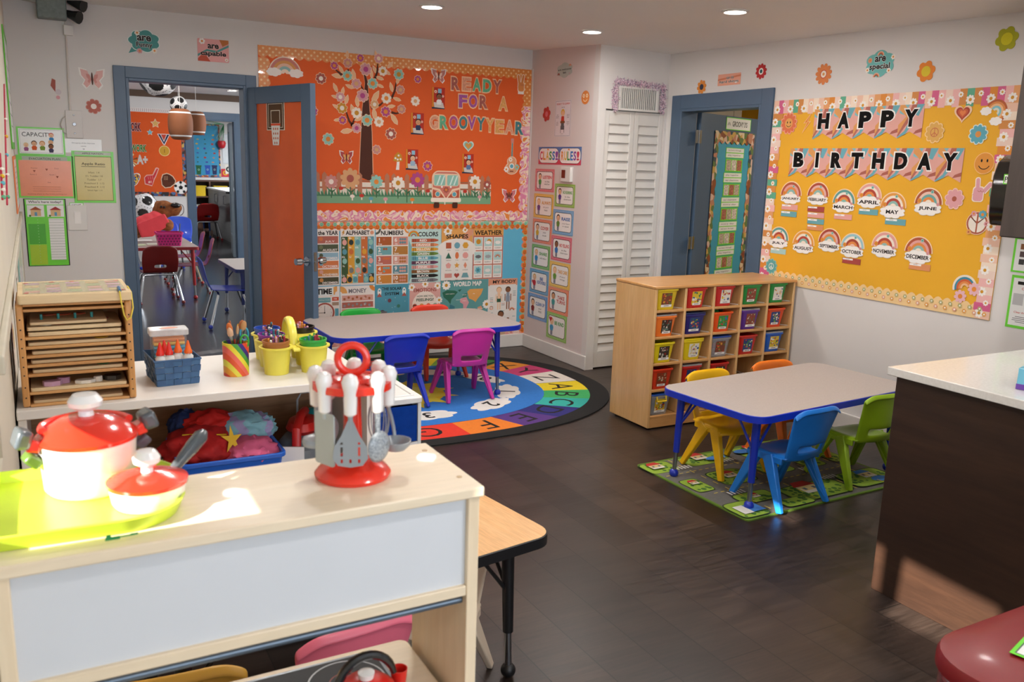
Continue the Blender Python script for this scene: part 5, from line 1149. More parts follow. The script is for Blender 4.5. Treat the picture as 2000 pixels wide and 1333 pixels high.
stk('peace_sign_cutout', W_RIGHT, ctr(*Y4(1640, 1105), 43, 46), 'brown peace sign with flowers on the yellow board', 'cutout', d_peace, gap=GY)
def d_rb2(f):
    for i, c in enumerate(('#e9e0d0', '#3f88a0', '#c9603a', '#dd8a4a', '#e9b88a')): f.arc(-.1, 0, .46-.075*(i+1), .46-.075*i, PI*.1, PI*1.1, paper(c), 18, .0012 if i == 0 else 0)
    f.flower(.26, -.0, .24, paper('#e4b4ba'), K['orange'], 8); f.flower(-.22, -.32, .24, paper('#e4b4ba'), K['orange'], 8)
stk('paper_rainbow', W_RIGHT, ctr(*Y5(1580, 628), 54, 56), 'blue and orange rainbow with two pink flowers at the lower right of the yellow board', 'rainbow', d_rb2, gap=GY)
# green edged notices beyond the board
def d_notice(k):
    def d(f):
        a = f.a; f.rect(0, 0, a, 1, LIME, 0, .0015); f.rect(0, 0, a*.86, .9, SHEET)
        if k: f.rect(0, .36, a*.6, .06, INK); f.text('Choking', 0, .25, .06, K['red'], .01); f.rect(-.15, .05, .2, .22, paper('#b9b9b9')); f.text('Clear the airway', 0, -.2, .05, K['red'], .01, width=a*.6); f.lines(0, -.38, -.28, 4, a*.7, paper('#77777a'))
        else:
            for i in range(3): f.rect(-a*.2, .25-.22*i, .16, .16, paper(['#8a5a3a', '#5a4a4a', '#3a3a3a'][i])); f.rect(a*.15, .25-.22*i, .16, .16, paper(['#b98a6a', '#6a5a5a', '#7a3a34'][i]))
    return d
for k, (px0, py0, px1, py1, lbl) in enumerate(((1978, 466, 2042, 535, 'green edged notice with small pictures beside the yellow board'), (1969, 540, 2038, 645, 'green edged choking notice low beside the yellow board'))): stk('safety_notice', W_RIGHT, (px0, py0, px1, py1), lbl, 'notice', d_notice(k))
# display on the inner right door
def onleaf(s0, s1, z0, z1, draw, name, label, cat, gap=.0015, group=None):
    f = Flat(s1-s0, z1-z0); draw(f); return f.build(name, L2((s0+s1)/2, (z0+z1)/2, gap), label, cat, group)
BORD = patterned('leaf_border', 'cells', ['#8a4a34', '#c9a25a', '#5f7a4a', '#d9b8a8', '#2f4a5a', '#b9806a', '#e0c8a8'], 22, .4, coat=.4)
DP = thing('door_display', 'teal picture strip display with a patterned border on the inner right door', 'display', (0, 0, 0))
f = Flat(.62, 1.60); f.rect(0, 0, f.a, 1, M('#3f9ab4', .55, var=.02), 0, .002); o = f.build('backing_paper', L2(.55, 1.10)); o.parent = DP
for s, w_, h_, z_ in ((.265, .07, 1.60, 1.10), (.835, .07, 1.60, 1.10)):
    f = scallop(1.6, .07, 18, 0, BORD, 0, 0, False, -1 if s < .5 else 1); o = f.build('patterned_border', L2(s, z_, .0055)); o.parent = DP
f = scallop(.64, .10, 8, 0, BORD, 0, 0, True, 1); o = f.build('patterned_border', L2(.55, 1.87, .0075)); o.parent = DP
onleaf(.395, .80, 1.935, 2.035, lambda f: (f.rect(0, 0, f.a, 1, LIME, 0, .0012), f.rect(0, 0, f.a*.96, .88, SHEET), f.text('GROOVY 3’S', .2, 0, .42, INK, .02, width=f.a*.6), [f.arc(-f.a*.38, -.15, .1+.06*k, .13+.06*k, 0, PI, paper('#77777a'), 8) for k in range(3)]), 'class_name_sign', 'green edged sign reading groovy 3’s on the inner right door', 'sign')
z = 1.80
for i in range(13):
    h = .105 if i % 2 else .085; z -= h+.006
    def d(f, i=i):
        a = f.a; f.rect(0, 0, a, 1, LIME, 0, .001)
        if i % 2 == 0:
            for q in (.24, -.24): f.rect(0, q, a*.95, .4, SHEET); f.text(['we learn through', 'play together', 'our classroom', 'every day'][(i//2+(q < 0)) % 4], -.1, q, .16, INK, 0, width=a*.7)
        else:
            for k in range(3): f.rect((-.31+.31*k)*a, 0, a*.28, .82, M(['#3a3430', '#b9a898', '#8a7468', '#cfc2b8', '#5a4a44', '#a86a5a'][(i+k*2) % 6], .4, var=.6, nscale=60))
    onleaf(.42+.012*(i % 2)-.004*i, .72-.012*(i % 2)-.004*i, z, z+h, d, 'photo_strip' if i % 2 else 'caption_card', f'{"photo strip" if i % 2 else "caption card"} number {["one", "two", "three", "four", "five", "six", "seven"][i//2]} from the top of the teal door display', 'photo strip' if i % 2 else 'caption card', .0045, 'cards on the teal door display')
# ================================================================ tables
GREYTOP = patterned('grey_laminate', 'speckle', ['#aba19b', '#b3a9a3'], 160, .42, coat=.0)
def table(name, label, c, rz, hx, hy, z, edge, leg, ins, top=GREYTOP, r=.09, lower=.14, legs=((-1, -1), (1, -1), (-1, 1), (1, 1)), group=None):
    t = thing(name, label, 'table', (c[0], c[1], 0), rz, group)
    mb = MB(); mb.prism(rrect(-hx+.004, -hy+.004, hx-.004, hy-.004, r-.004, 8), z-.030, z+.0008); mb.build('tabletop', top, t, bevel=.001)
    mb = MB(); O = rrect(-hx, -hy, hx, hy, r, 8); I = rrect(-hx+.0038, -hy+.0038, hx-.0038, hy-.0038, r-.004, 8); k = len(O)
    A = [[mb.bm.verts.new((x, y, zz)) for x, y in P] for P, zz in ((I, z-.034), (O, z-.034), (O, z-.002), (I, z+.0004))]
    for q in range(3):
        for i in range(k): mb.bm.faces.new((A[q][i], A[q][(i+1) % k], A[q+1][(i+1) % k], A[q+1][i]))
    mb.build('edge_band', edge, t)
    for sx, sy in legs:
        x, y = sx*(hx-ins[0]), sy*(hy-ins[1])
        mb = MB(); mb.tube([(x, y, z-.032), (x+sx*.008, y+sy*.004, lower)], [.021, .017], n=14); o = mb.build('leg', leg, t)
        mb = MB(); mb.tube([(x+sx*.008, y+sy*.004, lower+.004), (x+sx*.012, y+sy*.006, .03)], .0115, n=12); mb.build('leg_insert', STEEL, o)
        mb = MB(); mb.ball((x+sx*.012, y+sy*.006, .0245), .0245, sc=(1, 1, 1)); mb.build('foot_ball', leg, o)
        for q in ((-sx*.13, 0), (0, -sy*.13)):
            mb = MB(); mb.tube([(x+q[0], y+q[1], z-.031), (x+sx*.004+q[0]*.1, y+sy*.003+q[1]*.1, z-.19)], .0065, n=8); mb.build('leg_brace', leg, o)
    return t
BLUE_E = plastic('#1430b4'); BLUE_L = M('#1730a8', .3, coat=.3)
table('activity_table', 'grey topped activity table with blue edge and legs on the road map rug', (3.46, 3.165), math.radians(5), .645, .335, .49, BLUE_E, BLUE_L, (.095, .085), group='grey activity tables')
table('activity_table', 'grey topped activity table with blue edge and legs on the alphabet rug', (2.25, 5.475), math.radians(1.5), .69, .39, .51, BLUE_E, BLUE_L, (.19, .09), r=.12, group='grey activity tables')
table('wood_table', 'oak topped table with black edge and legs behind the play kitchen', (.70, 2.22), math.radians(9), .60, .24, .50, M('#17181a', .45), M('#121315', .4), (.11, .10), top=wood('oak_laminate', '#d9a368', '#e6b67c', (12, 1, 12), 2.5, .4, fine=.3), r=.07, lower=.16, legs=((1, -1), (1, 1), (-1, -1), (-1, 1)))
# ================================================================ stacking chairs
def stack_chair(label, hexc, loc, rz, sc=1.0):
    m = M(hexc, .34, var=.02, nscale=14)
    t = thing('stacking_chair', label, 'chair', loc, rz, 'plastic stacking chairs')
    def seat(u, v):
        q = 2*u-1; w = .135+.012*v; x = q*w; y = -.125+.275*v
        rnd = .03*max(0, abs(q)-.6)/.4; y -= rnd*1.2*max(0, v-.7)/.3
        z = .262-.014*(1-q*q)*math.sin(PI*min(1, v*1.1))+.006*q*q - .028*max(0, v-.72)**2/.0784 - .012*max(0, abs(q)-.85)/.15
        return x*sc, y*sc, z*sc
    mb = MB(); mb.grid(seat, 12, 12); mb.build('seat', m, t, solid=.012*sc, sub=1, smooth=80)
    def back(u, v):
        q = 2*u-1; w = .128+.030*v; x = q*w; y = -.118-.062*v-.022*(1-q*q)*math.sin(PI*min(1, .25+.75*v))+.012*q*q
        z = .245+.268*v; z -= .028*max(0, abs(q)-.55)**2/.2*max(0, v-.5)*2
        if .3 < v < .5: z -= .012*(1-q*q)
        return x*sc, y*sc, z*sc
    mb = MB(); mb.grid(back, 14, 12, skip=lambda i, j: 3 <= i <= 10 and j in (2, 3)); mb.build('backrest', m, t, solid=.013*sc, sub=1, smooth=80)
    def rim(u, v):
        x, y, z = back(u, 1); p = back(u, .90); return (x, y-.010*sc*v*1.5, z-.022*sc*v+.002)
    mb = MB(); mb.grid(rim, 14, 2); mb.build('back_rim', m, t, solid=.008*sc, sub=1, smooth=80)
    for sx in (-1, 1):
        for sy in (-1, 1):
            mb = MB(); p0 = Vector((sx*.128, sy*.035+.02, .255))*sc; p1 = Vector((sx*.166, sy*.155+.01, .0))*sc
            mb.bar(p0, p1, (.060*sc, .036*sc), (.034*sc, .022*sc), side=(0, 1, 0))
            mb.bar(p0+Vector((-sx*.014, -sy*.006, -.02))*sc, p1+Vector((-sx*.012, 0, .03))*sc, (.016*sc, .02*sc), (.01*sc, .014*sc), side=(0, 1, 0))
            o = mb.build('leg', m, t, bevel=.005*sc, smooth=40)
            # level the foot
            for v in o.data.vertices:
                if v.co.z < .004*sc: v.co.z = 0.0
    for sx in (-1, 1):
        mb = MB(); mb.bar((sx*.131*sc, -.10*sc, .243*sc), (sx*.14*sc, .11*sc, .24*sc), (.014*sc, .034*sc), (.012*sc, .026*sc), side=(1, 0, 0))
        mb.build('side_rail', m, t, bevel=.004*sc)
    return t
RT, R1 = .007, .009   # rug thicknesses
stack_chair('bright blue stacking chair at the right table, back to the viewer', '#1f7ad8', (3.165, 2.895, RT), math.radians(3))
stack_chair('lime green stacking chair at the right table beside the island', '#8fb31c', (3.745, 2.945, RT), math.radians(-4))
stack_chair('yellow stacking chair at the right table facing the viewer', '#efb70e', (3.21, 3.36, RT), math.radians(181))
stack_chair('orange stacking chair at the far side of the right table', '#ef7a1e', (3.73, 3.40, RT), math.radians(178))
stack_chair('royal blue stacking chair at the left table, back to the viewer', '#1430b8', (2.02, 5.20, R1), math.radians(2))
stack_chair('magenta stacking chair at the left table', '#c2309c', (2.515, 5.225, R1), math.radians(-1))
stack_chair('green stacking chair at the far side of the left table', '#22a83a', (2.06, 5.865, R1), math.radians(180))
stack_chair('red orange stacking chair at the far side of the left table', '#dd3a22', (2.615, 5.865, R1), math.radians(180))
stack_chair('pink stacking chair seen through the gap of the play kitchen', '#d9687e', (.59, 1.98, 0), math.radians(6), 1.0)
stack_chair('cream stacking chair under the right end of the oak topped table', '#d9c6ae', (1.0, 2.24, 0), math.radians(135), .88)
stack_chair('mustard stacking chair behind the gap of the play kitchen, left of the pink one', '#c99a3a', (.20, 1.96, 0), math.radians(-5), 1.0)

# ================================================================ rugs
def d_road(f):
    w, h = f.w, f.h; f.U = 1.0
    G, D = M('#8aa834', .95, var=.08, nscale=40, bmp=.3), M('#33481c', .95); R_ = M('#6a6762', .95, var=.06, nscale=50, bmp=.3); WHt = M('#cfccc4', .9); Y = M('#c9b23a', .9); RD = M('#b02c24', .95); BL = M('#3f7ac2', .95); DG = M('#3f6a24', .95)
    f.rect(0, 0, w, h, M('#5f7f22', .95, bmp=.3), .02, RT-.0004); f.rect(0, 0, w-.03, h-.03, R_, .015)
    def blob(x, y, a, b, seed, rr_=.35):
        r = random.Random(seed); P = [(1+.14*r.uniform(-1, 1)) for _ in range(9)]
        def o(k): return [(x+a*k*P[int(t/(2*PI)*9) % 9]*.0+a*k*(abs(math.cos(t))**rr_)*math.copysign(1, math.cos(t)), y+b*k*(abs(math.sin(t))**rr_)*math.copysign(1, math.sin(t))) for t in [2*PI*i/36 for i in range(36)]]
        f.poly(o(1.0), D); f.poly(o(.94), G)
        for _ in range(int(22*a*b/.012)): f.disc(x+a*.8*r.uniform(-1, 1), y+b*.75*r.uniform(-1, 1), r.uniform(.008, .016), DG, n=9)
    def house(x, y, s, c, rot=0):
        f.rect(x, y, s, s*.7, WHt); f.rect(x, y+s*.1, s*.9, s*.45, paper('#c9b27a')); f.poly([(x-s*.6, y+s*.3), (x+s*.6, y+s*.3), (x+s*.35, y+s*.75), (x-s*.35, y+s*.75)], c)
        for k in (-.25, .25): f.rect(x+s*k, y+s*.05, s*.16, s*.2, M('#4a5a6a', .9))
    bl = [(-.50, .33, .10, .08), (-.18, .33, .16, .075), (.2, .31, .14, .09), (.5, .33, .10, .08), (-.50, .03, .06, .09), (-.24, .05, .12, .10), (.07, .05, .11, .08), (.33, .03, .08, .07), (.53, .05, .06, .09), (-.34, -.22, .12, .06), (-.50, -.32, .09, .09), (.02, -.29, .21, .095), (.42, -.28, .17, .10), (-.2, -.36, .10, .045)]
    for i, (x, y, a, b) in enumerate(bl): blob(x*w/1.18, y*h/.84, a, b, i)
    for x, y, s, c in ((-.52, .33, .08, RD), (-.2, .35, .09, RD), (.2, .34, .08, RD), (.5, .33, .07, BL), (-.24, .06, .08, RD), (.07, .06, .07, BL), (.0, -.27, .13, RD), (.45, -.26, .09, BL), (-.34, -.22, .05, RD), (-.5, .05, .05, RD), (.33, .04, .05, RD)): house(x*w/1.18, y*h/.84, s, c)
    f.disc(.1, .32, .06, BL, .03); f.disc(-.12, .30, .07, BL, .028); f.disc(.47, -.33, .06, BL, .035); f.rect(-.47*w/1.18, -.33, .1, .08, BL); f.rect(-.53*w/1.18, -.33, .06, .09, WHt)
    for k in range(26): f.rect(-.56+.045*k, .185, .024, .006, Y)
    for k in range(22): f.rect(-.50+.045*k, -.11, .024, .006, Y)
    for x in (-.40, -.08, .22, .43):
        for k in range(9): f.rect(x, -.36+.09*k, .006, .04, Y)
    for x, y in ((-.40, .25), (-.08, .24), (.22, -.05), (-.4, -.15), (.22, -.2)):
        for k in range(5): f.rect(x-.045+.022*k, y, .011, .04, WHt)
fr = frame((3.395, 3.185, .0002), (math.cos(.02), math.sin(.02), 0), (0, 1, 0)); f = Flat(1.18, .84, 1.0); d_road(f)
f.build('road_map_rug', fr, 'green and grey town road map rug under the right table', 'rug')
f = Flat(3, 2.26, 1.0); cx, cy, rx, ry = 0, 0, 1.50, 1.125
def sup(k, t, e=.86): return (rx*k*abs(math.cos(t))**e*math.copysign(1, math.cos(t)), ry*(k if k < .99 else 1)*abs(math.sin(t))**e*math.copysign(1, math.sin(t)))
f.poly([sup(1, 2*PI*i/96) for i in range(96)], M('#141414', .95, bmp=.3), R1-.0005)
RC = ['#e0c81c', '#3aa45c', '#2fa89c', '#26246e', '#52307a', '#e07a22', '#d8331f', '#e0c81c', '#3f8a3a', '#2f6ab8', '#5a2f7a', '#d9782a', '#c22a2c', '#e0c81c', '#3aa45c', '#2fa89c', '#24408a', '#52307a', '#e07a22', '#c9302c', '#e0c81c', '#7aa83a', '#3a7a3a', '#d98a2a', '#b9386a', '#d9d2c8']
for i in range(26):
    t1 = math.radians(-6-360/26*(i-.0)); t0 = t1-2*PI/26; A = [t0+(t1-t0)*k/5 for k in range(6)]
    f.poly([sup(.905, t) for t in A]+[sup(.68, t) for t in A[::-1]], M(RC[i], .95, var=.05, nscale=60, bmp=.3))
    tm = (t0+t1)/2; p = sup(.79, tm); n = math.atan2(p[1]/ry**2, p[0]/rx**2); f.text('ABCDEFGHIJKLMNOPQRSTUVWXYZ'[i], p[0], p[1], .17, M('#15120f', .95), 0, rot=n-PI/2)
f.poly([sup(.68, 2*PI*i/72) for i in range(72)], M('#2a72c0', .95, var=.05, nscale=60, bmp=.3))
for i in range(10):
    t = math.radians(-20-36*i); p = sup(.50, t); n = math.atan2(p[1]/ry**2, p[0]/rx**2); rr = random.Random(i)
    q = [(p[0]+(.20*(1-.18*(1-abs(math.sin(3.5*a))))*math.cos(a))*math.cos(n-PI/2)-(.10*math.sin(a)*(1-.15*(1-abs(math.sin(3.5*a)))))*math.sin(n-PI/2), p[1]+(.20*(1-.18*(1-abs(math.sin(3.5*a))))*math.cos(a))*math.sin(n-PI/2)+(.10*math.sin(a)*(1-.15*(1-abs(math.sin(3.5*a)))))*math.cos(n-PI/2)) for a in [2*PI*k/42 for k in range(42)]]
    f.poly(q, M('#dcd8d2', .95)); f.text(str(i+1), p[0], p[1], .12, M('#15120f', .95), .02, rot=n-PI/2)
f.disc(0, 0, .3, M('#e0b81c', .95)); f.poly(star(0, 0, .4, .6, 12), M('#e0c83a', .95)); f.disc(0, 0, .2, M('#e8d86a', .95))
f.build('alphabet_rug', frame((2.16, 5.452, .0002), (1, 0, 0), (0, 1, 0)), 'oval alphabet rug with coloured letter ring and black edge', 'rug')

# ================================================================ cubby shelf with bins
MAPLE = wood('maple_ply', '#d2a367', '#dfb57d', (9, 9, 1), 1.6, .38, coat=.25, fine=.18)
MAPLE_H = wood('maple_ply_level', '#c58f52', '#d6a468', (1, 9, 9), 2.0, .38, coat=.25, fine=.18)
CX0, CX1, CY0, CY1, CH = 3.252, 4.425, 4.09, 4.50, .906
t = thing('cubby_shelf', 'maple cubby shelf of twenty five compartments against the right wall', 'shelf', (CX0, CY0, 0))
w, dp = CX1-CX0, CY1-CY0
for x in (0, w-.018):
    mb = MB(); mb.box((x, 0, .012), (x+.018, dp, CH-.018)); mb.build('side_panel', MAPLE, t, bevel=.004)
mb = MB(); mb.box((-.004, -.006, CH-.018), (w+.004, dp+.002, CH)); mb.build('top_panel', MAPLE_H, t, bevel=.005)
mb = MB(); mb.box((.018, .004, .012), (w-.018, .02, .085)); mb.build('plinth', MAPLE_H, t)
mb = MB(); mb.box((.018, dp-.008, .03), (w-.018, dp, CH-.018)); mb.build('back_panel', MAPLE, t)
mb = MB(); [mb.tube([(x, y, 0), (x, y, .013)], .018, n=10) for x in (.04, w-.04) for y in (.04, dp-.04)]; mb.build('glides', BLACK, t)
LV = [.088, .257, .424, .591, .757]; cw = (w-.018)/5
for i in range(1, 5):
    mb = MB(); mb.box((cw*i, .003, .088), (cw*i+.018, dp-.008, CH-.018)); mb.build('divider', MAPLE, t, bevel=.003)
for k, z in enumerate(LV):
    for i in range(5):
        mb = MB(); mb.box((cw*i+.018, .003, z-.016), (cw*(i+1), dp-.008, z)); s = mb.build('shelf_board', MAPLE_H, t, bevel=.003)
        if k: 
            mb = MB(); X = cw*(i+1); mb.tube([(X-.045, .30, z+.003), (X-.030, .07, z+.003), (X-.012, .035, z+.003), (X-.004, .02, z+.003)], .003, n=6); mb.build('shelf_guide', clear('guide_plastic', '#e9e6df', .7), s)
LIDC = clear('clear_lid', '#d9d9d9', .35)
def bin_(col, i, k, lid, lab, seed, label, kind='tub', dz=0):
    X = CX0+.018+cw*i+.008; Z = LV[4-k]; hh = .128
    t = thing('storage_bin', label, 'bin', (X, CY0+.006, Z+.0004), 0, 'storage bins in the cubby shelf')
    m = plastic(col) if kind == 'tub' else clear('clear_tub', '#c9ccd2', .32)
    W0, W1, D = .125, .165, .30
    mb = MB(); b = rrect(.012, .012, .012+W0, D-.02, .02, 4); tp = rrect(0, 0, W1-.012, D, .02, 4); n = len(b)
    B = [mb.bm.verts.new((x, y, 0)) for x, y in b]; T = [mb.bm.verts.new((x, y, hh-.012)) for x, y in tp]; T2 = [mb.bm.verts.new((x*1.0, y, hh-.012)) for x, y in rrect(-.007, -.006, W1-.005, D+.006, .022, 4)]; T3 = [mb.bm.verts.new((v.co.x, v.co.y, hh)) for v in T2]; T4 = [mb.bm.verts.new((x, y, hh)) for x, y in rrect(.004, .004, W1-.016, D-.004, .018, 4)]; B2 = [mb.bm.verts.new((x, y, .006)) for x, y in rrect(.016, .016, .008+W0, D-.024, .018, 4)]
    mb.bm.faces.new(B[::-1]); mb.bm.faces.new(B2)
    for P, Q in ((B, T), (T, T2), (T2, T3), (T3, T4), (T4, B2)):
        for q in range(n): mb.bm.faces.new((P[q], P[(q+1) % n], Q[(q+1) % n], Q[q]))
    mb.build('tub', m, t, bevel=.0015)
    if lid:
        lm = LIDC if lid == 1 else plastic(lid)
        mb = MB(); mb.prism(rrect(-.008, -.007, W1-.004, D+.007, .022, 4), hh+.0005, hh+.009); mb.build('lid', lm, t, bevel=.002)
    if kind == 'clear':
        mb = MB(); r = random.Random(seed)
        for q in range(40): mb.ball((r.uniform(.03, .12), r.uniform(.03, .26), .02+r.uniform(0, .06)), r.uniform(.01, .016), r.randint(0, 3), 8)
        mb.build('toy_pieces', [plastic(c) for c in lab], t)
    if kind == 'handle':
        mb = MB(); mb.tube([(.03, -.012, .125), (.03, -.02, .095), (.1, -.02, .095), (.1, -.012, .125)], .005, n=8); mb.build('handle', plastic('#e0c02c'), t)
    # picture label on the sloping front
    tilt = math.atan2(.012, hh-.012); f = Flat(.078, .088)
    a = f.a; r = random.Random(seed); f.rect(0, .02, a, .94, glossy(lab[0]), 0, .0008)
    for q in range(26): f.poly(circ(r.uniform(-.40, .40)*a, r.uniform(-.28, .42), r.uniform(.05, .11), r.uniform(.04, .1), r.choice((3, 4, 5, 8)), r.uniform(0, 3)), glossy(r.choice(lab)))
    f.rect(0, -.42, a*(1.05 if seed % 2 else .8), .17, WHITE); f.rect(0, -.42, a*.5, .04, paper('#55555a'))
    o = f.build('picture_label', Matrix.Translation((.075+.006*((seed % 3)-1), .0045, .062)) @ Matrix.Rotation(PI/2+tilt*.95, 4, 'X')); o.parent = t
    return t
PAL = dict(a=['#7a3a22', '#c2401c', '#5a7a2a', '#d99a2a'], b=['#e0c02c', '#1f5a9a', '#c2301c', '#2a7a3a', '#e8e4da'], c=['#e8e4da', '#b9302c', '#e0c02c', '#2a4a8a', '#d9d2a2'], d=['#8a3a22', '#cfc2a8', '#5a6a3a', '#a83a22'], e=['#e9e4da', '#e0a02c', '#2f3f8a', '#e9e4da'], f=['#3a342c', '#d9cfc0', '#8a2a24', '#6a8a7a'], g=['#1f3f7a', '#e0c02c', '#e9e4da', '#3a8a3a', '#c2302c'], h=['#2a8a3a', '#3aa44a', '#c2302c', '#e0c02c', '#2f6ac2'])
BINS = [('#d9bc1c', 0, 0, 1, 'a', 'yellow'), ('#c2201a', 1, 0, 0, 'b', 'red'), ('#c62420', 2, 0, 1, 'c', 'red lidded'), ('#1f8a3a', 3, 0, 1, 'd', 'green lidded'), ('#1f8a3a', 4, 0, 1, 'e', 'green lidded'),
        ('#ee7a2c', 0, 1, 1, 'f', 'light orange'), ('#2a2470', 1, 1, '#23305a', 'g', 'navy'), ('#e8561a', 2, 1, 0, 'h', 'open orange'), ('#5a2a8a', 3, 1, 1, 'd', 'purple'), ('#dd4a1a', 4, 1, 0, 'g', 'deep orange'),
        ('#d9c41c', 0, 2, 0, 'f', 'yellow'), ('#e0c81c', 1, 2, '#d9c41c', 'c', 'yellow lidded'), ('#c9ccd2', 2, 2, '#2a4a9a', 'a', 'clear'), ('#c2281e', 3, 2, 0, 'g', 'red'), ('#1f5ab8', 4, 2, 1, 'b', 'blue'),
        ('#cf3a1c', 0, 3, 0, 'd', 'red orange'), ('#c2221c', 1, 3, 1, 'g', 'red lidded'), ('#c2261e', 2, 3, 0, 'f', 'red'), ('#c9ccd2', 0, 4, '#1f4a9a', 'b', 'clear blue topped')]
RN = ['top', 'second', 'third', 'fourth', 'bottom']
for q, (c, i, k, lid, pk, nm) in enumerate(BINS):
    bin_(c, i, k, lid, PAL[pk], q+3, f'{nm} storage bin in the {RN[k]} row, {ORD[i]} compartment from the left', 'clear' if nm == 'clear' else 'handle' if 'topped' in nm else 'tub')
mb = MB(); r = random.Random(9)
for q in range(12): mb.ball((r.uniform(-.05, .05), r.uniform(-.03, .1), r.uniform(0, .01)), .018, r.randint(0, 2), 8, (1, 1, .7))
o = mb.build('toy_blocks', [plastic('#2a7a3a'), plastic('#3a2a1c'), plastic('#2a8a4a')], loc=(CX0+.018+cw*2+.085, CY0+.08, LV[3]+.12)); tag(o, 'green toy blocks heaped in the open orange bin', 'toy blocks', None, 'stuff')

# ================================================================ island, counter, cabinet, dispenser, bin
WENGE = wood('dark_wenge', '#2c1c14', '#3d281c', (10, 1, 10), 1.4, .42, coat=.05, fine=.35)
t = thing('kitchen_island', 'dark wood counter unit with a white stone top at the right', 'counter', (2.80, .3, 0))
mb = MB(); mb.box((0, 0, 0), (1.40, 1.755, .868)); mb.build('body', WENGE, t, bevel=.002)
QUARTZ = patterned('white_quartz', 'speckle', ['#dcd9d2', '#e4e1db'], 90, .15, coat=.4)
o = MB(); o.box((2.772, .26, .8685), (4.40, 2.078, .9)); o = o.build('countertop', QUARTZ, bevel=.003); tag(o, 'continuous white stone countertop on the dark unit', 'countertop')
t = thing('wall_cabinet', 'dark wood upper cabinet cut by the right edge of the view', 'cabinet', (4.1, 1.2, 1.33))
mb = MB(); mb.box((0, 0, 0), (XR-4.1-.001, 1.34, 1.08)); mb.build('cabinet_body', wood('grey_wenge', '#3d3430', '#4a403a', (10, 10, 1), 1.4, .5, fine=.25), t, bevel=.002)
mb = MB(); mb.box((-.018, .005, .005), (-.001, .665, 1.075)); mb.build('cabinet_door', MATS['grey_wenge'], t, bevel=.002); mb = MB(); mb.box((-.018, .675, .005), (-.001, 1.335, 1.075)); mb.build('cabinet_door', MATS['grey_wenge'], t, bevel=.002)
t = thing('towel_dispenser', 'black paper towel dispenser beside the yellow board', 'dispenser', (XR-.001, 2.645, 1.37))
mb = MB(); mb.prism([(x, z) for x, z in [(0, 0), (.13, 0), (.15, .05), (.16, .14), (.155, .25), (.13, .32), (.08, .355), (0, .36)]], -.10, .10, mat=Matrix(((-1, 0, 0, 0), (0, 0, 1, 0), (0, 1, 0, 0), (0, 0, 0, 1)))); mb.build('dispenser_case', M('#16130f', .12, coat=.6), t, bevel=.012, seg=3)
f = Flat(.11, .05); f.rect(0, 0, f.a, 1, LIME, 0, .001); f.rect(0, 0, f.a*.92, .82, SHEET); f.text('PAPER', 0, 0, .5, INK, .01); o = f.build('green_label', Matrix.Translation((-.1605, -.02, .235)) @ Matrix(((0, 0, -1, 0), (-1, 0, 0, 0), (0, 1, 0, 0), (0, 0, 0, 1)))); o.parent = t
mb = MB(); mb.box((-.14, -.08, .012), (-.03, .08, .05)); mb.build('towel_slot', M('#0a0a0a', .6), t)
t = thing('blue_box', 'small pale blue box on the counter at the right edge', 'box', (2.945, 1.628, .9), .3)
mb = MB(); mb.box((-.03, -.05, 0.001), (.10, .05, .075)); mb.build('carton', glossy('#6fb8d0'), t, bevel=.002); mb = MB(); mb.box((-.031, -.051, .0012), (.101, .051, .02)); mb.build('purple_base', glossy('#6a3fa0'), t)
t = thing('red_bin', 'red pedal bin with rounded lid at the lower right corner', 'bin', (1.93, .78, 0))
mb = MB(); P = rrect(-.41, -.20, .41, .225, .12, 8); mb.prism([(x*.975, y*.975) for x, y in P], .01, .612); mb.build('bin_body', M('#6e0610', .25, coat=.5), t, bevel=.01)
mb = MB(); n = 12
def lidf(k, z): return [mb.bm.verts.new((x*k, y*k, z)) for x, y in P]
L_ = [lidf(.99, .618), lidf(1.0, .622), lidf(1.0, .645), lidf(.985, .656), lidf(.93, .664), lidf(.7, .672), lidf(.35, .676)]
for A, B in zip(L_, L_[1:]):
    for q in range(len(P)): mb.bm.faces.new((A[q], A[(q+1) % len(P)], B[(q+1) % len(P)], B[q]))
mb.bm.faces.new(L_[0][::-1]); mb.bm.faces.new(L_[-1]); mb.build('bin_lid', M('#7c1219', .42, coat=.1), t)
mb = MB(); mb.box((-.30, -.20, .600), (.30, -.196, .63)); mb.build('lid_gap', M('#b9b9b9', .3), t)
f = Flat(.14, .10); f.rect(0, 0, f.a, 1, LIME, 0, .0008); f.rect(0, 0, f.a*.9, .85, paper('#5a6a5a')); f.rect(0, 0, f.a*.86, .79, SHEET); f.text('TRASH', 0, .1, .25, INK, .01); f.lines(0, -.25, -.1, 3, f.a*.6, paper('#77777a')); p = at(2003, 1281, 2, .676)
f.build('lid_label', frame((p.x+.06, p.y-.01, .6765), (.97, .25, 0), (-.25, .97, 0)), 'green edged label lying on the red bin lid', 'label')
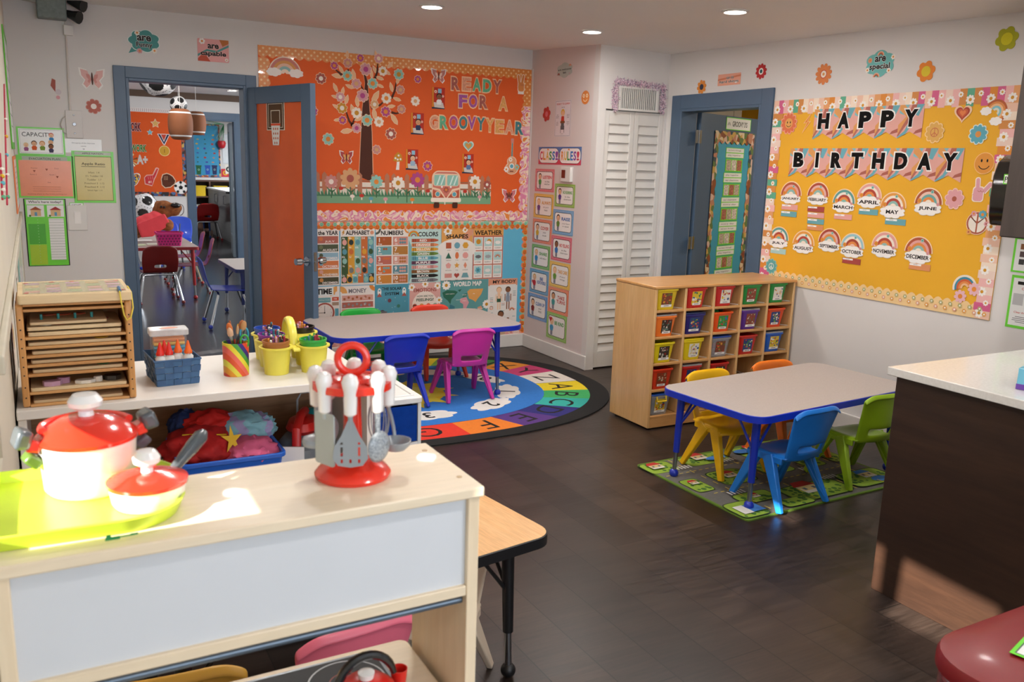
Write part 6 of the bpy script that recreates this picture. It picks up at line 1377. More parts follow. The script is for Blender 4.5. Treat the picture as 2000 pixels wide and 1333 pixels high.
# ================================================================ white shelf unit and what stands on and in it
LAMW = M('#e2ded8', .38, var=.015); BIRCH = wood('birch_ply', '#e6d3b4', '#efe0c6', (1, 9, 9), 1.8, .42, coat=.05, fine=.1); BIRCH_V = wood('birch_ply_upright', '#e6d0ae', '#efdec2', (9, 9, 1), 1.8, .42, coat=.05, fine=.1)
OAKB = wood('brown_oak_board', '#8a6240', '#a87c54', (1, 10, 16), 2.2, .5, fine=.35)
SX0, SX1, SY0, SY1, SZ = XL+.004, .965, 2.690, 3.225, .88
t = thing('shelf_unit', 'low white shelf unit with a brown inside against the left wall', 'shelf', (0, 0, 0))
mb = MB(); mb.box((SX0, SY0, SZ-.028), (SX1, SY1, SZ)); mb.build('top_panel', LAMW, t, bevel=.003)
for x in (SX0+.002, SX1-.024): mb = MB(); mb.box((x, SY0+.006, 0), (x+.022, SY1-.004, SZ-.028)); mb.build('side_panel', LAMW, t, bevel=.002)
mb = MB(); mb.box((SX0+.024, SY1-.03, .04), (SX1-.024, SY1-.015, SZ-.028)); mb.build('back_panel', OAKB, t)
for z in (.52, .08): mb = MB(); mb.box((SX0+.024, SY0+.02, z-.022), (SX1-.024, SY1-.03, z)); mb.build('shelf_board', LAMW, t, bevel=.002)
# wooden puzzle rack
RW = wood('rack_wood', '#c58a4c', '#d9a264', (9, 9, 1), 2.0, .45, fine=.2); RWH = wood('rack_wood_level', '#c28a50', '#d6a468', (1, 9, 9), 2.0, .45, fine=.2); PLY = wood('puzzle_ply', '#d6bb90', '#e6d0a8', (1, 9, 9), 2.0, .5, fine=.15)
RX0, RX1, RY0, RY1 = -.068, .228, 2.715, 2.985
t = thing('puzzle_rack', 'wooden puzzle rack with nine narrow shelves on the white shelf unit', 'rack', (0, 0, SZ))
for x in (RX0, RX1-.018):
    mb = MB(); mb.prism(rrect(RY0, .0005, RY1, .298, .012, 4), x, x+.018, mat=Matrix(((0, 0, 1, 0), (1, 0, 0, 0), (0, 1, 0, 0), (0, 0, 0, 1)))); o = mb.build('side_panel', RW, t, bevel=.004)
    for z in (.03, .06, .095, .12, .148, .174, .2, .226, .255): mb = MB(); mb.tube([(x+.009, RY0-.0006, z), (x+.009, RY0+.004, z)], .0022, n=8); mb.build('shelf_pin', BLACK, o)
ZS = [.004, .040, .092, .119, .146, .172, .199, .279]
for z in ZS: mb = MB(); mb.box((RX0+.018, RY0+.004, z-.004 if z > .005 else .0005), (RX1-.018, RY1-.01, z+.004)); mb.build('rack_shelf', RWH, t, bevel=.0015)
mb = MB(); mb.box((RX0+.018, RY0+.002, .290), (RX1-.018, RY1, .298)); mb.build('top_bar', RWH, t, bevel=.002)
mb = MB(); mb.box((RX0+.018, RY1-.008, .0), (RX1-.018, RY1, .29)); mb.build('rack_back', RWH, t)
def puzzle(label, x0, x1, y0, z, th, bits, seed, big=False):
    t = thing('wooden_puzzle', label, 'puzzle', (x0, y0, SZ+z), 0, 'wooden puzzles in the rack'); w = x1-x0; d = .215
    mb = MB(); mb.prism(rrect(0, 0, w, d, .006, 3), 0, th); mb.build('puzzle_board', PLY, t, bevel=.0008)
    r = random.Random(seed); n = 0
    for k, (fx, fy, c, rad, h) in enumerate(bits):
        mb = MB(); mb.prism(circ(fx*w, fy*d, rad, rad*r.uniform(.6, 1), 7, r.uniform(0, 3)), th+.0002, th+h); mb.build('puzzle_piece', glossy(c), t, bevel=.0008)
r_ = random.Random(11)
def bits(cols, n, h, rad=.02): return [(.12+.76*(k+.5)/n, r_.uniform(.12, .6), cols[k % len(cols)], rad*r_.uniform(.8, 1.2), h) for k in range(n)]
LX0, LX1 = RX0+.020, RX1-.020
puzzle('single puzzle board in the tall slot under the rack top', LX0+.006, LX1-.010, RY0+.010, .2035+.0005, .010, bits(['#e9e2d2', '#8a5a3a', '#d9b27a'], 5, .003, .018), 1)
puzzle('second puzzle board up in the tall slot of the rack', LX0+.004, LX1-.008, RY0+.016, .2190, .010, bits(['#e9e2d2', '#a83a2a', '#d9d2c8'], 5, .003), 2)
puzzle('puzzle board with teal pegs on the pile in the tall slot', LX0+.012, LX1-.046, RY0+.02, .2340, .008, [(.15+.22*k, .2, '#1f8a8a', .004, .016) for k in range(4)]+[(.25+.2*k, .55, '#c2502c', .02, .003) for k in range(3)], 3)
puzzle('puzzle board lying in the slot below the tall one', LX0+.004, LX1-.012, RY0+.012, .1768, .009, bits(['#a8582c', '#e0b62c'], 4, .002), 4)
puzzle('puzzle board in the upper middle slot of the rack', LX0+.012, LX1-.006, RY0+.014, .1508, .009, bits(['#5f7a3a', '#c9503a'], 4, .002), 5)
puzzle('puzzle board in the middle slot of the rack', LX0+.008, LX1-.010, RY0+.018, .1238, .009, bits(['#3a6a9a', '#d9a23a'], 4, .002), 6)
puzzle('puzzle board in the lower middle slot of the rack', LX0+.010, LX1-.012, RY0+.014, .0968, .009, bits(['#8a3a2a', '#3a7a4a'], 4, .002), 7)
puzzle('puzzle board with pink and white blocks in the low slot of the rack', LX0+.002, LX1-.004, RY0+.006, .0448, .009, [(.22, .12, '#c9a0bc', .026, .014), (.34, .2, '#b98aa8', .018, .018), (.56, .12, '#e9e4da', .028, .010), (.70, .15, '#d9d2c8', .012, .016), (.86, .2, '#2a2420', .026, .014)], 8)
puzzle('thin puzzle board in the bottom slot of the rack', LX0+.006, LX1-.016, RY0+.014, .0085, .008, bits(['#7a5a3a', '#c2a23a'], 4, .002), 9)
t = thing('wooden_puzzle', 'large laminated puzzle board lying on top of the rack', 'puzzle', (RX0-.004, RY0-.012, SZ+.2985), .01, 'wooden puzzles in the rack')
mb = MB(); mb.prism(rrect(.012, 0, RX1-RX0+.006, RY1-RY0+.02, .008, 3), 0, .026); mb.build('puzzle_board', PLY, t, bevel=.002)
f = Flat(.27, .25); r = random.Random(6)
f.rect(0, 0, f.a*.98, .96, M('#d9cfa8', .2, var=.05, coat=.6))
for i in range(5):
    for j in range(4): f.rect((-.4+.2*i)*f.a, -.33+.22*j, .15, .15, glossy(['#d9b0a0', '#b9c29a', '#e0c89a', '#c2a8b4', '#d9b8c0'][(i*3+j) % 5]), .03)
for p in ((-.46, .4), (.46, .4), (-.46, -.42), (.46, -.42), (0, .44), (-.2, .43)): f.disc(p[0]*f.a, p[1], .03, glossy('#d9605a'))
o = f.build('printed_sheet', Matrix.Translation((.158, .145, .0263))); o.parent = t
mb = MB(); zz = SZ+.326; mb.tube([(.20, RY0+.05, zz+.003), (.198, RY0-.014, zz+.001), (.200, RY0-.020, zz-.03), (.206, RY0-.016, zz-.07), (.213, RY0-.014, zz-.085), (.224, RY0-.012, zz-.078), (.232, RY0-.004, zz-.05), (.232, RY0+.03, zz-.01), (.226, RY0+.07, zz+.003)], .0022, n=7); tag(mb.build('cord', M('#d9c24a', .6), t), 'yellow pull cord with a blue end').matrix_local = t.matrix_basis.inverted()
mb = MB(); mb.tube([(.20, RY0+.05, zz+.0035), (.1985, RY0-.012, zz+.002)], .0045, n=7); mb.build('cord_end', plastic('#2f6a9a'), t).matrix_local = t.matrix_basis.inverted()
# navy woven basket with glue, box of clay
BX, BY = .356, 2.915
t = thing('woven_basket', 'navy woven strap basket on the white shelf unit', 'basket', (BX, BY, SZ+.0005), math.radians(4))
NAVY = M('#3a5c84', .7, var=.12, nscale=30, bmp=.3); NAVY2 = M('#456a92', .7, var=.12, nscale=30, bmp=.3)
mb = MB(); w0, d0, w1, d1_, hh = .062, .085, .070, .092, .082
for face in range(4):
    n = 5; rows = 4
    for i in range(n):
        for j in range(rows):
            a0, a1 = -1+2*i/n, -1+2*(i+1)/n; z0, z1 = hh*j/rows, hh*(j+1)/rows; ins = .0016 if (i+j) % 2 else -.0012
            def P(a, z):
                k = z/hh; W, D = w0+(w1-w0)*k, d0+(d1_-d0)*k
                return [(a*W, -D+ins), (W-ins, a*D), (-a*W, D-ins), (-W+ins, -a*D)][face]+(z,)
            e = .0006
            q = [mb.bm.verts.new(P(a0+e, z0+e)), mb.bm.verts.new(P(a1-e, z0+e)), mb.bm.verts.new(P(a1-e, z1-e)), mb.bm.verts.new(P(a0+e, z1-e))]; fc = mb.bm.faces.new(q); fc.material_index = (i+j) % 2
mb.box((-w0, -d0, .0005), (w0, d0, .004))
o = mb.build('basket_weave', [NAVY, NAVY2], t, solid=.0024, smooth=0)
mb = MB(); mb.tube([(sx*w1, sy*d1_, hh) for sx, sy in ((-1, -1), (1, -1), (1, 1), (-1, 1))], .0032, closed=True, n=8); mb.build('basket_rim', NAVY, t)
mb = MB(); mb.box((-.002, -d0+.002, .004), (.002, .0, .070)); mb.box((-w0+.003, -.002, .004), (w0-.003, .002, .070)); mb.build('basket_divider', NAVY, t)
def glue(x, y, c, label):
    t = thing('glue_bottle', label, 'glue bottle', (BX+x, BY+y, SZ+.006), 0, 'glue bottles in the navy basket')
    mb = MB(); mb.lathe([(0, 0), (.0155, 0), (.0155, .080), (.010, .087), (.010, .091)], n=16, sy=.75); mb.build('bottle', M('#e9e6e0', .4), t)
    mb = MB(); mb.lathe([(.0125, .089), (.0125, .097), (.0098, .101), (.0055, .118), (.0025, .130), (0, .130)], n=14); mb.build('cap', plastic(c), t)
for x, y, c, l in ((-.041, -.058, '#d8261c', 'red capped glue bottle at the front left of the navy basket'), (-.024, -.024, '#d8261c', 'red capped glue bottle at the back of the navy basket pair'), (-.014, -.056, '#d8261c', 'red capped glue bottle beside the basket divider'), (.016, -.03, '#e8641c', 'orange capped glue bottle behind the basket divider'), (.044, -.052, '#e8641c', 'orange capped glue bottle at the right of the navy basket')): glue(x, y, c, l)
t = thing('clay_box', 'clear lidded box of modelling clay sticks in the navy basket', 'box', (BX-.002, BY+.046, SZ+.006))
mb = MB(); O = rrect(-.054, -.032, .054, .032, .008, 3); mb.prism(O, .0, .135); mb.build('clear_box', clear('clay_box_plastic', '#d9dadc', .16), t, bevel=.002)
mb = MB(); mb.prism(rrect(-.060, -.037, .060, .037, .009, 3), .1355, .156); mb.build('lid', clear('clay_lid_plastic', '#dcdcdc', .6), t, bevel=.003)
mb = MB(); mb.prism(circ(0, 0, .03, .014, 16), .1562, .1566); mb.build('lid_sticker', glossy('#d9805a'), t)
for k, c in enumerate(('#2a8a4a', '#2a8a4a', '#2f9ab8', '#2f8ab8', '#2f9ab8', '#e0b82c', '#e88a2c')):
    mb = MB(); z = .040+.0135*k; mb.tube([(-.047, -.018, z), (.047, -.018, z)], .0064, n=10); mb.tube([(-.047, .006, z), (.047, .006, z)], .0064, n=10); mb.build('clay_stick', plastic(c), t)
# striped brush cup
t = thing('brush_cup', 'rainbow striped cup on the white shelf unit', 'cup', (.556, 2.905, SZ+.0005))
mb = MB(); mb.lathe([(0, 0), (.041, 0), (.0425, .112), (.0395, .112), (.038, .004), (0, .004)], n=32)
mb.build('striped_cup', patterned('rainbow_stripes', 'stripes', ['#e0562c', '#e86a5a', '#e9d83a', '#4a9a3a', '#3a2a7a', '#d9442c', '#e89a2c', '#e9dc4a'], 4.6, .5, (1.0, .3, .75), .1), t)
rr = random.Random(5)
for k in range(10):
    a = rr.uniform(0, 2*PI); q = rr.uniform(.008, .028); big = k < 5
    t = thing('paint_brush', f'{["broad orange", "broad tan", "broad brown", "broad pale", "broad ochre", "thin orange", "thin brown", "thin yellow", "thin red", "thin tan"][k]} bristled brush in the striped cup', 'paint brush', (.556, 2.905, SZ+.0005), 0, 'brushes in the striped cup')
    b = Vector((math.cos(a+2.5)*.014, math.sin(a+2.5)*.014, .006)); p = Vector((math.cos(a)*q-.004*(k > 4), math.sin(a)*q, .125+rr.uniform(0, .02))); u = (p-b).normalized()
    mb = MB(); mb.tube([b, b+(p-b)*.8], .0035 if big else .002, n=8); mb.build('brush_handle', plastic(['#c9602c', '#1f3f7a'][k % 2]), t)
    mb = MB(); mb.tube([b+(p-b)*.8, p+u*.012], [.004 if big else .0022, .007 if big else .003], n=10); mb.build('ferrule', STEEL, t)
    mb = MB(); R = .0092 if big else .0042; mb.tube([p+u*.012, p+u*.024, p+u*.036, p+u*.041], [R, R*1.1, R*.75, R*.15], n=10); mb.build('bristles', M(['#c2662c', '#b98a5a', '#a8643a', '#cfa888', '#c28a5a', '#d9772c', '#8a4a2a', '#c9a23a', '#b8502c', '#c2a07a'][k], .8), t)
for k, (c, x, z, l) in enumerate((('#3a9ab8', .028, .135, 'blue handled scissors in the striped cup'), ('#3aa43a', .026, .112, 'green handled scissors in the striped cup'))):
    t = thing('scissors', l, 'scissors', (.556, 2.905, SZ+.0005))
    mb = MB(); mb.tube([(.012, -.012*k, .02), (x-.006, -.012-.012*k, z-.014)], [.003, .006], n=6, sx=.35); mb.build('blades', STEEL, t)
    mb = MB(); mb.tube([(x+.013*math.cos(a)-.001, -.012-.012*k, z+.004+.022*math.sin(a)) for a in [2*PI*i/16 for i in range(16)]], .0032, closed=True, n=7); mb.build('finger_loop', plastic(c), t)
# yellow caddy with cups of crayons
YC = plastic('#e9dc55'); CDX, CDY = .757, 2.985
t = thing('crayon_caddy', 'yellow plastic caddy with an arched handle on the white shelf unit', 'caddy', (CDX, CDY, SZ+.0005), math.radians(-6))
CP = [(-.062, -.118), (.062, -.118), (-.062, 0), (.062, 0), (-.062, .118), (.062, .118)]
for x, y in CP:
    mb = MB(); mb.lathe([(0, 0), (.040, 0), (.049, .088), (.057, .089), (.057, .094), (.0465, .094), (.038, .004), (0, .004)], (x, y, 0), n=26); mb.build('caddy_cup', YC, t)
mb = MB(); mb.box((-.012, -.165, .080), (.012, .165, .090)); mb.build('caddy_deck', YC, t, bevel=.003)
mb = MB(); mb.tube([(0, .09*math.cos(a), .085+.078*math.sin(a)) for a in [PI*k/16 for k in range(17)]], .010, n=10, sx=1.5); mb.build('handle', YC, t)
CUPS = [(0, '#a86a3a', 'brown', 'front left'), (1, '#3aa84a', 'green', 'front right'), (2, '#8a3aa0', 'purple', 'middle left'), (4, '#2f55b8', 'blue', 'back left'), (5, '#1d1a16', 'black', 'back right')]
ct = Matrix.Translation((CDX, CDY, SZ+.0005)) @ Matrix.Rotation(math.radians(-6), 4, 'Z'); tips = ['#d9a0b4', '#5aa44a', '#8a4a9a', '#e0903a', '#3a3a3a', '#e9e4da', '#b03a4a', '#3a7a8a']
for ci, c, cn, w in CUPS:
    p = ct @ Vector((*CP[ci], .0055)); t = thing('crayon_cup', f'{cn} cup in the {w} hole of the yellow caddy', 'cup', p, 0, 'cups in the yellow caddy')
    mb = MB(); mb.lathe([(0, 0), (.034, 0), (.0445, .102), (.0465, .103), (.0465, .109), (.0425, .109), (.033, .004), (0, .004)], n=24); mb.build('cup_wall', plastic(c), t)
    r = random.Random(ci); n = 20 if ci in (0, 2) else 12
    for k in range(n):
        a, q = r.uniform(0, 2*PI), .031*math.sqrt(r.random()); e = Vector((q*math.cos(a), q*math.sin(a), .100+r.uniform(.004, .022))); b0 = Vector((q*.6*math.cos(a+.4), q*.6*math.sin(a+.4), .008))
        col = r.choice(tips); pl = ['brown', 'green', 'purple', '', 'blue', 'black'][ci]
        mb = MB(); mb.tube([b0, e], .0036, n=7); mb.ball(e, .0042, n=8); o = mb.build('marker_pen', plastic(col)); o.location = p; tag(o, f'coloured marker pen standing in the {pl} cup of the caddy', 'pen', f'marker pens in the {pl} cup')
# blue bin of clothes, toys on the middle shelf
BLU = plastic('#1a5cc0'); B0, B1 = .335, .672
t = thing('blue_tray_bin', 'blue plastic tray bin full of clothes inside the white shelf unit', 'bin', ((B0+B1)/2, 2.87, .5205))
mb = MB(); hx, hy, h = (B1-B0)/2, .165, .132; n = None
R = [[mb.bm.verts.new((x, y, z)) for x, y in rrect(-hx*a, -hy*b, hx*a, hy*b, .03, 4)] for a, b, z in ((.86, .86, 0), (.95, .95, h-.016), (1.0, 1.0, h-.016), (1.0, 1.0, h), (.94, .94, h), (.84, .84, .006))]
mb.bm.faces.new(R[0][::-1]); mb.bm.faces.new(R[-1])
for A, B in zip(R, R[1:]):
    for q in range(len(A)): mb.bm.faces.new((A[q], A[(q+1) % len(A)], B[(q+1) % len(A)], B[q]))
mb.build('tub', BLU, t, bevel=.003)
def cloth(label, c, cols, rad, seed, name='dress_up_cape', parts=()):
    """a crumpled bundle: a ball pulled into folds"""
    t = thing(name, label, 'clothes', c, 0, 'dress up clothes in the blue bin'); r = random.Random(seed); mb = MB()
    v = bmesh.ops.create_icosphere(mb.bm, subdivisions=4, radius=1)['verts']; ph = [(Vector((r.uniform(-1, 1), r.uniform(-1, 1), r.uniform(-1, 1))).normalized(), r.uniform(5, 12), r.uniform(0, 6), r.uniform(.05, .11)) for _ in range(8)]
    for q in v:
        d = q.co.normalized(); k = 1+sum(a*abs(math.sin(f_*d.dot(ax)+p)) for ax, f_, p, a in ph)-.26
        q.co = Vector((d.x*rad[0]*k, d.y*rad[1]*k, max(-rad[2]*.55, d.z*rad[2]*k)))
    for fc in mb.bm.faces: 
        c_ = fc.calc_center_median(); fc.material_index = 0 if len(cols) == 1 else (1 if math.sin(c_.x*60+c_.y*30+seed) > .72 else 0)
    mb.build('folded_fabric', [M(k, .75, var=.1, nscale=20, bmp=.25) for k in cols], t, smooth=60); return t
t = cloth('red satin costume with a yellow star and dark trim in the blue bin', (.43, 2.89, .640), ['#b01414', '#a81010'], (.105, .11, .062), 3, 'red_costume')
mb = MB(); mb.prism([(x*.035, y*.05) for x, y in star(0, 0, 1, .35)], 0, .003, mat=Matrix.Translation((.085, -.085, .045)) @ Matrix.Rotation(1.0, 4, 'X')); mb.build('yellow_star', M('#dcb01c', .6), t)
mb = MB(); mb.tube([(-.06, -.03, .062), (-.02, -.05, .064), (.03, -.06, .060), (.075, -.04, .05)], .004); mb.build('yellow_trim', M('#dcb01c', .6), t)
cloth('upper red satin fold of the costume behind the star', (.47, 2.97, .685), ['#c2160e'], (.085, .06, .055), 12, 'red_costume')
cloth('lavender and aqua satin dress bundle in the blue bin', (.585, 2.95, .668), ['#7fb0bc', '#9a90b8'], (.095, .07, .060), 5, 'satin_dress')
cloth('pink fabric bundle at the front of the blue bin', (.575, 2.82, .628), ['#d8628a'], (.08, .085, .045), 8, 'pink_fabric')
cloth('navy fabric bit under the red costume', (.40, 3.0, .690), ['#182a5a'], (.05, .05, .05), 9, 'navy_fabric')
t = thing('toy_vacuum', 'grey and red toy vacuum cleaner beside the blue bin in the white shelf unit', 'toy', (.78, 2.93, .5205), math.radians(-25))
mb = MB(); mb.lathe([(0, 0), (.085, 0), (.092, .03), (.085, .085), (.06, .115), (0, .12)], n=24, sy=1.3); mb.build('vacuum_body', plastic('#6a7076'), t, bevel=.004)
mb = MB(); mb.lathe([(.0, .118), (.045, .118), (.06, .135), (.05, .16), (0, .172)], (0, .03, 0), n=22, sy=1.4); mb.build('red_cover', plastic('#c8201c'), t)
mb = MB(); mb.tube([(0, -.11, .09), (0, -.10, .16), (0, -.02, .19), (0, .07, .18)], .016, n=10); mb.build('carry_handle', plastic('#b81c1a'), t)
mb = MB(); mb.box((-.06, -.135, .05), (.03, -.128, .11)); mb.build('white_tag', WHITE, t)
t = thing('toy_basket', 'grey wire handled toy basket at the right end of the white shelf unit', 'basket', (.865, 3.08, .5205))
mb = MB(); mb.lathe([(0, 0), (.05, 0), (.065, .09), (.060, .09), (.045, .005), (0, .005)], n=22); mb.build('basket_tub', plastic('#6c7278'), t)
mb = MB(); mb.tube([(-.062, 0, .09), (-.06, 0, .2), (-.045, 0, .225), (.045, 0, .225), (.06, 0, .2), (.062, 0, .09)], .004, n=8); mb.build('basket_handle', plastic('#aab0b4'), t)
mb = MB(); mb.ball((0, 0, .12), .045, n=12); o = mb.build('teal_ball', plastic('#1f8a90'), loc=(.865, 3.08, .5205)); tag(o, 'teal toy ball in the grey toy basket', 'ball')
t = thing('storage_box', 'clear pinkish plastic box at the left inside the white shelf unit', 'box', (.17, 2.86, .5205))
mb = MB(); mb.prism(rrect(-.12, -.14, .12, .14, .02, 4), 0, .10); mb.build('box_body', clear('pink_clear_box', '#b98a86', .55), t, bevel=.003); mb = MB(); mb.prism(rrect(-.125, -.145, .125, .145, .02, 4), .1005, .115); mb.build('lid', clear('pink_clear_lid', '#a87a78', .7), t, bevel=.003)
# drawer tower
t = thing('drawer_tower', 'white plastic drawer tower with blue drawers beside the white shelf unit', 'drawers', (1.20, 3.32, 0))
WP = M('#e4e3e0', .35); hx, dd, H = .205, .40, .61
mb = MB()
for sx in (-1, 1):
    mb.box((sx*hx-.016*(sx > 0), 0, 0), (sx*hx+.016*(sx < 0), .018, H-.028)); mb.box((sx*hx-.006*(sx > 0), .018, 0), (sx*hx+.006*(sx < 0), dd, H-.028))
for z in (0, .196, .392): mb.box((-hx+.016, 0, z), (hx-.016, .018, z+.016))
mb.box((-hx, dd-.006, 0), (hx, dd, H-.028)); mb.build('frame', WP, t, bevel=.002, smooth=0)
mb = MB(); mb.prism(rrect(-hx-.006, -.008, hx+.006, dd+.006, .02, 4), H-.028, H); mb.build('top_lid', WP, t, bevel=.005)
mb = MB(); mb.tube([(sx*(hx-.03), y, H) for sx, y in ((-1, .025), (1, .025), (1, dd-.03), (-1, dd-.03))], .006, closed=True, n=8); mb.build('lid_rim', WP, t)
for k in range(3):
    z = .022+.196*k; mb = MB(); mb.box((-hx+.022, -.003, z), (hx-.022, .004, z+.160)); mb.box((-hx+.024, .004, z), (-hx+.027, dd-.02, z+.15)); mb.box((hx-.027, .004, z), (hx-.024, dd-.02, z+.15)); mb.box((-hx+.027, .004, z), (hx-.027, dd-.02, z+.003)); o = mb.build('drawer', clear('blue_drawer', '#0f3f9a', .86, .12), t)
    mb = MB(); r = random.Random(k); [mb.box((-hx+.04+.012*i, .02, z+.004), (-hx+.16+.012*i, .25, z+.016+.012*i)) for i in range(7)]; mb.build('drawer_contents', paper('#2a6ac0'), o)
    mb = MB(); mb.box((-.05, -.014, z+.13), (.05, -.003, z+.142)); mb.build('drawer_pull', plastic('#1a4aa8'), o)

# ================================================================ toy kitchen
KX0, KX1, KY0, KY1, KZ = -.085, .606, 1.172, 1.408, 1.09
t = thing('play_kitchen', 'birch play kitchen with white upper panel in the foreground', 'play kitchen', (0, 0, 0))
mb = MB(); mb.box((KX0, KY0-.006, KZ-.018), (KX1, KY1+.002, KZ)); mb.build('top_panel', BIRCH, t, bevel=.003)
mb = MB(); [mb.tube([(x, y, KZ-.0002), (x, y, KZ+.0008)], .005, n=10) for x, y in ((KX1-.02, KY0+.05), (KX1-.02, KY1-.04))]; mb.build('screw_caps', M('#c9ab80', .5), t)
for x in (KX0+.004, KX1-.026): mb = MB(); mb.box((x, KY0, 0), (x+.020, KY1, KZ-.018)); mb.build('side_panel', BIRCH_V, t, bevel=.002)
mb = MB(); mb.box((KX0+.024, KY0+.010, .918), (KX1-.026, KY0+.018, KZ-.018)); mb.build('white_panel', M('#d3d7dc', .4, var=.01), t)
mb = MB(); mb.box((KX0+.024, KY0+.002, .900), (KX1-.026, KY1-.01, .918)); mb.build('upper_shelf', BIRCH, t, bevel=.002)
mb = MB(); mb.box((KX0+.024, KY1-.014, .918), (KX1-.026, KY1-.004, KZ-.018)); mb.build('upper_back', BIRCH, t)
WK = Wall((0, KY0-.0062, 0), (1, 0, 0)); f = Flat(1, 1, 1.0); q0 = WK.hit(216, 1050)
for px, py, w_, h_ in ((220, 1052, .018, .005), (245, 1047, .022, .002), (262, 1043, .010, .003), (212, 1050, .006, .007)): h_0 = WK.hit(px, py); f.rect(h_0.x-q0.x, h_0.z-q0.z, w_, h_, paper('#2a8a4a'), .0008)
o = f.build('marker_scribble', WK.fr(q0.x, q0.z, -.0008)); o.parent = t
mb = MB(); mb.tube([(KX0+.024, KY0+.020, .886), (KX1-.027, KY0+.020, .886)], .0065, n=14); mb.build('utensil_rail', M('#6c7a88', .35, metal=.6), t)
mb = MB(); mb.prism(rrect(KX0+.026, 1.02, .568, 1.412, .018, 4), .682, .70); mb.build('worktop', BIRCH, t, bevel=.003)
mb = MB(); mb.box((KX0+.03, 1.05, .10), (KX1-.03, KY1-.01, .66)); mb.build('lower_cabinet', M('#dfe0e0', .5), t)
mb = MB(); mb.prism(rrect(.225, 1.07, .500, 1.392, .012, 4), .7003, .705); h = mb.build('hob', M('#7d8288', .3, metal=.5), t, bevel=.001)
mb = MB(); mb.prism(rrect(.232, 1.077, .493, 1.385, .009, 4), .7051, .7058); mb.build('hob_glass', M('#17191b', .45, spec=.2), h)
for x, y in ((.42, 1.31), (.31, 1.16)):
    f = Flat(1, 1, 1.0); f.arc(0, 0, .066, .069, 0, 2*PI, M('#a8acb0', .4), 40); f.arc(0, 0, .03, .032, 0, 2*PI, M('#8a2a24', .4), 30); o = f.build('burner_ring', Matrix.Translation((x, y, .7060))); o.parent = h
t = thing('toy_kettle', 'red toy kettle with a black arched handle on the play hob', 'kettle', (.425, 1.225, .7062))
mb = MB(); mb.lathe([(0, 0), (.048, 0), (.054, .012), (.048, .04), (.03, .055), (0, .058)], n=26); mb.build('kettle_body', plastic('#d8241c'), t)
mb = MB(); mb.lathe([(0, .058), (.012, .058), (.014, .068), (0, .072)], n=16); mb.build('lid_knob', plastic('#e9e9e6'), t)
mb = MB(); mb.tube([(-.05*math.cos(a), .0, .040+.058*math.sin(a)) for a in [PI*(.02+.90*k/14) for k in range(15)]], [.0075]*12+[.007, .006, .005], n=10); mb.build('kettle_handle', M('#14181c', .2, coat=.6), t)
t = thing('toy_cup', 'small red toy cup at the back right of the play hob', 'cup', (.497, 1.262, .7062))
mb = MB(); mb.lathe([(0, 0), (.011, 0), (.015, .034), (.0135, .034), (.010, .002), (0, .002)], n=20); mb.build('cup_wall', plastic('#e02a20'), t)
# tray, pot, pan
t = thing('green_tray', 'lime green oval edged tray on the play kitchen', 'tray', (.0, 1.337, KZ+.0005), math.radians(-2))
mb = MB(); R = [[mb.bm.verts.new((x, y, z)) for x, y in rrect(-.20+e, -.135+e, .168-e, .135-e, .09-e*.8, 8)] for e, z in ((.010, 0), (.0, .022), (.004, .023), (.012, .006))]
mb.bm.faces.new(R[0][::-1]); mb.bm.faces.new(R[-1])
for A, B in zip(R, R[1:]):
    for q in range(len(A)): mb.bm.faces.new((A[q], A[(q+1) % len(A)], B[(q+1) % len(A)], B[q]))
for v in mb.bm.verts:
    if v.co.x < -.078: v.co.x = -.078+(v.co.x+.078)*.05
mb.build('tray_body', plastic('#c6dd3c'), t)
def knobbed(t, r, h, lid_h, kz):
    mb = MB(); mb.lathe([(0, 0), (r*.86, 0), (r*.93, .006), (r, h), (r*.95, h), (r*.9, .006), (0, .006)], n=40); mb.build('pot_body', M('#ece8e2', .3, coat=.3), t)
    mb = MB(); mb.lathe([(r*1.04, h+.0005), (r*1.05, h+.006), (r*.9, h+lid_h*.45), (r*.55, h+lid_h*.85), (0, h+lid_h)], n=40); l = mb.build('lid', M('#e0301c', .18, coat=.6), t)
    mb = MB(); z = h+lid_h; mb.lathe([(0, z-.002), (r*.16, z-.002), (r*.15, z+.006), (r*.34, z+.014), (r*.36, z+.021), (r*.25, z+.031), (0, z+.034)], n=26); mb.build('lid_knob', M('#eeecea', .25, coat=.4), l); return l
DG = M('#4c5459', .25, coat=.4)
t = thing('toy_pot', 'white toy cooking pot with a red lid on the green tray', 'pot', (.046, 1.398, KZ+.0072), math.radians(12))
l = knobbed(t, .068, .078, .037, 0)
mb = MB(); mb.tube([(.061*math.cos(a), .061*math.sin(a), .098) for a in [PI*k/12 for k in range(13)]] , .006, n=8); mb.build('lid_ridge', M('#d8281a', .2, coat=.6), l)
for sx in (-1, 1):
    mb = MB(); mb.bar((sx*.067, 0, .078), (sx*.083, 0, .083), (.030, .016), (.024, .02), side=(0, 1, 0)); mb.build('lid_tab', M('#e0301c', .18, coat=.6), t, bevel=.003)
    mb = MB(); mb.bar((sx*.077, 0, .089), (sx*.098, 0, .096), (.032, .026), (.040, .030), side=(0, 1, 0)); mb.build('pot_handle', DG, t, bevel=.006, seg=3)
    mb = MB(); mb.bar((sx*.068, 0, .050), (sx*.086, 0, .066), (.026, .018), (.03, .016), side=(0, 1, 0)); mb.build('pot_grip', M('#4f6a2a' if sx < 0 else '#4c4450', .3), t, bevel=.004)
t = thing('toy_pan', 'white toy saucepan with a red lid and dark handle on the green tray', 'pan', (.117, 1.297, KZ+.0072), 0)
knobbed(t, .0535, .030, .018, 0)
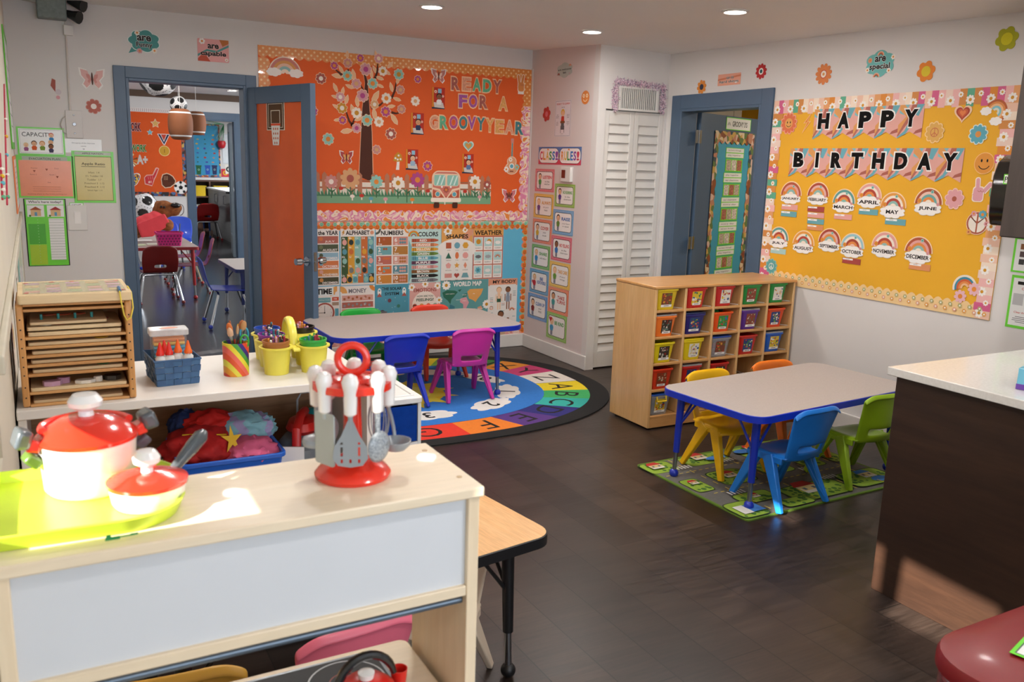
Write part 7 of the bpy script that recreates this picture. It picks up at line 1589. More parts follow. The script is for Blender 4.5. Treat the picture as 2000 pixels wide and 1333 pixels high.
mb = MB(); d = Vector((.62, .60, .42)).normalized(); p = Vector((.035, .036, .026)); mb.tube([p, p+d*.03, p+d*.06, p+d*.085, p+d*.095], [.007, .0085, .0115, .0115, .006], n=14); mb.build('pan_handle', DG, t)
# utensil carousel
UX, UY, UZ = .430, 1.302, KZ+.0005
RED = M('#e63420', .24, coat=.4); WHP = M('#efedea', .25, coat=.4); GRP = M('#90979c', .3, coat=.2)
t = thing('utensil_carousel', 'red toy utensil carousel with a ring handle on the play kitchen', 'utensil holder', (UX, UY, UZ))
mb = MB(); mb.lathe([(0, 0), (.060, 0), (.062, .006), (.056, .014), (.036, .024), (.018, .036), (0, .038)], n=40); mb.build('base', RED, t)
mb = MB(); mb.tube([(0, 0, .02), (0, 0, .165)], [.0165, .013], n=20); mb.build('post', RED, t)
mb = MB(); mb.lathe([(.0, .150), (.030, .150), (.034, .154), (.030, .166), (0, .172)], n=28); mb.build('hub', RED, t)
mb = MB(); n = 64; A = []
for k in range(n):
    a = 2*PI*k/n; ph = (k % 8)
    ri = .062 if ph not in (0,) else .052
    A.append([mb.bm.verts.new((r_*math.cos(a+.35), r_*math.sin(a+.35), z)) for r_, z in ((.052, .150), (.0635, .150), (.0635, .162), (.052, .162))])
for k in range(n):
    if k % 8 in (7,): continue
    P, Q = A[k], A[(k+1) % n]
    for q in range(4): mb.bm.faces.new((P[q], P[(q+1) % 4], Q[(q+1) % 4], Q[q]))
for k in range(8): a = 2*PI*(k+.44)/8+.35; mb.bar((.02*math.cos(a), .02*math.sin(a), .156), (.056*math.cos(a), .056*math.sin(a), .156), (.022, .010), (.026, .010), side=(-math.sin(a), math.cos(a), 0))
mb.build('hook_ring', RED, t)
mb = MB(); mb.tube([(.0215*math.cos(a), -.008*math.cos(a), .196+.0225*math.sin(a)) for a in [2*PI*k/28 for k in range(28)]], .0062, closed=True, n=10); mb.build('ring_handle', RED, t)
KINDS = ['slotted turner', 'skimmer', 'ladle', 'whisk', 'fork', 'spoon', 'masher', 'spatula']
LB = ['slotted grey turner hanging at the front of the red carousel', 'speckled grey skimmer hanging front right on the red carousel', 'grey ladle hanging at the right of the red carousel', 'grey whisk hanging at the back right of the red carousel', 'grey serving fork hanging at the back of the red carousel', 'grey spoon hanging at the back left of the red carousel', 'grey masher hanging at the left of the red carousel', 'flat grey spatula hanging front left on the red carousel']
for k in range(8):
    a = -PI/2-.50+2*PI*k/8+.12; t = thing(KINDS[k].replace(' ', '_'), LB[k], 'toy utensil', (UX+.0575*math.cos(a), UY+.0575*math.sin(a), UZ), a+PI/2, 'toy utensils on the red carousel')
    mb = MB(); mb.tube([(0, 0, .185), (0, 0, .181), (0, -.001, .172), (0, -.001, .163), (0, 0, .155), (0, 0, .135), (0, 0, .121), (0, 0, .117)], [.004, .0105, .0135, .0118, .0108, .0105, .0098, .005], n=16); mb.build('handle', WHP, t)
    mb = MB()
    if k == 0:
        mb.tube([(0, 0, .096), (0, 0, .075)], .004, n=8); P = [(-.004, .088), (-.014, .064), (-.0255, .045), (-.0275, .026), (-.019, .0145), (0, .0115), (.019, .0145), (.0275, .026), (.0255, .045), (.014, .064), (.004, .088)]
        cu = bpy.data.curves.new('slots', 'CURVE'); cu.dimensions = '2D'; cu.fill_mode = 'BOTH'; cu.extrude = .0012
        for pts in [P]+[[(x-.0018, z0), (x+.0018, z0), (x+.0018, z1), (x-.0018, z1)] for x in (-.0135, .0, .0135) for z0, z1 in ((.0185, .025), (.030, .045), (.049, .053)) if x or z1 < .03]:
            sp = cu.splines.new('POLY'); sp.points.add(len(pts)-1); sp.use_cyclic_u = True
            for p_, (x_, z_) in zip(sp.points, pts): p_.co = (x_, z_, 0, 1)
        ob = bpy.data.objects.new('slots', cu); COL.objects.link(ob); me = bpy.data.meshes.new_from_object(ob.evaluated_get(bpy.context.evaluated_depsgraph_get())); bpy.data.objects.remove(ob)
        for v in me.vertices: v.co = Vector((v.co.x, v.co.z-.002, v.co.y))
        mb.bm.from_mesh(me)
    elif k in (1, 5):
        mb.tube([(0, 0, .096), (0, 0, .062)], [.0055, .0045], n=8); mb.grid(lambda u, v: (math.cos(2*PI*u)*.0235*v, -.004+.006*(1-v*v)*(-1), .040+math.sin(2*PI*u)*.026*v), 24, 5)
    elif k == 2:
        mb.tube([(0, 0, .096), (.008, 0, .088), (.024, -.004, .07), (.030, -.008, .05), (.028, -.010, .036)], [.004, .0035, .0032, .003, .003], n=8); mb.lathe([(0, .016), (.016, .018), (.024, .026), (.026, .034), (.0245, .034), (.016, .021), (0, .019)], (.008, -.012, 0), n=22)
    elif k == 3:
        for q in range(5): b = PI*q/5; mb.tube([(.018*math.sin(s)*math.cos(b), .018*math.sin(s)*math.sin(b), .096-.075*(1-math.cos(s))/2) for s in [2*PI*i/18 for i in range(18)]], .0011, closed=True, n=5)
    elif k == 4:
        mb.tube([(0, 0, .096), (0, 0, .058)], .0038, n=8); [mb.tube([(x*.4, 0, .06), (x, -.001, .05), (x, -.002, .022)], [.003, .0025, .0012], n=6) for x in (-.009, 0, .009)]
    elif k == 6:
        mb.tube([(0, 0, .096), (0, 0, .045)], .0036, n=8); mb.lathe([(0, .030), (.022, .030), (.024, .036), (.022, .042), (.006, .047), (0, .047)], n=20)
    else:
        mb.tube([(0, 0, .096), (0, 0, .086)], .0045, n=8); mb.prism(rrect(-.0225, .010, .0225, .096, .005, 3), -.0012, .0012, mat=Matrix(((1, 0, 0, 0), (0, 0, 1, 0), (0, 1, 0, 0), (0, 0, 0, 1))))
    m = GRP if k not in (1,) else patterned('speckled_grey', 'speckle', ['#a9b0b6', '#7c848a'], 300, .3)
    mb.build('head', M('#aab2b0', .35) if k == 7 else m, t, solid=.0012 if k in (1, 5) else 0, loc=(0, 0, .0225))
# ================================================================ next room, seen through the left doorway
YF = 14.0; W_FAR = Wall((0, YF, 0), (1, 0, 0)); YT = 20.0; W_T = Wall((0, YT, 0), (1, 0, 0))
mb = MB(); mb.box((-.6, YB+.067, -.1), (6.2, 20.2, -.0005)); struct('floor_next_room', mb, TILE, 'dark glossy tile floor of the next room', 'floor')
mb = MB(); mb.box((-.6, YB+.12, 2.50), (6.2, 20.2, 2.6)); struct('ceiling_next_room', mb, CEIL, 'pale ceiling of the next room', 'ceiling')
fx0 = W_FAR.uv(381, 400)[0]; fx1 = W_FAR.uv(464, 400)[0]; fzt = W_FAR.uv(420, 234)[1]
mb = MB(); mb.box((-.6, YF, 0), (fx0, YF+.12, 2.6)); mb.box((fx1, YF, 0), (6.2, YF+.12, 2.6)); mb.box((fx0, YF, fzt), (fx1, YF+.12, 2.6)); struct('wall_next_room', mb, PAINT, 'far wall of the next room with the orange sports board', 'wall')
mb = MB(); mb.box((-.7, YB+.12, 0), (-.6, 20.2, 2.6)); struct('wall_next_room_left', mb, PAINT, 'left wall of the next room', 'wall')
mb = MB(); mb.box((6.2, YB+.12, 0), (6.3, 8.4, 2.6)); mb.box((6.2, 11.6, 0), (6.3, 20.2, 2.6)); mb.box((6.2, 8.4, 0), (6.3, 11.6, .7)); mb.box((6.2, 8.4, 2.4), (6.3, 11.6, 2.6)); mb.box((4.57, YB+.13, 0), (6.2, YB+.2, 2.6)); struct('wall_next_room_right', mb, PAINT, 'right wall of the next room with a window', 'wall')
mb = MB(); mb.box((-.6, YT, 0), (6.2, YT+.1, 2.6)); struct('wall_third_room', mb, PAINT, 'back wall of the third room', 'wall')
casing('trim_5', 'x', fx0, fx1, fzt, .105, YF, .12, 'blue door frame in the far wall of the next room')
z0, z1 = W_FAR.uv(300, 190)[1], W_FAR.uv(300, 174)[1]
mb = MB(); mb.box((-.6, YF-.02, z0), (6.2, YF-.0005, 2.4995)); struct('trim_6', mb, M('#5a4434', .6), 'brown band at the top of the next room wall', 'trim')
light('third_room_light', 'AREA', (4.6, 17.0, 2.4), 230, (.92, .96, 1), (0, 0, -1), shape='DISK', size=.8)
for x, y in ((2.54, 12.9), (1.1, 8.4), (1.2, 11.2), (3.2, 9.5)):
    t = thing('ceiling_light', 'recessed ceiling light seen through the left doorway' if y == 12.9 else 'recessed ceiling light out of view overhead', 'light', (x, y, 2.499), 0, 'recessed ceiling lights')
    mb = MB(); mb.lathe([(.058, -.001), (.075, -.001), (.078, -.006), (.062, -.009), (.058, -.001)]); mb.build('light_trim', TRIM, t)
    mb = MB(); mb.lathe([(0, -.003), (.0585, -.003), (.0585, -.001), (0, -.001)]); mb.build('diffuser', MATS['lamp_glow'], t)
    light('lamp', 'AREA', (x, y, 2.48), 9, LAMP_COL, (0, 0, -1), shape='DISK', size=.12)
# sports board
FB = (215, 219, 356, 377); fr, w, h = W_FAR.box(*FB); f = Flat(w, h); f.rect(0, 0, f.a, 1, M('#d9561c', .6, var=.03, spec=.25), 0, .004)
SB = f.build('sports_board', fr, 'orange sports board on the far wall of the next room', 'bulletin board')
STRIPB = patterned('sport_border', 'cells', ['#2a1c1a', '#8a3a24', '#3a5a8a', '#b9502c', '#4a6a9a', '#1c1a20', '#c9a04a'], 22, .5, coat=.2)
for b, n, c in (((215, 375, 365, 383), 'patterned_border', STRIPB), ((355.5, 219, 365, 377), 'patterned_border', STRIPB), ((215, 211, 352, 219), 'stitched_border', paper('#e6dfda'))):
    fr, w, h = W_FAR.box(*b, gap=.0045+.0006*(b[0] > 300)); f = Flat(w, h); f.rect(0, 0, f.a, 1, c, 0, .001)
    if n[0] == 's':
        for i in range(34): x = -f.a/2+f.a*(i+.5)/34; f.poly([(x, .35), (x+.12, 0), (x, -.35), (x+.08, -.35), (x+.2, 0), (x+.08, .35)], paper('#8a2a3a'))
    child(f, n, fr, SB)
def fw(name, box, label, cat, d, gap=.0062, group=None): stk(name, W_FAR, box, label, cat, d, group, gap)
fw('cut_out_word', (222, 238, 276, 257), 'maroon cut out word ending in work on the sports board', 'lettering', lambda f: f.text('TEAMWORK', 0, 0, .8, paper('#6a1c24'), .045, width=f.a*.98, sy=.9, outline=WHITE, oo=.02))
fw('cut_out_word', (222, 281, 287, 297), 'green cut out word ending in work on the sports board', 'lettering', lambda f: f.text('DREAM WORK', 0, 0, .8, paper('#2f7a2a'), .045, width=f.a*.98, sy=.9, outline=WHITE, oo=.02))
fw('cut_out_word', (225, 262, 252, 277), 'orange cut out word between the two large words', 'lettering', lambda f: f.text('makes the', 0, 0, .7, paper('#e0905a'), .02, width=f.a, sy=.7))
for b, c, l in (((294.5, 232, 312, 251), '#d9a860', 'tan paper star on the sports board'), ((286.5, 252.5, 299, 265), '#6fb4c4', 'blue paper star on the sports board')): fw('paper_star', b, l, 'star', lambda f, c=c: (f.poly(star(0, 0, .5, .5), paper('#f0dcc0'), .001), f.poly(star(0, 0, .42, .5), paper(c))))
fw('paper_medal', (308, 262, 333, 306), 'paper gold medal with red ribbon on the sports board', 'cutout', lambda f: (f.poly([(-.27, .5), (.27, .5), (.03, .02), (-.03, .02)], WHITE, .001), f.poly([(-.24, .48), (-.14, .48), (.02, .1), (0, .03)], paper('#2a2a4a')), f.poly([(.24, .48), (.14, .48), (-.02, .1), (0, .03)], paper('#2a2a4a')), f.poly([(-.12, .48), (.12, .48), (0, .2)], paper('#c2402c')), f.disc(0, -.25, .235, paper('#e9cf8a')), f.disc(0, -.25, .21, paper('#c9972c')), f.text('1', 0, -.25, .16, paper('#8a5a1c'), .02)))
fw('paper_grade', (266, 301, 289, 323), 'white cut out A plus on the sports board', 'lettering', lambda f: (f.text('A+', 0, 0, .85, paper('#c9c4be'), .05, width=f.a*.95, sy=.85)))
def d_pom(f):
    r = random.Random(3)
    for k in range(22): a = r.uniform(0, 2*PI); f.poly([(0, 0), (.5*math.cos(a), .5*math.sin(a)), (.5*math.cos(a+.2), .5*math.sin(a+.2))], paper(r.choice(('#e0c88a', '#c9a04a', '#efe6d0', '#6a4a24'))), .0008 if k == 0 else 0)
fw('paper_pompom', (243, 299, 266, 327), 'gold and white paper pompom on the sports board', 'cutout', d_pom)
def d_fb(f): f.poly([(.42*math.cos(t)*abs(math.cos(t))**.2*.7-.3*math.sin(t)*.6, .42*math.cos(t)*.8+.3*math.sin(t)*.6) for t in [2*PI*k/30 for k in range(30)]], WHITE, .001); f.poly([(.38*math.cos(t)*abs(math.cos(t))**.2*.7-.27*math.sin(t)*.6, .38*math.cos(t)*.8+.27*math.sin(t)*.6) for t in [2*PI*k/30 for k in range(30)]], patterned('confetti', 'cells', ['#16161a', '#d9a02c', '#3a6aa8', '#1c1c1c', '#c9502c', '#e0c84a'], 60, .5))
fw('paper_football', (247, 334, 277, 369), 'confetti patterned paper football on the sports board', 'cutout', d_fb)
fw('foam_finger_cutout', (281, 327, 311, 364), 'red foam finger cutout marked number one on the sports board', 'cutout', lambda f: (f.poly([(-.36, -.4), (.0, -.5), (.16, -.1), (.22, .0), (.40, .44), (.30, .5), (.22, .48), (.05, .12), (-.25, .1), (-.38, -.05)], paper('#e9b0a0'), .001), f.poly([(-.32, -.36), (.0, -.45), (.12, -.08), (.18, .02), (.35, .42), (.28, .45), (.08, .08), (-.22, .06), (-.34, -.05)], paper('#c8343a')), [f.poly([(-.2+.11*k, .05), (-.18+.11*k, .05), (-.14+.11*k, -.14), (-.16+.11*k, -.14)], paper('#e08a80')) for k in range(3)], f.text('#1', -.1, -.28, .14, paper('#f0d0c0'), .02)))
def d_glove(f):
    f.poly([(-.45, -.3), (-.48, .1), (-.38, .4), (-.1, .5), (.1, .42), (.28, .3), (.45, .0), (.4, -.2), (.1, -.45), (-.25, -.5)], paper('#e9c8a8'), .001); f.poly([(-.41, -.28), (-.44, .08), (-.34, .36), (-.1, .45), (.08, .38), (.25, .26), (.4, .0), (.35, -.18), (.08, -.4), (-.23, -.45)], paper('#5a2a14'))
    for k in range(4): f.poly([(.0+.1*k, .38-.1*k), (.03+.1*k, .36-.1*k), (.0+.08*k, -.1), (-.02+.08*k, -.1)], paper('#2f140a'))
    for i in range(3):
        for j in range(3): f.disc(-.26+.09*i, .25-.09*j, .022, paper('#e0b890'), n=8)
fw('glove_cutout', (312, 338, 347, 368), 'brown baseball glove cutout on the sports board', 'cutout', d_glove)
def soccer_flat(f):
    f.disc(0, 0, .5, paper('#eeebe8'), .5, .001); B_ = paper('#161616'); f.poly(circ(0, 0, .17, n=5, a0=PI/2), B_)
    for k in range(5): a = PI/2+2*PI*k/5; f.poly(circ(.4*math.cos(a), .4*math.sin(a), .12, n=5, a0=a), B_); f.poly([(.15*math.cos(a)+.01, .15*math.sin(a)), (.3*math.cos(a)+.01, .3*math.sin(a)), (.3*math.cos(a)-.01, .3*math.sin(a)), (.15*math.cos(a)-.01, .15*math.sin(a))], B_)
fw('soccer_ball_cutout', (341, 354, 365, 379), 'paper soccer ball at the lower right corner of the sports board', 'cutout', soccer_flat, .0085)
# soccer spheres (pentagon pattern in the mesh)
def soccer(mb, c, r, sc=(1, 1, 1)):
    v = bmesh.ops.create_icosphere(mb.bm, subdivisions=5, radius=1)['verts']; g = (1+5**.5)/2
    P = [Vector(p).normalized() for p in [(0, s1, s2*g) for s1 in (-1, 1) for s2 in (-1, 1)]+[(s1, s2*g, 0) for s1 in (-1, 1) for s2 in (-1, 1)]+[(s2*g, 0, s1) for s1 in (-1, 1) for s2 in (-1, 1)]]
    rot = Matrix.Rotation(.5, 3, 'X') @ Matrix.Rotation(.35, 3, 'Z'); P = [rot @ p for p in P]
    for fc in set(f_ for q in v for f_ in q.link_faces):
        d = fc.calc_center_median().normalized(); m = sorted(((d.dot(p), i) for i, p in enumerate(P)), reverse=True)
        # pentagon: angular distance against the three nearest axes
        fc.material_index = 1 if m[0][0] > .925 else (2 if (m[0][0] < .90 and abs(m[0][0]-m[1][0]) < .012 and m[0][0] > .80) else 0)
    for q in v: q.co = Vector(c)+Vector((q.co.x*r*sc[0], q.co.y*r*sc[1], q.co.z*r*sc[2]))
SOC = [M('#e6e4e2', .6), M('#141414', .5), M('#77777a', .6)]
def lantern(name, label, c, rad, kind, rz=0):
    c = Vector(c); t = thing(name, label, 'lantern', c, 0, 'hanging ball lanterns')
    mb = MB()
    if kind == 's': soccer(mb, (0, 0, 0), rad); mb.build('lantern_shade', SOC, t)
    else:
        n = 40; H = rad*1.28; prof = []
        for k in range(n+1):
            z = -1+2*k/n; prof.append((rad*(.52+.48*math.sqrt(max(0, 1-abs(z)**2.4)))*(1+.012*(k % 2)), z*H))
        mb.lathe(prof, n=32)
        o = mb.build('lantern_shade', [M('#8a5230', .75, var=.06), WHITE], t)
        for p in o.data.polygons:
            z = p.center.z/H
            if .70 < abs(z) < .82: p.material_index = 1
    top = rad if kind == 's' else rad*1.28
    mb = MB(); mb.tube([(0, 0, top), (0, 0, 2.4995-c.z)], .0025, n=5); mb.build('hanging_string', WHITE, t)
lantern('soccer_lantern', 'large soccer ball lantern at the top of the left doorway', at(308, 150, 1, 9.0), .178, 's')
lantern('soccer_lantern', 'small soccer ball lantern above the brown football lantern', at(348.5, 204, 1, 9.1), .08, 's')
lantern('football_lantern', 'brown football lantern in front, hanging in the left doorway', at(352.5, 243, 1, 8.9), .112, 'f')
lantern('football_lantern', 'brown football lantern behind, at the right in the left doorway', at(384, 241, 1, 10.2), .098, 'f')
# school chairs on chrome legs
def school_chair(label, hexc, loc, rz, s=1.0):
    m = M(hexc, .35, var=.02, coat=.2); t = thing('school_chair', label, 'chair', loc, rz, 'school chairs on chrome legs')
    def shell(u, v):
        q = 2*u-1
        if v < .5: k = v/.5; y = .19-.36*k; z = .345-.012*math.sin(PI*k)-.02*(1-k)**4+.008*q*q; w = .19-.02*k-.02*(1-k)**5
        else:
            k = (v-.5)/.5; y = -.17-.025*math.sin(min(1, k*2.2)*PI/2)-.05*k-.03*(1-q*q)*k; z = .345+.30*k+.02*(k < .0)-.04*abs(q)**4*k; w = .17+.015*math.sin(PI*k)
            if k < .18: y += .02*(1-k/.18)*0
        return q*w, y, z
    mb = MB(); mb.grid(shell, 12, 20, skip=lambda i, j: 4 <= i <= 7 and 12 <= j <= 12); mb.build('seat_shell', m, t, solid=.009, sub=1, smooth=80)
    for sy in (-1, 1):
        y0, y1 = (-.12, -.20) if sy < 0 else (.10, .20)
        mb = MB(); pts = [(-.215, y1, .02), (-.165, y0, .30), (-.145, y0+.0, .318), (.145, y0, .318), (.165, y0, .30), (.215, y1, .02)]
        mb.tube(pts, .0115, n=10); o = mb.build('leg_hoop', CHROME, t)
        for sx in (-1, 1): mb = MB(); mb.ball((sx*.217, y1*1.01, .021), .021, n=10); mb.build('ball_glide', m, o)
    t.scale = (s, s, s); return t
school_chair('dark red school chair at the near end of the far table, back to the viewer', '#6e1410', (1.135, 10.05, 0), 0, 1.0)
school_chair('red school chair at the right side of the far table', '#8a1a1c', (1.55, 10.62, 0), math.radians(84))
school_chair('red school chair behind it at the right side of the far table', '#9a2a24', (1.60, 11.55, 0), math.radians(87))
school_chair('red school chair at the left side of the far table', '#a81e1c', (.47, 10.5, 0), math.radians(-80))
school_chair('bright red school chair farther along the left side of the far table', '#c8281e', (.50, 11.2, 0), math.radians(-85))
school_chair('royal blue school chair at the blue edged table in the next room', '#1430a0', (1.585, 8.50, 0), math.radians(-92), 1.04)
school_chair('blue school chair behind the far table at the right', '#1a3fc0', (1.62, 12.75, 0), math.radians(190), 1.05)
school_chair('pale lit blue school chair behind the blue one near the far wall', '#2a52d0', (1.80, 13.4, 0), math.radians(170), 1.08)  # slightly lighter blue than the other blue chairs
school_chair('blue school chair behind the plush dog at the left', '#1a3ac0', (1.02, 13.2, 0), math.radians(180), 1.05)
RED_E = plastic('#8a1a20')
table('activity_table', 'grey topped table with red edge in the next room', (1.04, 11.0), 0, .53, .96, .60, RED_E, M('#a81e22', .35, coat=.2), (.06, .10), r=.04, lower=.16, group='school tables')
table('activity_table', 'grey topped table with navy edge in the next room', (2.36, 8.80), 0, .74, .48, .55, plastic('#14245a'), M('#16286a', .35, coat=.2), (.08, .08), r=.05, lower=.2, group='school tables')
# plush dog: one continuous body
DY = 10.75
def dp(px, py, dy=0): return at(px, py, 1, DY+dy)
mb = MB()
for px, py, r, sc, dy in ((240, 455, .13, (1.1, 1.1, .95), 0), (262, 447, .12, (1.2, 1.1, .95), 0), (282, 441, .105, (1.1, 1.0, 1), 0), (302, 432, .095, (1, 1, 1), .02), (313, 415, .10, (.9, .9, 1.1), .03), (320, 409, .105, (1.1, 1, 1), .03), (334, 411, .07, (1.6, 1, .8), .0), (343, 406, .062, (1.2, 1.1, 1), -.01), (338, 418, .045, (1.7, .9, .6), 0), (318, 443, .05, (1.2, 1, 1), -.10), (328, 440, .075, (.9, .8, 1), -.12), (300, 448, .06, (1.4, 1, 1), -.06), (252, 466, .07, (1, 1, .8), -.05), (300, 393, .0, (1, 1, 1), 0)):
    if r: mb.ball(dp(px, py, dy), r, n=16, sc=sc)
mb.tube([dp(308, 405, .06), dp(306, 397, .06), dp(307, 392, .07)], [.03, .032, .012], n=8)
TAN = patterned('brown_plush', 'speckle', ['#7a4420', '#9a5c30'], 30, .95, coat=0)
dog = mb.build('plush_dog', TAN, smooth=180); k = dog.modifiers.new('fuse', 'REMESH'); k.mode = 'VOXEL'; k.voxel_size = .014; k.use_smooth_shade = True; k = dog.modifiers.new('soft', 'SMOOTH'); k.iterations = 6; k.factor = .5
tag(dog, 'large brown plush dog in a red shirt propped on the far table', 'plush toy')
mb = MB(); mb.ball(dp(343, 401.5, -.05), .045, n=12, sc=(1.2, 1, .75)); mb.build('nose', M('#0d0b0b', .3), dog)
for q in ((321, 405), (315, 404)): mb = MB(); mb.ball(dp(*q, -.08), .014, n=8); mb.build('eye', BLACK, dog)
mb = MB(); mb.ball(dp(281, 442, -.01), .122, n=18, sc=(1.0, 1.1, 1.0)); mb.ball(dp(293, 436, -.01), .115, n=18, sc=(1.1, 1.1, 1.0)); mb.ball(dp(305, 428, .0), .098, n=18, sc=(1, 1.1, 1)); mb.prism([(-.02, -.03), (.10, -.02), (.30, .12), (.24, .24), (-.06, .12)], -.02, .02, mat=Matrix.Translation(dp(279, 459, -.15)) @ Matrix.Rotation(PI/2, 4, 'X'))
o = mb.build('red_shirt', M('#e0434c', .8, var=.06, bmp=.2), dog, smooth=180); k = o.modifiers.new('fuse', 'REMESH'); k.mode = 'VOXEL'; k.voxel_size = .013; k.use_smooth_shade = True
mb = MB(); mb.tube([dp(352+7*math.cos(a), 414-12*math.sin(a)*.9-4, -.05) for a in [-1.6+3.4*i/14 for i in range(15)]], .004, n=6); mb.build('neck_cord', M('#3a1c1c', .6), dog)
c = at(282, 404, 1, 11.9); t = thing('soccer_balloon', 'shiny soccer ball balloon behind the plush dog', 'balloon', c)
mb = MB(); soccer(mb, (0, 0, 0), .165, (1, .8, 1.05)); mb.build('foil', [M('#dcdcde', .15, coat=.6), M('#101010', .15, coat=.6), M('#77777a', .3)], t); mb = MB(); mb.tube([(0, 0, -.17), (.01, -.01, -.25), (0, 0, -.36)], .003, n=5); mb.build('ribbon', WHITE, t)
p = at(333, 481, 2, .603); t = thing('pink_basket', 'pink perforated plastic basket on the far table', 'basket', (p.x, p.y+.10, .6015))
mb = MB(); PK = plastic('#c8287a'); h = .15; A = []
for a, z in ((.84, 0), (.86, .012), (.98, h-.02), (1.04, h-.02), (1.04, h), (.95, h)): A.append([mb.bm.verts.new((x, y, z)) for x, y in rrect(-.135*a, -.10*a, .135*a, .10*a, .02, 4)])
mb.bm.faces.new(A[0][::-1])
for P, Q in zip(A, A[1:]):
    for q in range(len(P)): mb.bm.faces.new((P[q], P[(q+1) % len(P)], Q[(q+1) % len(Q)], Q[q]))
mb.build('basket_wall', PK, t, solid=.003)
mb = MB()
for j in range(4):
    for i in range(7+(j % 2)): x = -.096+.030*i-.015*(j % 2); mb.prism(circ(x*(1+.05*j), .022+.03*j, .0085, n=8), .086+.0045*j+.004, .086+.0045*j+.0058, mat=Matrix(((1, 0, 0, 0), (0, 0, -1, 0), (0, 1, 0, 0), (0, 0, 0, 1))))
mb.build('basket_holes', M('#5a0f3a', .6), t)
mb = MB(); mb.tube([(.10, .0, .02), (.125, .01, .24)], .006, n=6); o = mb.build('pencil', plastic('#55606a'), loc=(p.x, p.y+.10, .6015)); tag(o, 'grey pencil sticking out of the pink basket', 'pencil')
for px0, px1, y, l, c in ((266, 300, 472, 'white sheet of paper on the far table beside the dog', '#e9e9e6'), (290, 330, 479, 'pale printed sheet in front of the pink basket', '#d9e2d0'), (262, 288, 481, 'greenish sheet at the near edge of the far table', '#c9d8b4')):
    a_, b_ = at(px0, y, 2, .602), at(px1, y, 2, .602); mb = MB(); mb.box((-(b_-a_).length/2, -.1, 0), ((b_-a_).length/2, .1, .0015)); o = mb.build('paper_sheet', paper(c), loc=((a_.x+b_.x)/2, a_.y+.12, .6016)); tag(o, l, 'paper')
# third room
fr, w, h = W_T.box(372, 243, 430, 347); f = Flat(w, h); a = f.a; f.rect(0, 0, a, 1, STRIPB, 0, .004); f.rect(-.01, .01, a*.93, .93, M('#1f88b0', .6)); r = random.Random(8)
for j in range(7):
    for i in range(3): f.disc((-.25+.26*i)*a+r.uniform(-.02, .02), .30-.085*j, r.uniform(.015, .028), paper(r.choice(('#c9703a', '#3a3a8a', '#2a5a4a', '#c9a03a', '#a83a3a'))), r.uniform(.008, .02), n=8)
f.build('recycling_board', fr, 'blue recycling board on the back wall of the third room', 'bulletin board')
for px, c, l in ((388, '#1c5a30', 'green recycling bin cutout, leftmost on the blue board'), (405.5, '#1f4aa0', 'blue recycling bin cutout in the middle of the blue board'), (419, '#1c2450', 'navy recycling bin cutout, rightmost on the blue board')): stk('recycling_bin_cutout', W_T, (px-5.5, 322, px+5.5, 341), l, 'cutout', lambda f, c=c: (f.poly([(-.2, -.5), (.2, -.5), (.26, .32), (-.26, .32)], paper(c), .001), f.rect(0, .38, .6, .14, paper(c), .04), f.disc(0, 0, .1, paper('#9ac0b0')), f.disc(0, 0, .06, paper(c))), 'bin cutouts on the blue board', .006)
t = thing('low_bookcase', 'brown open bookcase under the blue recycling board', 'shelf', (3.35, YT-.32, 0)); mb = MB(); DK = M('#4a2a18', .5)
for z in (0, .35, .70, 1.04): mb.box((-.45, 0, z), (.5, .3, z+.03))
for x in (-.45, -.02, .47): mb.box((x, 0, .03), (x+.03, .3, 1.04))
mb.box((-.45, .28, 0), (.5, .3, 1.06)); mb.build('bookcase_frame', DK, t)
for x, l in ((3.13, 'yellow bin at the left in the brown bookcase'), (3.57, 'yellow bin at the right in the brown bookcase')): mb = MB(); mb.prism(rrect(-.13, -.12, .13, .12, .02, 3), 0, .2); mb.prism(rrect(-.15, -.13, .15, .13, .02, 3), .2, .22); o = mb.build('yellow_bin', plastic('#c9a81c'), loc=(x, YT-.18, .731)); tag(o, l, 'bin', 'yellow bins in the brown bookcase')
table('activity_table', 'white table with blue edge in the third room', (2.56, 18.1), 0, .5, .4, .62, plastic('#2a55b0'), M('#2a55b0', .4), (.08, .08), top=M('#e0e0e0', .4), r=.05, group='school tables')
school_chair('red school chair at the left of the third room table', '#b01c1c', (2.36, 17.45, 0), 0, 1.1); school_chair('red school chair at the right of the third room table', '#a81818', (2.87, 17.42, 0), 0, 1.1)
t = thing('grey_cabinet', 'grey wood cabinet with white top in the third room', 'cabinet', (3.14, 16.2, 0))
mb = MB(); mb.box((0, 0, .10), (.6, 2.5, .93)); mb.box((.06, .02, 0), (.6, 2.48, .10)); mb.build('cabinet_body', wood('grey_wood', '#5a5c5e', '#727476', (10, 1, 10), 1.4, .3, fine=.3), t)
mb = MB(); mb.box((-.03, -.03, .931), (.62, 2.53, .96)); mb.build('cabinet_top', M('#dcdcda', .3), t)
for y in (.7, 1.6): mb = MB(); mb.tube([(-.001, y, .86), (-.035, y, .86), (-.035, y, .70), (-.001, y, .70)], .009, n=8); mb.build('bar_handle', STEEL, t)
d3 = thing('door_3', 'open white and blue door at the right of the far doorway', 'door', (fx1-.025, YF+.12, 0), math.radians(81), None, 'structure')
mb = MB(); mb.box((0, 0, .02), (.12, .042, fzt-.03)); mb.box((.72, 0, .02), (.84, .042, fzt-.03)); mb.box((.12, 0, fzt-.16), (.72, .042, fzt-.03)); mb.box((.12, 0, .02), (.72, .042, .35)); mb.build('door_frame', M('#8fa0ac', .35), d3)
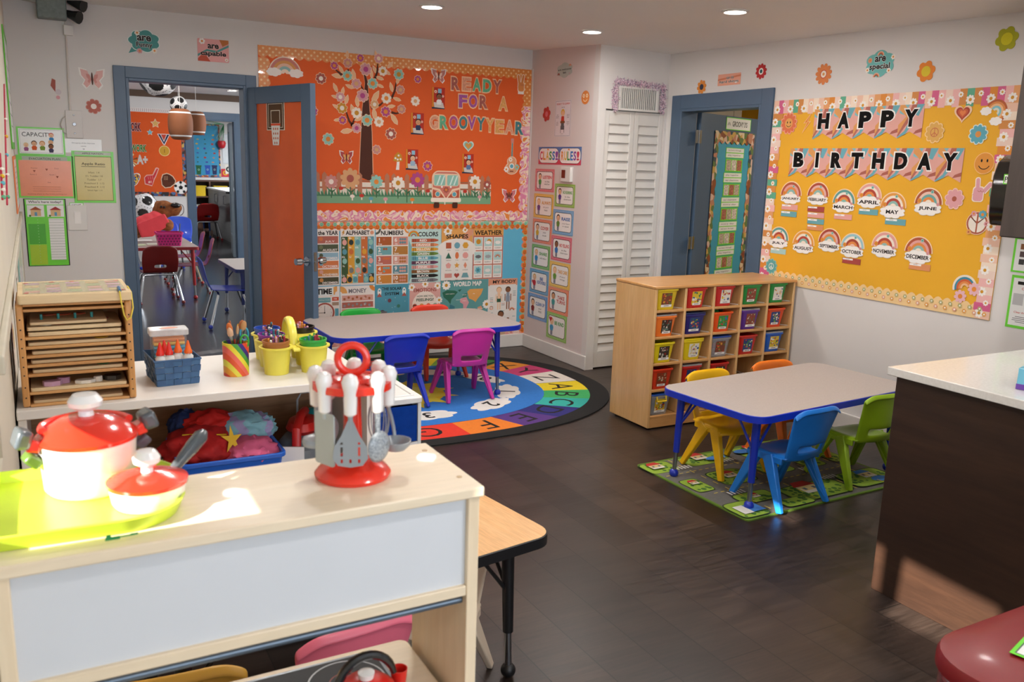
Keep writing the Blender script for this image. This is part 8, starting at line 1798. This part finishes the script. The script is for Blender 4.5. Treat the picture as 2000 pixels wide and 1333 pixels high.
mb = MB(); mb.box((.12, .015, .35), (.72, .027, fzt-.16)); mb.build('glass', clear('door_glass', '#b9c8d0', .4, .05), d3); mb = MB(); mb.tube([(.78, -.06, 1.0), (.78, .10, 1.0)], .02, n=10); mb.build('door_knob', BLACK, d3)
t = thing('tinsel_palm', 'green and silver tinsel spray above the red apple', 'decoration', W_T.hit(428, 252)); mb = MB(); r = random.Random(2)
for k in range(40): a = r.uniform(.6, 3.4); L = r.uniform(.15, .4); p = Vector((.08, -.1, .1)); q = p+Vector((-abs(math.cos(a))*L, r.uniform(-.1, 0), -math.sin(a)*L)); s_ = Vector((.006, 0, .006)); fc = mb.bm.faces.new([mb.bm.verts.new(v) for v in (p-s_, q-s_, q+s_, p+s_)]); fc.material_index = k % 2
mb.build('tinsel_strands', [M('#1f7a44', .2, coat=.5), M('#c9d4d0', .2, coat=.5)], t, smooth=0)
c = W_T.hit(431.5, 282)+Vector((0, -.08, 0)); t = thing('red_apple', 'red apple decoration hanging in the third room', 'decoration', c); mb = MB(); mb.lathe([(0, -.08), (.05, -.085), (.08, -.04), (.092, .02), (.075, .07), (.03, .075), (0, .055)], n=20); mb.build('apple', plastic('#b0121c'), t); mb = MB(); mb.tube([(0, 0, .055), (0, 0, 2.4995-c.z)], .003, n=5); mb.build('hanging_string', WHITE, t)
fr, w, h = W_T.box(434, 262, 450, 320); f = Flat(w, h); f.rect(0, 0, f.a, 1, M('#c9ced2', .3), 0, .01); f.rect(0, .0, f.a*.86, .94, M('#e4e9ec', .08, coat=1)); f.build('whiteboard', fr, 'glossy whiteboard on the back wall of the third room', 'whiteboard')
for (b, c, l) in (((432, 330, 447, 346), '#c2303a', 'red and yellow letter poster under the whiteboard'), ((440, 322, 452, 340), '#e9e4d8', 'white letter c poster under the whiteboard')): stk('letter_poster', W_T, b, l, 'poster', lambda f, c=c: (f.rect(0, 0, f.a, 1, paper(c), 0, .001), f.text('C', 0, 0, .6, paper('#d9a82c' if c[1] == 'c' else '#1c1c1c'), .05)), None, .004+.002*(b[0] > 435))
